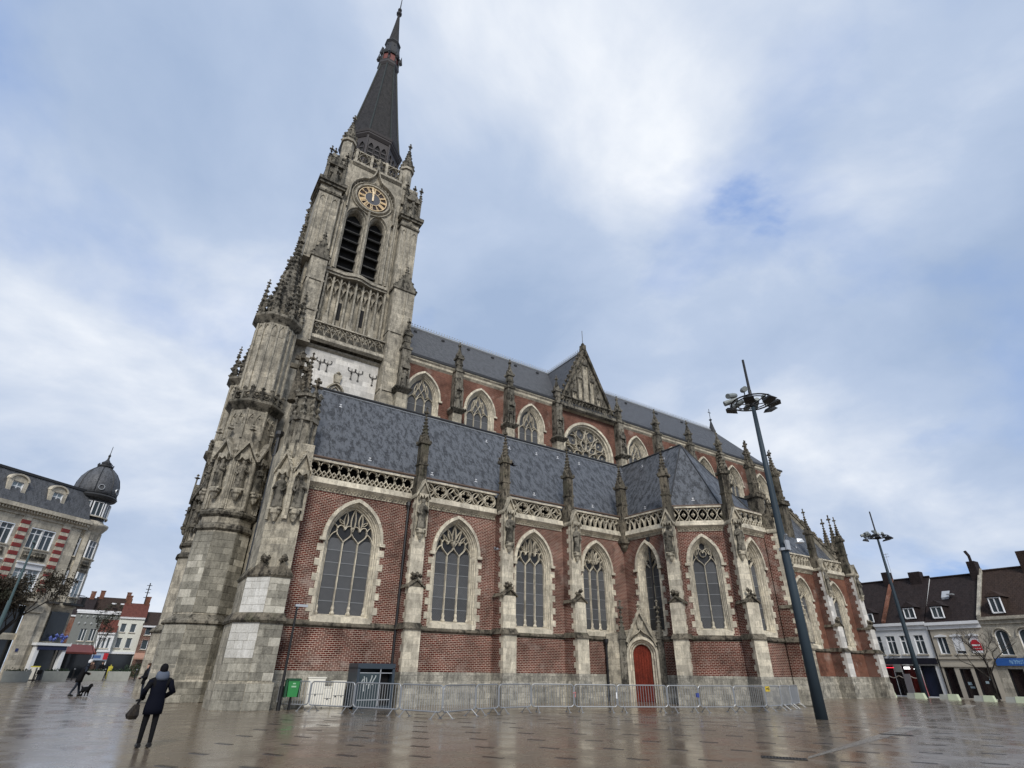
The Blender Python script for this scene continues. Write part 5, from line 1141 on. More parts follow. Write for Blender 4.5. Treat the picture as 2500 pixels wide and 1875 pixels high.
t = thing('glass_booth', 'dark navy glazed booth against the brick aisle wall', 'booth', (10.28, 27.35, 0))
b = MB(f); b.box(-.92, .92, -.02, 1.3, 1.62, 1.84); ob('roof', b, BOOTH, t)
for u in (-.92, .80): b = MB(f); b.box(u, u+.12, -.02, .1, 0, 1.65); ob('post', b, BOOTH, t)
b = MB(f); b.box(-.92, -.86, .1, 1.28, 0, 1.65); b.box(.86, .92, .1, 1.28, 0, 1.65); b.box(-.9, .9, 1.24, 1.28, 0, 1.65); ob('side_panel', b, BOOTH, t)
b = MB(f); b.box(-.8, .18, .03, .05, .1, 1.45); pn = ob('glass_panel', b, plain('smeared_glass', (.03, .045, .05), .12), t); b = MB(f); 
for q in ((-.55, 1.3, -.5, .7), (-.45, 1.25, -.38, .95), (-.18, 1.35, -.28, .8), (.0, 1.35, -.12, .95), (-.6, 1.2, -.62, 1.0)): b.rib(bez((q[0], q[1]), (q[0]+.06, q[1]-.1), (q[2]-.05, q[3]+.2), (q[2], q[3]), 5), .05, .02, .03)
ob('paint_streak', b, plain('whitewash_smear', (.35, .37, .36), .6), pn)
b = MB(f); b.box(.2, .24, .02, .06, .05, 1.62); b.box(-.8, .8, .02, .05, 1.43, 1.46); b.box(-.8, .8, .02, .05, .34, .37); ob('mullion', b, ZINC, t); b = MB(f); b.box(.26, .8, .5, .52, 0, 1.5); ob('open_interior', b, DARK, t); b = MB(f); b.box(-.92, .92, -.04, 1.3, 0, .1); ob('threshold', b, BOOTH, t)
# ---- drains and kerb lines in the square
DR = plain('cast_iron_grate', (.025, .023, .021), .45, .3)
def grate(label, x, y, w, d, a, n):
    t = thing('drain_grate', label, 'drain', gloc(x, y), 'cast iron drain grates in the paving'); f = Fr(x, y, a, gz(x, y)+.004); b = MB(f); b.box(-w/2, w/2, -d/2, -d/2+.04, 0, .008); b.box(-w/2, w/2, d/2-.04, d/2, 0, .008); b.box(-w/2, -w/2+.04, -d/2, d/2, 0, .008); b.box(w/2-.04, w/2, -d/2, d/2, 0, .008); ob('frame', b, DR, t)
    b = MB(f); b.box(-w/2+.03, w/2-.03, -d/2+.03, d/2-.03, -.02, .001); ob('pit', b, DARK, t)
    me = MB(); me.box(-.014, .014, -d/2+.03, d/2-.03, 0, .007); m_ = me.mesh('slat'); m_.materials.append(DR)
    for k in range(n): o = put('slat', m_, t, f(-w/2+w*(k+.5)/n, 0, 0), a)
grate('wide slotted drain grate in the wet paving below the lighting mast', 13.17, 8.86, .95, .36, R(-54), 14)
grate('narrow slotted drain grate near the end of the stone channel', 21.5, 10.3, .9, .3, R(-54), 12)
ch = MB(); ch.add([(13.6, 8.55, .004), (13.95, 8.75, .004), (24.9, 11.65, .004), (52, 19.6, gz(52, 19)+.006), (52, 18.9, gz(52, 19)+.006), (24.9, 11.05, .004)], [(0, 1, 2, 5), (5, 2, 3, 4)]); c_ = ob('pavement_channel', ch, stone('channel_stone', (.40, .37, .32), (.32, .295, .255), (.1, .09, .08), .5, (.6, .3), rough=.25)); c_['kind'] = 'structure'
ch = MB(); ch.add([(-.5, 36.2, .004), (2.4, 34.0, .004), (2.3, 35.2, .004), (.2, 42, .004), (-.8, 42, .004)], [(0, 1, 2, 3, 4)]); c_ = ob('pavement_apron', ch, MATS['channel_stone']); c_['kind'] = 'structure'

# ================================================================== people and animals
def skin_mesh(name, verts, edges, radii, material, parent=None, root=0, sub=2, loc=None, rz=0.0):
    me = bpy.data.meshes.new(name); me.from_pydata(verts, edges, []); me.update(); me.materials.append(material); o = link(name, me, parent)
    sk = o.modifiers.new('skin', 'SKIN'); sk.use_smooth_shade = True
    lay = me.skin_vertices[0].data
    for i, r in enumerate(radii): lay[i].radius = (r, r) if not hasattr(r, '__len__') else r; lay[i].use_root = (i == root)
    s = o.modifiers.new('subsurf', 'SUBSURF'); s.levels = sub; s.render_levels = sub
    return o
SKIN = plain('skin_tone', (.42, .26, .19), .5)
def person(label, x, y, h, face, coat, trousers, hair, hat=None, lean=0.0, stride=.15, arms='down', coatlen=.52, hood=None, group=None, shoes=None, kind='person'):
    k = h/1.7; z0 = gz(x, y); c, s = math.cos(face), math.sin(face)      # local +y = the way the person faces
    def W(px, py, pz): return (x+(px*c-py*s)*k, y+(px*s+py*c)*k, z0+pz*k)
    ln = lambda z: lean*max(0, z-.85)
    bodyv = [(0, 0, .92), (0, ln(1.12), 1.12), (0, ln(1.34), 1.34), (0, ln(1.45)+.01, 1.47), (0, ln(1.55)+.02, 1.56), (0, ln(1.64)+.03, 1.66),
             (-.09, 0, .88), (-.10, stride*.5, .48), (-.10, stride-.02, .08), (-.10, stride+.13, .035), (.09, 0, .88), (.10, -stride*.35, .49), (.10, -stride-.02, .09), (.10, -stride+.12, .035)]
    if arms == 'front': A = [(-.19, ln(1.38), 1.37), (-.29, .03+ln(1.1), 1.12), (-.20, .27+ln(1.1), 1.06), (-.12, .34+ln(1.1), 1.08), (.19, ln(1.38), 1.37), (.29, .02+ln(1.1), 1.12), (.16, .25+ln(1.1), 1.02), (.08, .33+ln(1.1), 1.04)]
    elif arms == 'bag': A = [(-.19, 0, 1.37), (-.30, -.03, 1.14), (-.27, .14, .99), (-.24, .24, 1.0), (.19, 0, 1.37), (.31, .0, 1.13), (.2, .2, 1.02), (.1, .27, 1.05)]
    else: A = [(-.19, ln(1.38), 1.37), (-.25, ln(1.1)-.02, 1.1), (-.25, ln(.9)+.06, .86), (-.24, ln(.85)+.09, .77), (.19, ln(1.38), 1.37), (.25, ln(1.1)+.02, 1.1), (.25, ln(.9)+.1, .87), (.24, ln(.85)+.13, .78)]
    V = [W(*p) for p in bodyv+A]
    E_ = [(0, 1), (1, 2), (2, 3), (3, 4), (4, 5), (0, 6), (6, 7), (7, 8), (8, 9), (0, 10), (10, 11), (11, 12), (12, 13), (2, 14), (14, 15), (15, 16), (16, 17), (2, 18), (18, 19), (19, 20), (20, 21)]
    rad = [.15, .14, .16, .06, .095, .085, .095, .068, .05, .04, .095, .068, .05, .04, .075, .055, .042, .036, .075, .055, .042, .036]
    t = thing('person', label, 'person', (x, y, z0), group)
    skin_mesh('body', V, E_, [r*k for r in rad], trousers, t)
    # head with face
    hm = MB(); hx, hy, hz = 0, ln(1.6)+.03, 1.60; rings = []
    for zz, r, oy in ((-.13, .035, .03), (-.115, .06, .025), (-.07, .078, .012), (-.02, .088, 0), (.04, .09, -.005), (.09, .078, -.008), (.125, .045, -.01), (.135, .01, -.01)):
        rings.append([W(hx+r*.86*math.cos(a), hy+oy+r*1.08*math.sin(a), hz+zz) for a in [2*math.pi*j/12 for j in range(12)]])
    hm.loft(rings); hm.pyr([W(-.014, hy+.085, 0)[:2], W(.014, hy+.085, 0)[:2], W(0, hy+.12, 0)[:2]], z0+(hz-.03)*k, W(0, hy+.09, hz+.02))
    for sx in (-1, 1): p = W(sx*.08, hy, hz-.01); hm.octa(*p, .02*k, .035*k)
    hd = ob('head', hm, SKIN, t, True)
    fm = MB()
    for sx in (-1, 1): p = W(sx*.034, hy+.083, hz+.008); fm.octa(*p, .012*k)
    p = W(0, hy+.085, hz-.06); fm.octa(*p, .018*k, .006*k); ob('eyes_and_mouth', fm, BLACK, hd)
    hm = MB(); rings = []
    for zz, r in ((-.06, .085), (0.0, .1), (.05, .102), (.1, .088), (.135, .05), (.145, .012)):
        rings.append([W(hx+r*.88*math.cos(a), hy-.015+r*1.08*math.sin(a)*(1 if math.sin(a) < .3 or zz > .04 else .55), hz+zz) for a in [2*math.pi*j/12 for j in range(12)]])
    hm.loft(rings); ob('hat' if hat else 'hair', hm, hat or hair, t, True)
    # coat: torso with sleeves, follows the body
    cm = MB(); rings = []; cb = .92-coatlen*.5
    for zz, rx, ry in ((cb, .205, .155), (cb+.12, .205, .16), (.92, .195, .15), (1.1, .175, .14), (1.25, .19, .145), (1.36, .195, .13), (1.44, .13, .105), (1.49, .075, .075)):
        rings.append([W(rx*math.cos(a)*(1+.02*math.sin(6*a+zz*9)), ln(zz)+ry*math.sin(a), zz) for a in [2*math.pi*j/16 for j in range(16)]])
    cm.loft(rings); ob('coat', cm, coat, t, True)
    cm = MB(); cm.tube([W(*p) for p in A[:3]], [.085*k, .07*k, .056*k], 8); ob('sleeve', cm, coat, t, True); cm = MB(); cm.tube([W(*p) for p in A[4:7]], [.085*k, .07*k, .056*k], 8); ob('sleeve', cm, coat, t, True)
    for i in (2, 6):
        hnd = MB(); q0, q1 = Vector(W(*A[i])), Vector(W(*A[i+1])); dv = (q1-q0).normalized(); sd_ = dv.cross(Vector((0, 0, 1))); sd_ = sd_.normalized() if sd_.length > .01 else Vector((1, 0, 0)); hnd.tube([q0, q0+dv*.045, q0+dv*.09], [.028, .036, .032], 8)
        for j in range(4): o_ = sd_*((j-1.5)*.017); L = (.062, .075, .07, .055)[j]; hnd.tube([q0+dv*.085+o_, q0+dv*(.085+L*.6)+o_, q0+dv*(.085+L)+o_*.9-Vector((0, 0, .018))], [.0085, .008, .007], 5)
        hnd.tube([q0+dv*.03+sd_*.03, q0+dv*.07+sd_*.052, q0+dv*.1+sd_*.05], [.011, .01, .008], 5); ob('hand', hnd, SKIN, t)
    for i in (8, 12):
        sm = MB(); a_, b_ = Vector(V[i]), Vector(V[i+1]); d_ = (b_-a_); d_.z = 0; d_.normalize(); sm.tube([a_-d_*.06*k-Vector((0, 0, .03)), a_+Vector((0, 0, -.02)), b_+d_*.03], [.05*k, .058*k, .04*k], 8); ob('shoe', sm, shoes or BLACK, t)
    if hood:
        cm = MB(); rings = []
        for zz, r in ((1.40, .14), (1.46, .155), (1.53, .14), (1.57, .11)): rings.append([W(r*math.cos(a), ln(1.45)-.03+r*.85*math.sin(a), zz+.025*math.sin(a)) for a in [2*math.pi*j/14 for j in range(14)]])
        cm.loft(rings); ob('hood', cm, hood, t, True)
    return t, W
NAVY = plain('navy_padded_fabric', (.0045, .0055, .011), .8, 0, .3, .08); BLK = plain('black_cloth', (.008, .008, .009), .8, 0, .3, .08); JEAN = plain('dark_denim', (.020, .025, .035), .8, 0, .3, .08); GREYH = plain('grey_hood_fabric', (.085, .10, .13), .8, 0, .3, .08); HAIRB = plain('brown_hair', (.05, .03, .02), .6, 0, .3, .08); HAIRW = plain('white_cap_cloth', (.6, .6, .6), .7); BROWN = plain('brown_wool', (.07, .045, .035), .8, 0, .3, .08)
pw_, PW = person('person in navy padded coat and black beanie seen from behind carrying a bag', .98, 16.8, 1.66, R(8), NAVY, BLK, HAIRB, BLK, .04, .06, 'bag', .50, GREYH)
bt = thing('shoulder_bag', 'black patterned tote bag hanging at the side of the person in navy', 'bag', PW(-.42, .12, .6)); b = MB(); 
def wl(l): return [PW(*p) for p in l]
b.loft([wl([(-.46, -.08, .58), (-.32, -.08, .58), (-.32, .32, .58), (-.46, .32, .58)]), wl([(-.49, -.11, .66), (-.29, -.11, .66), (-.29, .34, .66), (-.49, .34, .66)]), wl([(-.38, -.0, .87), (-.30, -.0, .87), (-.30, .24, .87), (-.38, .24, .87)])]); ob('bag_body', b, stone('patterned_bag_cloth', (.02, .018, .016), (.012, .011, .011), (.06, .045, .03), .6, None), bt)
b = MB(); b.tube(wl([(-.34, .02, .86), (-.30, .08, .99), (-.27, .12, 1.05), (-.30, .16, .99), (-.34, .22, .86)]), .014, 5); ob('strap', b, BLK, bt)
person('person in dark coat and black trousers leaning against the tower base', 1.42, 36.6, 1.68, R(110), BLK, JEAN, HAIRB, None, -.02, .05, 'front', .3, None)
person('person in black with white cap bending forward over a small dog', -1.60, 42.75, 1.82, R(-75), BLK, JEAN, HAIRW, HAIRW, .30, .22, 'front', .55, None)
person('person in black walking between the concrete planters', -1.36, 80.6, 1.75, R(160), BLK, BLK, HAIRB, None, .05, .16, 'front', .4, None)
person('person in dark brown coat beside the walker by the planters', -2.3, 84.0, 1.72, R(170), BROWN, BLK, HAIRB, None, .03, .12, 'down', .5, None)
person('person in dark jacket walking past the shuttered cream shopfront', 64.9, 18.9, 1.75, R(60), BLK, JEAN, HAIRB, None, .1, .25, 'down', .4, None)
person('person in black jacket passing the arched-window house', 65.2, 17.9, 1.7, R(200), BLK, BLK, HAIRB, None, .0, .15, 'down', .4, None)
# dog
dg = thing('dog', 'small black dog standing on the wet paving at the feet of the bending person', 'dog', (-1.15, 42.2, 0)); 
def dgv(p): a = R(-52); return (-1.15+p[0]*math.cos(a)-p[1]*math.sin(a), 42.2+p[0]*math.sin(a)+p[1]*math.cos(a), p[2])
dv_ = [(0, 0, .36), (.2, 0, .38), (.3, 0, .46), (.37, 0, .56), (.50, 0, .54), (-.2, 0, .37), (-.3, 0, .44), (-.36, 0, .54), (.2, .07, .24), (.22, .07, .12), (.23, .07, .02), (.2, -.07, .24), (.18, -.07, .12), (.19, -.07, .02), (-.18, .07, .26), (-.25, .07, .14), (-.2, .07, .02), (-.18, -.07, .26), (-.27, -.07, .14), (-.23, -.07, .02), (.36, .05, .64), (.36, -.05, .64)]
skin_mesh('body', [dgv(p) for p in dv_], [(0, 1), (1, 2), (2, 3), (3, 4), (0, 5), (5, 6), (6, 7), (1, 8), (8, 9), (9, 10), (1, 11), (11, 12), (12, 13), (5, 14), (14, 15), (15, 16), (5, 17), (17, 18), (18, 19), (3, 20), (3, 21)], [.12, .125, .08, .085, .04, .11, .035, .025, .05, .03, .028, .05, .03, .028, .06, .032, .028, .06, .032, .028, .03, .03], BLK, dg)
# birds
def bird(label, x, y, z, a, span):
    f = Fr(x, y, a, z); b = MB(f); b.lathe([(.005, -.18), (.05, -.1), (.06, 0), (.045, .1), (.01, .16)], (0, 0), 8); b.v = []; b.F = []
    b.tube([(0, -.2, 0), (0, -.08, .01), (0, .05, .02), (0, .14, .05), (0, .19, .04)], [.012, .05, .055, .04, .008], 8)
    for s in (-1, 1): b.loft([[(s*.04, -.06, .03), (s*.04, .07, .03), (s*.04, .0, .045)], [(s*span*.25, -.07, .10), (s*span*.25, .06, .12), (s*span*.25, 0, .125)], [(s*span*.5, -.08, .05), (s*span*.5, -.04, .05), (s*span*.5, -.06, .055)]])
    b.loft([[(-.05, -.3, 0), (.05, -.3, 0), (0, -.3, .015)], [(-.02, -.16, 0), (.02, -.16, 0), (0, -.16, .02)]]); return tag(ob('bird', b, BLK if span > .5 else plain('pigeon_grey', (.2, .2, .22), .7)), label, 'bird')
bird('black bird gliding past the pinnacle of the second buttress', 17.9, 27.6, 13.3, R(60), .7)
bird('pale grey pigeon flying beside the second buttress', 16.6, 27.2, 7.8, R(20), .48)
# ================================================================== buildings around the square
LIME = stone('facade_limestone', (.60, .55, .45), (.52, .475, .385), (.24, .215, .175), .4, (1.1, .45), jamt=.3, fa=.3)
REDB = plain('red_glazed_brick', (.20, .028, .022), .55)
WFRAME = plain('white_window_frame', (.72, .73, .74), .45)
WPANE = plain('window_pane_glass', (.05, .065, .075), .06); WPALE = plain('curtained_pane_glass', (.26, .31, .32), .1)
MANS = slatem('mansard_slate', (.055, .058, .062), (.075, .078, .085), .3, .5)
def bwin(par, fr, u0, u1, z0, z1, d=.0, mull=1, trans=None, pane=None, fr_m=None, depth=.18, archh=0, name='window', sill=True, framew=.09):
    """A built window: recessed frame, panes, sill; reveal box set in a dark opening."""
    fm = fr_m or WFRAME; pane = pane or WPANE; uc = (u0+u1)/2; hw = (u1-u0)/2
    A = arch(hw, z0, z1-archh, z1, 6, uc) if archh else [(u0, z0), (u0, z1), (u1, z1), (u1, z0)]
    b = MB(fr); strip(b, A, d-.012, A, d+depth); w_ = ob(name, b, fm if archh == 0 else LIME, par)
    b = MB(fr); b.rib(A+[A[0]], framew*2, d+depth-.05, d+depth)
    for k in range(1, mull+1): u = u0+(u1-u0)*k/(mull+1); b.box(u-framew/2, u+framew/2, d+depth-.06, d+depth, z0, z1-archh*.5)
    if trans: b.box(u0, u1, d+depth-.055, d+depth, trans-framew/2, trans+framew/2)
    ob('frame', b, fm, w_)
    cells = [(u0+(u1-u0)*k/(mull+1), u0+(u1-u0)*(k+1)/(mull+1)) for k in range(mull+1)]
    for a, c in cells:
        for za, zb in (((z0, trans), (trans, z1-archh*.4)) if trans else ((z0, z1-archh*.4),)):
            b = MB(fr); b.quad((a, d+depth-.02, za), (c, d+depth-.02, za), (c, d+depth-.02, zb), (a, d+depth-.02, zb)); ob('pane', b, pane, w_)
    if archh: b = MB(fr); b.add([(u, d+depth-.015, z) for u, z in A], [tuple(range(len(A)))]); ob('head_pane', b, pane, w_)
    if sill: b = MB(fr); b.box(u0-.1, u1+.1, d-.12, d+.05, z0-.12, z0); ob('sill', b, LIME if fm is WFRAME else fm, w_)
    return w_
def holes_rect(mb, u0, u1, z0, z1, rects, d=0.0):
    """Wall face with rectangular openings cut by a grid."""
    us = sorted({u0, u1, *[r[0] for r in rects], *[r[1] for r in rects]}); zs_ = sorted({z0, z1, *[r[2] for r in rects], *[r[3] for r in rects]})
    for a, b in zip(us[:-1], us[1:]):
        for c, e in zip(zs_[:-1], zs_[1:]):
            m, n = (a+b)/2, (c+e)/2
            if not any(r[0] < m < r[1] and r[2] < n < r[3] for r in rects): mb.quad((a, d, c), (b, d, c), (b, d, e), (a, d, e))
# ---- corner building with the dome
LB = thing('corner_building', 'ornate pale stone corner building with slate dome and striped red brick piers', 'building', (-9, 80, 0)); FL = Fr(-7.66, 79.07, R(40.49))
rects = []; bays = [-3.75-4.2*i for i in range(5)]
for uc in bays: rects += [(uc-1.25, uc+1.25, 12.2, 14.25), (uc-1.25, uc+1.25, 8.0, 10.75), (uc-1.5, uc+1.5, .4, 3.6), (uc-1.5, uc+1.5, 4.2, 6.8)]
b = MB(FL); holes_rect(b, -23, .1, 0, 15.4, rects); b.quad((-23, 0, 0), (-23, 12, 0), (-23, 12, 15.4), (-23, 0, 15.4)); wl_ = ob('wall', b, LIME, LB)
for i, uc in enumerate(bays):
    for s in (-1, 1):
        bwin(LB, FL, uc+s*.64-.58, uc+s*.64+.58, 12.25, 14.2, 0, 1, 13.7, pane=WPANE); bwin(LB, FL, uc+s*.64-.58, uc+s*.64+.58, 8.05, 10.2, 0, 1, 9.8, pane=WPALE)
    b = MB(FL); b.box(uc-1.3, uc+1.3, -.06, .1, 10.2, 10.72); b.box(uc-1.4, uc+1.4, -.2, 0, 10.72, 10.86); ob('shutter_box', b, WFRAME, LB)
    b = MB(FL); b.quad((uc-1.5, .3, .4), (uc+1.5, .3, .4), (uc+1.5, .3, 6.8), (uc-1.5, .3, 6.8)); ob('shop_glazing', b, GLASSD, LB)
    b = MB(FL); b.box(uc-1.2, uc+1.2, -.05, 0, 11.1, 11.9); [b.octa(uc+q*.3, -.08, 11.5, .22, .2) for q in range(-3, 4)]; ob('carved_panel', b, CARVED, LB)
    b = MB(FL); b.box(uc-1.9, uc+1.9, -.9, 0, 7.2, 7.45); b.box(uc-1.9, uc+1.9, -.5, 0, 6.9, 7.2); ob('balcony', b, LIME, LB)
    rl = MB(FL); [rl.tube([(uc-1.85+q*.123, -.85, 7.45), (uc-1.85+q*.123, -.85, 8.35)], .015, 4) for q in range(31)]; rl.tube([(uc-1.85, -.85, 8.35), (uc+1.85, -.85, 8.35)], .03, 4); [rl.rib(circ(uc-1.5+q*.6, 7.9, .22, 8), .04, -.87, -.83, True) for q in range(6)]; ob('balcony_railing', rl, BLACK, LB)
    # dormer
    f = Fr(*FL(uc-4.2*0-.05, 0, 0)[:2], FL.ang); b = MB(FL); b.box(uc-.95, uc-.55, .15, 1.8, 16.2, 18.6); b.box(uc+.55, uc+.95, .15, 1.8, 16.2, 18.6); b.box(uc-.55, uc+.55, .15, 1.8, 16.2, 16.4); b.rib(arch(.9, 18.5, 18.5, 19.1, 6, uc), .35, .05, 1.8); b.vprism([(uc-.9, 18.4), (uc+.9, 18.4), *[(u, z) for u, z in reversed(arch(.85, 18.5, 18.5, 19.1, 6, uc))]], .2, 1.8); dm = ob('dormer', b, LIME, LB); bwin(LB, FL, uc-.52, uc+.52, 16.45, 18.35, .15, 1, 17.9, pane=WPALE)
    # striped piers between bays
for uc in [-1.65-4.2*i for i in range(6)]:
    b = MB(FL); b.box(uc-.42, uc+.42, -.12, 0, 7.5, 15.3); pi_ = ob('pier', b, LIME, LB)
    for k in range(9): q = MB(FL); z = 8.2+k*.78; q.bev(uc-.43, uc+.43, -.15, 0, z, z+.4, .02); ob('brick_band', q, REDB, pi_)
    b = MB(FL); b.box(uc-.7, uc+.7, -.25, 0, 0, 6.9); b.box(uc-.8, uc+.8, -.4, 0, 6.2, 6.9); ob('ground_pier', b, LIME, LB)
b = MB(FL); 
for (z0, z1, p) in ((15.2, 15.5, .15), (15.5, 15.8, .3), (15.8, 16.2, .65)): b.box(-23, .6, -p, .3, z0, z1)
for k in range(75): b.box(-22.8+k*.31, -22.66+k*.31, -.5, -.1, 15.55, 15.8)
ob('cornice', b, LIME, LB)
b = MB(FL); b.add([(-23, -.3, 16.2), (.3, -.3, 16.2), (.3, 1.0, 19.6), (-23, 1.0, 19.6), (-23, 6, 20.2), (.3, 6, 20.2)], [(0, 1, 2, 3), (3, 2, 5, 4)]); ob('mansard_roof', b, MANS, LB); b = MB(FL); b.box(-23, .3, .85, 1.15, 19.5, 19.75); ob('roof_edge', b, LEAD, LB)
# round corner, dome
DC = FL(1.4, 2.0, 0)[:2]
b = MB(); b.lathe([(2.05, 0), (2.05, 6.9), (2.3, 7.1), (2.0, 7.4), (1.95, 15.1), (2.15, 15.4), (2.5, 15.9), (2.55, 16.15), (2.0, 16.3), (1.95, 16.5)], DC, 28); ob('corner_turret', b, LIME, LB, True)
b = MB(); b.lathe([(1.85, 16.3), (1.85, 18.9), (2.3, 19.1), (2.45, 19.35), (2.3, 19.55), (2.35, 19.6)], DC, 24); ob('dome_drum', b, LEAD, LB)
b = MB(); b.lathe([(2.2, 19.5), (2.24, 20.2), (2.16, 21.0), (1.92, 21.8), (1.48, 22.5), (.98, 22.95), (.65, 23.2)], DC, 24); dm = ob('dome', b, MANS, LB, True)
b = MB(); b.lathe([(.6, 23.1), (.85, 23.25), (.85, 23.4), (.5, 23.5), (.55, 23.8), (.3, 24.0), (.12, 24.3), (.1, 24.6), (.16, 24.75), (.04, 25.0), (.03, 26.0)], DC, 12)
for k in range(10): a = R(36)*k; b.octa(DC[0]+.8*math.cos(a), DC[1]+.8*math.sin(a), 23.5, .1, .14)
for k in range(8):
    a = R(45)*k; b.tube([(DC[0]+r*math.cos(a), DC[1]+r*math.sin(a), z) for r, z in ((2.22, 19.5), (2.26, 20.2), (2.18, 21.0), (1.94, 21.8), (1.5, 22.5), (1.0, 22.97), (.67, 23.2))], .06, 4)
ob('dome_lantern', b, LEAD, dm)
for a in (R(-75), R(-20)):
    f = Fr(DC[0]+2.12*math.cos(a), DC[1]+2.12*math.sin(a), a+R(90)); b = MB(f); b.rib(circ(0, 20.3, .3, 12), .14, -.2, .3, True); oe = ob('round_dormer', b, ZINC, dm); b = MB(f); b.add([(u, -.05, z) for u, z in circ(0, 20.3, .26, 12)], [tuple(range(12))]); ob('pane', b, GLASSD, oe)
for a, r in ((R(-100), 1.9), (R(-62), 1.9), (R(-25), 1.9), (R(10), 1.9)):
    f = Fr(DC[0]+r*math.cos(a), DC[1]+r*math.sin(a), a+R(90)); bwin(LB, f, -.5, .5, 17.0, 18.6, -.12, 1, None, WPANE, depth=.1)
for a in (R(-92), R(-35), R(15)):
    f = Fr(DC[0]+1.98*math.cos(a), DC[1]+1.98*math.sin(a), a+R(90))
    bwin(LB, f, -.55, .55, 12.3, 14.2, -.14, 1, 13.6, WPANE, depth=.12); bwin(LB, f, -.55, .55, 8.1, 10.7, -.14, 1, 9.9, WPALE, depth=.12); b = MB(f); b.box(-.6, .6, -.1, .1, 10.75, 11.0); b.box(-.5, .5, -.1, .1, 11.2, 11.9); [b.octa(q*.2, -.1, 11.5, .16) for q in (-2, -1, 0, 1, 2)]; ob('carved_panel', b, CARVED, LB)
    b = MB(f); b.box(-.9, .9, -.9, 0, 7.2, 7.42); [b.tube([(-.85+q*.13, -.8, 7.4), (-.85+q*.13, -.8, 8.3)], .015, 4) for q in range(14)]; b.tube([(-.85, -.8, 8.3), (.85, -.8, 8.3)], .03, 4); ob('corner_balcony', b, BLACK, LB)
for a in (R(-120), R(-64), R(-8)): f = Fr(DC[0]+1.98*math.cos(a), DC[1]+1.98*math.sin(a), a+R(90)); b = MB(f); b.box(-.25, .25, -.15, .1, 7.5, 15.2); ob('pilaster', b, LIME, LB)
f = Fr(DC[0]+2.05*math.cos(R(-55)), DC[1]+2.05*math.sin(R(-55)), R(35)); b = MB(f); b.box(-.9, .9, -.1, .1, 0, 3.2); b.box(-.9, .9, -.1, .1, 3.6, 6.5); ob('corner_doorway', b, GLASSD, LB)
b = MB(f); b.box(-1.5, -1.15, -.8, -.2, 0, 3.2); b.box(1.15, 1.5, -.8, -.2, 0, 3.2); b.box(-1.7, 1.7, -1.0, 0, 3.2, 3.45); ob('white_porch', b, WFRAME, LB); b = MB(f); b.box(-1.4, 1.4, -.9, -.7, 2.8, 3.2); ob('shop_fascia', b, plain('navy_fascia', (.015, .02, .06), .4), LB)
b = MB(FL); b.box(-2.0, -1.75, -.3, -.26, 2.55, 2.85); ob('street_plaque', b, plain('blue_enamel', (.02, .03, .12), .3), LB)
b = MB(f); [b.octa(.2+random.uniform(-.9, .9), -.9, 3.9+random.uniform(-.3, .35), .2) for q in range(14)]; ob('painted_sign_cluster', b, plain('blue_white_sign', (.06, .09, .30), .4), LB)
# ---- street behind
def gable_house(label, x0, x1, y, eave, ridge, wallm, roofm, wins, depth=9, back=None, name='house', group='houses in the street beyond the square', shop=None, chim=None):
    t = thing(name, label, 'house', ((x0+x1)/2, y, 0), group); f = Fr(x0, y); W_ = x1-x0; rects = [w[:4] for w in wins]
    b = MB(f); holes_rect(b, 0, W_, 0, eave, rects); b.quad((0, 0, 0), (0, depth, 0), (0, depth, eave), (0, depth/2, ridge), (0, 0, eave)); b.quad((W_, 0, 0), (W_, depth, 0), (W_, depth, eave), (W_, depth/2, ridge), (W_, 0, eave)); ob('wall', b, wallm, t)
    b = MB(f); b.quad((-.1, -.25, eave-.1), (W_+.1, -.25, eave-.1), (W_+.1, depth/2, ridge), (-.1, depth/2, ridge)); b.quad((-.1, depth+.2, eave-.1), (W_+.1, depth+.2, eave-.1), (W_+.1, depth/2, ridge), (-.1, depth/2, ridge)); ob('roof', b, roofm, t)
    b = MB(f); b.box(0, W_, -.22, 0, eave-.3, eave-.05); ob('eaves_cornice', b, WFRAME, t)
    for w in wins: bwin(t, f, *w[:4], 0, *(w[4:] or (1,)))
    if chim:
        for u in chim: b = MB(f); b.box(u-.35, u+.35, depth/2-.4, depth/2+.4, ridge-.8, ridge+1.1); b.box(u-.4, u+.4, depth/2-.45, depth/2+.45, ridge+.95, ridge+1.1); ob('chimney', b, BRICKN, t)
    return t, f
GREYW = plain('grey_render', (.17, .18, .17), .85); REDT = slatem('red_clay_tile', (.125, .042, .030), (.10, .035, .026), .15, .75, .3, .3, .2); CREAMW = plain('cream_render', (.62, .62, .55), .85); WHITEW = plain('white_render', (.68, .69, .69), .8); TILED = slatem('dark_roof_tile', (.026, .018, .017), (.019, .014, .014), .2, .7, .28, .26, .2); TILEB = slatem('brown_roof_tile', (.042, .027, .020), (.032, .021, .017), .2, .75, .28, .26, .2)
t, f = gable_house('grey rendered flat roofed block with white window surrounds', -7.4, -1.0, 112, 8.75, 8.8, GREYW, LEAD, [(1.2+i*1.25, 2.0+i*1.25, 4.6, 6.3, 1) for i in range(4)]+[(1.0+i*1.4, 1.8+i*1.4, 2.3, 3.4, 1) for i in range(4)])
b = MB(f); b.box(-.1, 6.5, -.2, .1, 8.7, 8.95); ob('white_parapet', b, WFRAME, t)
tm_ = MB(); tm_.octa(0, 0, 0, .2, .26); tmm = tm_.mesh('relief_medallion'); tmm.materials.append(plain('pale_relief_tile', (.34, .35, .34), .7))
for r_, zz in ((0, 8.0), (1, 7.0), (2, 4.05)):
    for i in range(8): put('relief_medallion', tmm, t, (-6.7+i*.78, 111.97, zz))
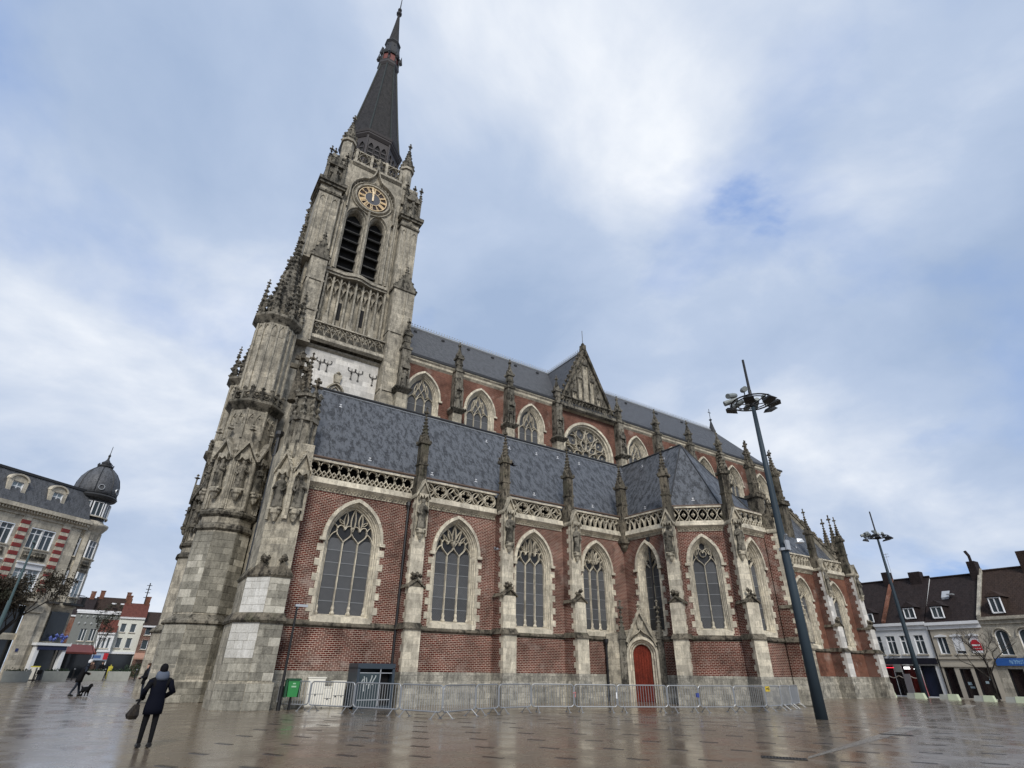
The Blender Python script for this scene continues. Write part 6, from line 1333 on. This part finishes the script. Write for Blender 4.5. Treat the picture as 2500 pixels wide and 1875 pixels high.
t, f = gable_house('low white house with three arched windows and red dormer roof', -3.7, -1.55, 108, 5.8, 7.6, WHITEW, REDT, [(.35+i*.55, .7+i*.55, 3.6, 5.0, 0) for i in range(3)], depth=4)
b = MB(f); [b.rib(arch(.2, 4.7, 4.9, 5.2, 5, .525+i*.55), .07, -.08, 0) for i in range(3)]; b.box(-.05, 2.2, -.25, 0, 3.1, 3.35); ob('arched_trim', b, WFRAME, t); b = MB(f); b.box(0, 2.15, -.2, 0, 2.0, 2.9); ob('shop_fascia', b, plain('pale_blue_fascia', (.35, .42, .52), .5), t); b = MB(f); b.box(.3, 1.3, -.22, -.2, 2.25, 2.65); ob('shop_lettering', b, plain('blue_fascia_print', (.06, .12, .28), .5), t); b = MB(f); b.box(1.6, 2.15, -.24, -.2, 2.1, 2.95); ob('red_sign', b, plain('red_sign_paint', (.45, .02, .03), .4), t); b = MB(f); b.box(.1, 2.0, -.05, .0, 0, 1.9); ob('shop_glazing', b, GLASSD, t)
t, f = gable_house('tall cream house with red tiled roof and four sash windows', -1.6, 1.75, 109, 8.1, 10.4, CREAMW, REDT, [(.45, 1.15, 5.9, 7.1, 0), (1.75, 2.45, 5.9, 7.1, 0), (.45, 1.15, 3.7, 5.1, 0), (1.75, 2.45, 3.7, 5.1, 0)], chim=(.4, 3.0))
b = MB(f); b.box(-.05, 3.4, -.25, 0, 2.9, 3.2); ob('shop_cornice', b, WFRAME, t); b = MB(f); b.box(.1, 3.2, -.06, 0, 0, 2.8); ob('shop_glazing', b, GLASSD, t)
t, f = gable_house('red brick house beside the tall cream house', 1.75, 5.0, 108.5, 7.0, 9.2, BRICK, TILEB, [(.5, 1.3, 5.6, 6.8, 0), (.5, 1.3, 3.6, 4.9, 0)], chim=(2.6,))
b = MB(f); b.add([(0, 0, 3.1), (3, 0, 3.1), (3, -1.2, 2.4), (0, -1.2, 2.4), (3, -1.2, 2.2), (0, -1.2, 2.2)], [(0, 1, 2, 3), (3, 2, 4, 5)]); ob('awning', b, plain('faded_peach_canvas', (.42, .24, .17), .8), t)
t, f = gable_house('distant brick house with two round roof lights', -6.5, -1.0, 128, 8.6, 12.6, BRICKN, TILEB, [], chim=(.6, 4.8)); b = MB(f); [b.box(2.6+q, 3.3+q, .6, 1.6, 11.2, 11.4) for q in (0, 1.4)]; ob('roof_light', b, WFRAME, t)
t, f = gable_house('distant dark roofed house behind the corner building', -13, -6.4, 126, 9.0, 12.2, BRICKN, TILED, [], chim=(5.8,))
b = MB(); b.tube([(1.3, 150, 9), (1.3, 150, 17.5)], .12, 5); [b.tube([(1.3-.5, 150, z), (1.8, 150, z)], .06, 4) for z in (14.5, 15.5, 16.2, 17)]; tag(ob('antenna_mast', b, BLACK), 'thin aerial mast rising behind the red tiled roofs', 'antenna')
# cafe awning with red canvas
t = thing('cafe_terrace', 'dark cafe terrace with red canvas awning next to the corner building', 'awning', (-4.8, 92, 0)); b = MB(); b.add([(-6.4, 92, 3.7), (-3.2, 91.2, 3.6), (-2.5, 88.6, 2.75), (-5.7, 89, 2.8), (-2.5, 88.6, 2.55), (-5.7, 89, 2.6)], [(0, 1, 2, 3), (3, 2, 4, 5)]); ob('awning', b, plain('faded_red_canvas', (.36, .10, .075), .8), t); b = MB(); b.box(-6.8, -3.0, 90.8, 93, 0, 3.2); ob('glazed_enclosure', b, GLASSD, t)
# ---- right-hand terrace across the street (fronts face west)
FRT = lambda y0: Fr(66.5, y0, R(-90), -.2)
def terrace(label, y0, y1, eave, ridge, wallm, roofm, wins, shops, dorms, door=None):
    t = thing('terraced_house', label, 'house', (66.5, (y0+y1)/2, -.2), 'terraced houses across the street'); f = FRT(y0); W_ = y0-y1
    rects = [w[:4] for w in wins]+[s[:4] for s in shops]
    b = MB(f); holes_rect(b, 0, W_, 0, eave, rects); b.quad((0, 0, 0), (0, 9, 0), (0, 9, eave), (0, 4.6, ridge), (0, 0, eave)); b.quad((W_, 0, 0), (W_, 9, 0), (W_, 9, eave), (W_, 4.6, ridge), (W_, 0, eave)); ob('wall', b, wallm, t)
    b = MB(f); b.quad((0, -.2, eave), (W_, -.2, eave), (W_, 4.6, ridge), (0, 4.6, ridge)); b.quad((0, 9, eave), (W_, 9, eave), (W_, 4.6, ridge), (0, 4.6, ridge)); ro = ob('roof', b, roofm, t)
    b = MB(f); b.tube([(0, 4.6, ridge+.05), (W_, 4.6, ridge+.05)], .12, 6); ob('ridge_tile', b, roofm, ro)
    b = MB(f); b.box(0, W_, -.35, 0, eave-.25, eave+.02); b.box(0, W_, -.15, 0, eave-.6, eave-.25); ob('eaves_cornice', b, WFRAME if wallm is not MATS.get('cream_ashlar') else wallm, t)
    for w in wins: bwin(t, f, *w[:4], 0, *w[4:])
    for s in shops:
        b = MB(f); b.quad((s[0], .25, s[2]), (s[1], .25, s[2]), (s[1], .25, s[3]), (s[0], .25, s[3])); ob('shop_glazing', b, s[4], t); b = MB(f); b.box(s[0], s[0]+.07, .0, .25, s[2], s[3]); b.box(s[1]-.07, s[1], 0, .25, s[2], s[3]); b.box(s[0], s[1], 0, .25, s[3]-.07, s[3]); ob('shop_frame', b, BLACK, t)
    for u, z, w_, h in dorms:
        dd = (z-eave)/(ridge-eave)*4.8-.1; b = MB(f); b.loft([[(u-w_/2, dd-.15, z), (u+w_/2, dd-.15, z), (u+w_/2, dd-.15, z+h), (u-w_/2, dd-.15, z+h)], [(u-w_/2, dd+1.6, z+.3), (u+w_/2, dd+1.6, z+.3), (u+w_/2, dd+1.6, z+h), (u-w_/2, dd+1.6, z+h)]]); dm = ob('dormer', b, roofm, ro); bwin(t, f, u-w_/2+.12, u+w_/2-.12, z+.12, z+h-.12, dd-.27, 1, depth=.1, sill=False)
        b = MB(f); b.add([(u-w_/2-.15, dd-.3, z+h), (u+w_/2+.15, dd-.3, z+h), (u, dd-.1, z+h+.55), (u-w_/2-.15, dd+1.9, z+h), (u+w_/2+.15, dd+1.9, z+h), (u, dd+2.0, z+h+.55)], [(0, 1, 2), (0, 2, 5, 3), (1, 4, 5, 2)]); ob('dormer_roof', b, roofm, dm)
    return t, f, ro
SHOPD = plain('dark_shop_glass', (.018, .012, .013), .1); SHOPR = stone('dim_red_shop_window', (.10, .018, .016), (.03, .01, .01), (.012, .008, .008), .7, None, rough=.15); SHOPB = plain('navy_shop_door', (.012, .018, .04), .3)
t, f, ro = terrace('white terraced house with red lit shop and four tall windows', 33.4, 26.25, 6.6, 11.3, WHITEW, TILED, [(1.75+i*1.32, 2.6+i*1.32, 3.75, 5.45, 1, 4.95) for i in range(4)], [(1.4, 3.0, .1, 2.75, SHOPR), (3.05, 3.75, .1, 2.75, SHOPD), (3.8, 5.3, .1, 2.75, SHOPR), (5.5, 6.8, .1, 2.75, SHOPB)], [(2.0, 6.75, 1.15, 1.0), (6.0, 6.9, 1.15, 1.15)])
b = MB(f); b.box(1.2, 7.15, -.3, 0, 2.85, 3.15); b.box(1.2, 7.15, -.12, 0, 3.15, 3.4); ob('shop_fascia', b, plain('black_fascia', (.012, .012, .02), .35), t)
def emit(name, col, s):
    def fn(k, b_): P_(k, b_, col, .5); b_.inputs['Emission Color'].default_value = (*col, 1); b_.inputs['Emission Strength'].default_value = s
    return mat(name, fn)
b = MB(f); b.box(1.5, 3.6, -.16, -.13, 2.52, 2.57); ob('red_neon_tube', b, emit('red_neon', (.9, .03, .06), 1.2), t); b = MB(f); b.box(4.05, 4.6, -.16, -.13, 2.55, 2.62); b.box(4.05, 4.6, -.16, -.13, 2.42, 2.5); b.box(4.95, 5.35, -.16, -.13, 2.4, 2.48); ob('lit_sign', b, emit('white_lit_sign', (1, 1, 1), 1.6), t); b = MB(f); b.box(3.25, 3.9, -.4, -.36, 2.15, 2.85); ob('grey_hanging_sign', b, GREYW, t); b = MB(f); b.box(3.95, 4.55, -.5, -.4, .3, 2.0); ob('tall_menu_panel', b, plain('grey_menu_board', (.16, .15, .16), .5), t)
gl = MB(f); pts = []
for q in range(4): pts += [(1.4+q*1.0+i*.1, -.2, 1.85-.22*math.sin(math.pi*i/10)) for i in range(10)]
gl.tube(pts, .045, 5); ob('garland', gl, plain('pale_tinsel', (.32, .28, .24), .8), t); gl = MB(f); gl.tube([(5.2, -.25, 2.1), (5.5, -.25, 2.0), (5.6, -.25, .1)], .05, 5); ob('red_white_post', gl, plain('red_white_garland', (.4, .12, .14), .7), t)
b = MB(f); b.quad((3.35, .3, 7.0), (3.6, .3, 7.0), (3.6, 4.5, 11.35), (3.35, 4.5, 11.35)); 
b = MB(f); b.loft([[(3.2, -.2, 6.65), (3.55, -.2, 6.65), (3.55, -.2, 6.85), (3.2, -.2, 6.85)], [(3.2, 4.6, 11.35), (3.55, 4.6, 11.35), (3.55, 4.6, 11.6), (3.2, 4.6, 11.6)]]); ob('party_wall_coping', b, BRICKN, ro)
for u, w_, h in ((3.1, .7, 1.0), (6.0, 1.1, .7)): b = MB(f); b.box(u-w_/2, u+w_/2, 3.9, 4.8, 10.4, 11.2+h); ob('chimney', b, TILED, ro)
b = MB(f); b.tube([(3.6, 4.5, 11.3), (3.6, 4.5, 14.3)], .025, 4); [b.tube([(3.3, 4.5, z), (3.9, 4.5, z)], .02, 4) for z in (14.2, 13.9)]; ob('television_aerial', b, GALV, ro)
BEIGE = plain('beige_render', (.43, .39, .32), .85)
t, f, ro = terrace('beige terraced house with three shuttered upper windows and dark shopfront', 26.25, 21.75, 6.5, 11.1, BEIGE, TILED, [(.55, 1.35, 3.75, 5.2, 1), (1.85, 2.65, 3.75, 5.2, 0), (3.15, 3.95, 3.75, 5.2, 0)], [(.35, 1.2, .1, 2.6, SHOPD), (1.6, 2.5, .1, 2.5, SHOPD), (2.8, 4.1, .1, 2.6, SHOPD)], [(1.35, 6.8, 1.15, 1.2)])
b = MB(f); b.box(1.85, 2.65, .02, .1, 3.98, 5.2); ob('roller_shutter', b, WFRAME, t); b = MB(f); b.box(3.15, 3.95, .02, .1, 3.75, 5.2); ob('roller_shutter', b, WFRAME, t)
for u in (.95, 2.25, 3.55): b = MB(f); b.vprism([(u-.5, 5.22), (u+.5, 5.22), (u+.5, 5.32), (u, 5.45), (u-.5, 5.32)], -.12, 0); ob('window_hood', b, WFRAME, t)
b = MB(f); b.vprism([(3.22, 4.0), (4.0, 4.0), (4.0, 4.55), (3.75, 4.9), (3.45, 4.9), (3.22, 4.6)], -.1, -.03); sg = ob('estate_board', b, plain('red_board_print', (.42, .015, .03), .5), t); b = MB(f); b.box(3.3, 3.92, -.112, -.1, 4.38, 4.5); b.box(3.3, 3.92, -.112, -.1, 4.15, 4.18); b.box(3.2, 4.02, -.09, -.04, 3.8, 4.0); ob('board_lettering', b, WFRAME, sg)
b = MB(f); b.box(0, 4.5, -.12, 0, 3.3, 3.5); b.box(0, 4.5, -.1, 0, 2.65, 2.85); ob('string_course', b, BEIGE, t); b = MB(f); b.box(2.0, 2.5, 1.7, 2.3, 9.1, 9.2); ob('skylight', b, ZINC, ro)
b = MB(f); b.add([(1.3, 2.2, 8.9), (2.0, 2.2, 8.9), (2.0, 2.9, 9.6), (1.3, 2.9, 9.6)], [(0, 1, 2, 3)]); b.box(1.35, 1.95, 2.15, 2.25, 8.75, 8.95); ob('skylight', b, ZINC, ro)
b = MB(f); b.box(2.35, 3.05, .1, .2, 1.6, 2.2) if 0 else None
b = MB(f); b.box(1.85, 2.15, .22, .24, 1.15, 1.4); b.box(1.95, 2.3, .22, .24, .9, 1.05); b.box(3.25, 3.5, .22, .24, 1.3, 1.5); b.box(3.6, 3.75, .22, .24, 1.6, 1.85); ob('window_sticker', b, plain('pale_window_sticker', (.35, .45, .5), .5), t)
b = MB(f); b.box(3.9, 4.6, 3.9, 5.0, 10.4, 12.3); b.tube([(4.2, 4.4, 12.2), (4.2, 4.4, 12.9), (4.0, 4.4, 13.4)], .14, 8); ob('chimney', b, TILED, ro)
CRM = stone('cream_ashlar', (.46, .43, .36), (.40, .37, .31), (.25, .23, .19), .35, (.9, .4), jamt=.2)
t, f, ro = terrace('cream stone house with arched upper windows and blue shop sign', 21.75, 12.5, 6.75, 11.3, CRM, TILEB, [(.75+i*1.75, 1.75+i*1.75, 3.6, 5.7, 1, None, WPANE, None, .2, .5) for i in range(5)], [(.8, 1.9, .1, 2.5, SHOPD), (2.9, 4.6, .1, 2.6, SHOPD), (5.2, 7.0, .1, 2.6, SHOPD)], [(1.75, 6.95, 1.1, 1.5)])
for i in range(5): u = 1.25+i*1.75; b = MB(f); b.rib(arch(.62, 5.1, 5.2, 5.82, 6, u), .16, -.1, .0); ob('arch_moulding', b, CRM, t)
b = MB(f); b.box(.2, 6, -.22, -.1, 2.75, 3.35); sg = ob('blue_shop_sign', b, plain('bright_blue_sign', (.025, .10, .34), .4), t); b = MB(f)
b = MB(f); b.box(1.2, 4.2, -.232, -.22, 2.88, 3.22)
def smear(k, bb):
    mp = k.n('ShaderNodeMapping', Vector=pos(k)); mp.inputs['Scale'].default_value = (1, 6, 3); P_(k, bb, k.mix(k.ramp(k.noise(mp.outputs[0], 1.6, 3), [(.45, 0.0), (.55, 1.0)]), (.025, .10, .34), (.22, .40, .58)), .5)
ob('faded_lettering', b, mat('faded_sign_print', smear), sg)
b = MB(f); b.loft([[(.0, -.2, 6.75), (.3, -.2, 6.75), (.3, -.2, 6.95), (0, -.2, 6.95)], [(0, 4.6, 11.35), (.3, 4.6, 11.35), (.3, 4.6, 11.6), (0, 4.6, 11.6)]]); ob('party_wall_coping', b, CRM, ro); b = MB(f); b.box(3.6, 4.6, 3.9, 4.9, 10.6, 12.7); ob('chimney', b, TILEB, ro); b = MB(f); b.loft([[(4.0, -.2, 6.75), (4.3, -.2, 6.75), (4.3, -.2, 6.95), (4.0, -.2, 6.95)], [(4.0, 4.6, 11.35), (4.3, 4.6, 11.35), (4.3, 4.6, 11.6), (4.0, 4.6, 11.6)]]); ob('party_wall_coping', b, CRM, ro)
t, f, ro = terrace('white gable house at the church end of the terrace', 42, 33.4, 6.6, 11.4, WHITEW, TILED, [(1.75+i*1.9, 2.6+i*1.9, 3.75, 5.45, 1, 4.95) for i in range(3)], [(1.4, 5, .1, 2.75, SHOPD)], [])
b = MB(Fr(66.5, 26.1, R(-90), -.2)); b.tube([(0, -.1, 0), (0, -.1, 6.3)], .06, 6); tag(ob('downpipe', b, BLACK), 'dark rain pipe between the white and beige terraced houses', 'pipe')
# kerb strip
b = MB(); b.box(63.6, 63.9, -20, 60, gz(64, 0)-.05, gz(64, 0)+.03); k_ = ob('kerb', b, PLINTH); k_['kind'] = 'structure'

# ================================================================== concrete blocks, planters, bollards
CONC = plain('weathered_concrete', (.34, .35, .32), .85, 0, .25); LIMEC = plain('lime_washed_concrete', (.50, .56, .40), .8, 0, .12)
for i, (y, nm) in enumerate(((29.9, 'before the red lit shop'), (27.35, 'at the foot of the far lighting mast'), (24.7, 'before the beige house'), (22.1, 'between the beige and the arched-window house'), (19.9, 'before the blue shop sign'))):
    x = 62.6; z = gz(x, y); t = thing('concrete_block', 'low concrete barrier block with pale green end '+nm, 'concrete block', (x, y, z), 'low concrete blocks along the far kerb'); f = Fr(x, y, R(-90), z)
    b = MB(f); b.loft([[(-.7, -.25, 0), (.75, -.25, 0), (.75, .25, 0), (-.7, .25, 0)], [(-.6, -.2, .4), (.68, -.2, .4), (.68, .2, .4), (-.6, .2, .4)]]); ob('body', b, CONC, t); b = MB(f); b.loft([[(.0, -.27, 0), (.8, -.27, 0), (.8, .27, 0), (.0, .27, 0)], [(.03, -.22, .44), (.7, -.22, .44), (.7, .22, .44), (.03, .22, .44)]]); ob('painted_end', b, LIMEC, t)
def leaves(mb, c, r, n, s, rng, sz=(1, 1, 1)):
    for _ in range(n):
        v = Vector((rng.gauss(0, .5)*sz[0], rng.gauss(0, .5)*sz[1], rng.gauss(0, .5)*sz[2]))*r+Vector(c); a, e = rng.uniform(0, 6.28), rng.uniform(-1.2, 1.2); d = Vector((math.cos(a)*math.cos(e), math.sin(a)*math.cos(e), math.sin(e)))*s; q = d.cross(Vector((rng.uniform(-1, 1), rng.uniform(-1, 1), .4))).normalized()*s*.4
        mb.quad(tuple(v-d), tuple(v+q), tuple(v+d), tuple(v-q))
HEDGE = plain('dark_hedge_leaf', (.022, .045, .018), .7); TWIG = plain('brown_twig_leaf', (.040, .032, .020), .85); TWIG2 = plain('olive_twig_leaf', (.032, .034, .020), .85); BARK = plain('dark_bark', (.030, .024, .019), .9)
PLL = ['nearest the tower foot', 'behind the walking person', 'beside the white porch', 'next to the parked silver car']
for i, (x, y) in enumerate(((.38, 78.3), (-1.95, 79.2), (-4.9, 75.8), (-7.7, 73.6))):
    rng = random.Random(i); t = thing('concrete_planter', 'rectangular grey concrete planter with plants '+PLL[i], 'planter', (x, y, 0), 'concrete planters closing the square'); f = Fr(x, y, R(4)); b = MB(f); b.loft([[(-.96, -.5, 0), (.96, -.5, 0), (.96, .5, 0), (-.96, .5, 0)], [(-1.02, -.55, .88), (1.02, -.55, .88), (1.02, .55, .88), (-1.02, .55, .88)], [(-.9, -.43, .88), (.9, -.43, .88), (.9, .43, .88), (-.9, .43, .88)], [(-.9, -.43, .8), (.9, -.43, .8), (.9, .43, .8), (-.9, .43, .8)]]); ob('box', b, CONC, t)
    b = MB(f); [leaves(b, (-.8+q*.23, 0, .92), .2, 26, .09, rng) for q in range(8)]; o = ob('plants', b, HEDGE, t); o['kind'] = 'stuff'
for i, (x, y, nm) in enumerate(((-3.6, 78.1, 'between two planters'), (1.95, 78.2, 'past the planter at the tower foot'), (-.95, 79.2, 'next to the yellow post'), (-6.5, 75.0, 'between the porch planter and the car planter'))):
    t = thing('bollard', 'slim black steel bollard '+nm, 'bollard', (x, y, 0), 'black bollards between the planters'); b = MB(); b.lathe([(.06, 0), (.06, 1.0), (.075, 1.02), (.075, 1.12), (.03, 1.18)], (x, y), 8); ob('post', b, BLACK, t); b = MB(); b.lathe([(.078, 1.03), (.078, 1.1)], (x, y), 8); ob('reflective_band', b, ZINC, t)
b = MB(); b.box(-.75, -.35, 79.6, 79.7, .1, 1.35); b.tube([(-.55, 79.65, 0), (-.55, 79.65, 1.5)], .05, 6); tag(ob('yellow_post_sign', b, plain('yellow_reflective', (.55, .48, .05), .5)), 'small yellow sign post standing between the planters', 'sign')
for i, (x, y, w_, h) in enumerate(((2.4, 88, 2.6, 1.5), (4.6, 90, 2.4, 1.4))):
    rng = random.Random(40+i); b = MB(); [leaves(b, (x-w_/2+w_*q/13, y, .3+h*r_/6), .3, 22, .1, rng) for q in range(14) for r_ in range(5)]; tag(ob('hedge', b, HEDGE), ('dark clipped hedge beyond the planters' if i == 0 else 'dark clipped hedge below the peach awning'), 'hedge')
# parked silver car at the frame edge
CARP = plain('silver_car_paint', (.42, .45, .48), .25, .6); t = thing('parked_car', 'silver hatchback parked in front of the corner building', 'car', (-12.6, 76.5, 0)); f = Fr(-12.6, 76.5, R(10))
prof = [(-2.0, .35), (-2.05, .7), (-1.95, .95), (-1.2, 1.02), (-.55, 1.42), (.9, 1.46), (1.75, 1.05), (2.0, .95), (2.05, .55), (1.95, .32)]
b = MB(f); b.loft([[(u, -.85+(.1 if z > 1.05 else 0), z) for u, z in prof], [(u, -.85+(.12 if z > 1.05 else 0)+.02, z) for u, z in prof], [(u, .85-(.12 if z > 1.05 else 0), z) for u, z in prof]]); ob('body', b, CARP, t)
b = MB(f); b.add([(-1.1, -.86, 1.02), (-.52, -.78, 1.38), (.85, -.78, 1.41), (1.5, -.86, 1.05)], [(0, 1, 2, 3)]); b.quad((2.02-.3, -.7, 1.08), (1.72, .7, 1.08), (.95, .66, 1.45), (.95, -.66, 1.45)); ob('side_window', b, GLASSD, t)
for u in (-1.25, 1.3):
    for d in (-.86, .72): b = MB(f); b.loft([[(u+.32*math.cos(a), dd, .32+.32*math.sin(a)) for a in [R(20)*q for q in range(18)]] for dd in (d, d+.16)]); wo = ob('wheel', b, BLACK, t); b = MB(f); b.loft([[(u+.2*math.cos(a), dd, .32+.2*math.sin(a)) for a in [R(30)*q for q in range(12)]] for dd in (d-.012, d+.01)]); ob('rim', b, ZINC, wo)
for d in (-.7, .5): b = MB(f); b.box(1.95, 2.06, d, d+.22, .62, .8); ob('headlight', b, plain('headlight_lens', (.6, .6, .6), .2) if 'headlight_lens' not in MATS else MATS['headlight_lens'], t)
# cafe clutter by the porch
for i, (x, y, nm) in enumerate(((-6.4, 77.4, 'by the bollard'), (-5.6, 78.0, 'near the white porch'), (-8.2, 76.2, 'beside the car planter'))):
    t = thing('cafe_chair', 'dark folding cafe chair '+nm, 'chair', (x, y, 0), 'cafe chairs by the corner building'); f = Fr(x, y, R(20*i)); b = MB(f); b.box(-.22, .22, -.22, .22, .43, .47); ob('seat', b, BLK, t); b = MB(f); b.box(-.22, .22, .19, .22, .55, .95); ob('backrest', b, BLK, t)
    for sx in (-1, 1):
        for sy in (-1, 1): b = MB(f); b.tube([(sx*.2, sy*.2, 0), (sx*.2, sy*.2, .95 if sy > 0 else .45)], .018, 5); ob('leg', b, BLK, t)
t = thing('menu_board', 'white and yellow pavement menu board by the cafe chairs', 'sign', (-6.9, 77.9, 0)); b = MB(Fr(-6.9, 77.9)); b.box(-.35, .35, 0, .05, .1, 1.2); ob('board', b, CREAM, t); b = MB(Fr(-6.9, 77.9)); b.box(-.4, .4, -.01, .06, 1.2, 1.3); ob('yellow_header', b, MATS['yellow_reflective'], t)
slp = thing('street_lamp', 'teal street lamp pole rising in front of the corner building', 'street lamp', (-4.4, 31, 0)); b = MB(Fr(-4.4, 31)); b.tube([(0, 0, 0), (0, 0, 3.9)], .075, 8); ob('pole', b, plain('teal_paint', (.05, .085, .09), .45), slp); b = MB(Fr(-4.4, 31)); b.tube([(0, 0, 3.9), (0, 0, 6.2)], [.05, .035], 8); b.box(-.05, .05, -.35, .1, 6.18, 6.26); ob('upper_tube', b, MATS['teal_paint'], slp)

# ================================================================== trees
def tree(name, label, x, y, h, spread, nleaf, leafm, seed, trunk_r=.16, start=.3, group=None, lsz=.1, levels=4):
    rng = random.Random(seed); t = thing(name, label, 'tree', gloc(x, y), group); tb = MB(Fr(x, y, 0, gz(x, y))); ends = []
    def grow(p, d, L, r, lev):
        q = p+d*L*.5+Vector((rng.gauss(0, .05), rng.gauss(0, .05), 0))*L; e = q+(d+Vector((rng.gauss(0, .12), rng.gauss(0, .12), .06))).normalized()*L*.5
        tb.tube([p, q, e], [r, r*.85, r*.68], 6 if lev < 2 else 4); ends.append((e, lev))
        if lev >= levels: return
        for _ in range(rng.choice((2, 3, 3)) if lev else 5):
            a = rng.uniform(0, 6.28); sp = spread*(rng.uniform(.5, 1.1)); nd = (d*.75+Vector((math.cos(a)*sp, math.sin(a)*sp, rng.uniform(.0, .5)))).normalized(); grow(e if rng.random() < .6 else p.lerp(e, rng.uniform(.55, .95)), nd, L*rng.uniform(.6, .82), r*.6, lev+1)
    grow(Vector((0, 0, 0)), Vector((rng.gauss(0, .03), rng.gauss(0, .03), 1)).normalized(), h*start, trunk_r, 0); ob('trunk', tb, BARK, t)
    if nleaf:
        lb = MB(Fr(x, y, 0, gz(x, y)))
        es = [e for e, l in ends if l >= levels-1]
        for e in es: leaves(lb, tuple(e), h*.055, nleaf, lsz, rng)
        o = ob('crown', lb, leafm, t); o['kind'] = 'stuff'
    return t
tree('street_tree', 'bushy brown twigged tree in front of the corner building balcony', -9.4, 66.5, 9.3, .75, 70, TWIG, 3, .16, .34, 'winter trees in front of the corner building', .13)
tree('street_tree', 'dark twiggy tree beside the teal lamp pole', -12.6, 66.0, 8.8, .75, 70, TWIG2, 5, .16, .34, 'winter trees in front of the corner building', .13)
tree('street_tree', 'small tree with dark round head in front of the red cafe awning', -2.9, 86, 4.6, .4, 26, TWIG2, 9, .06, .62, None, .1, 3)
tree('bare_tree', 'small bare branched tree in front of the beige terraced house', 63.6, 21.4, 4.9, .9, 0, TWIG, 12, .10, .42, 'bare trees along the far kerb', .1, 5)
tree('bare_tree', 'low bare branched tree half hidden by the last church buttress', 63.8, 31.9, 4.6, .9, 0, TWIG, 14, .09, .45, 'bare trees along the far kerb', .1, 5)
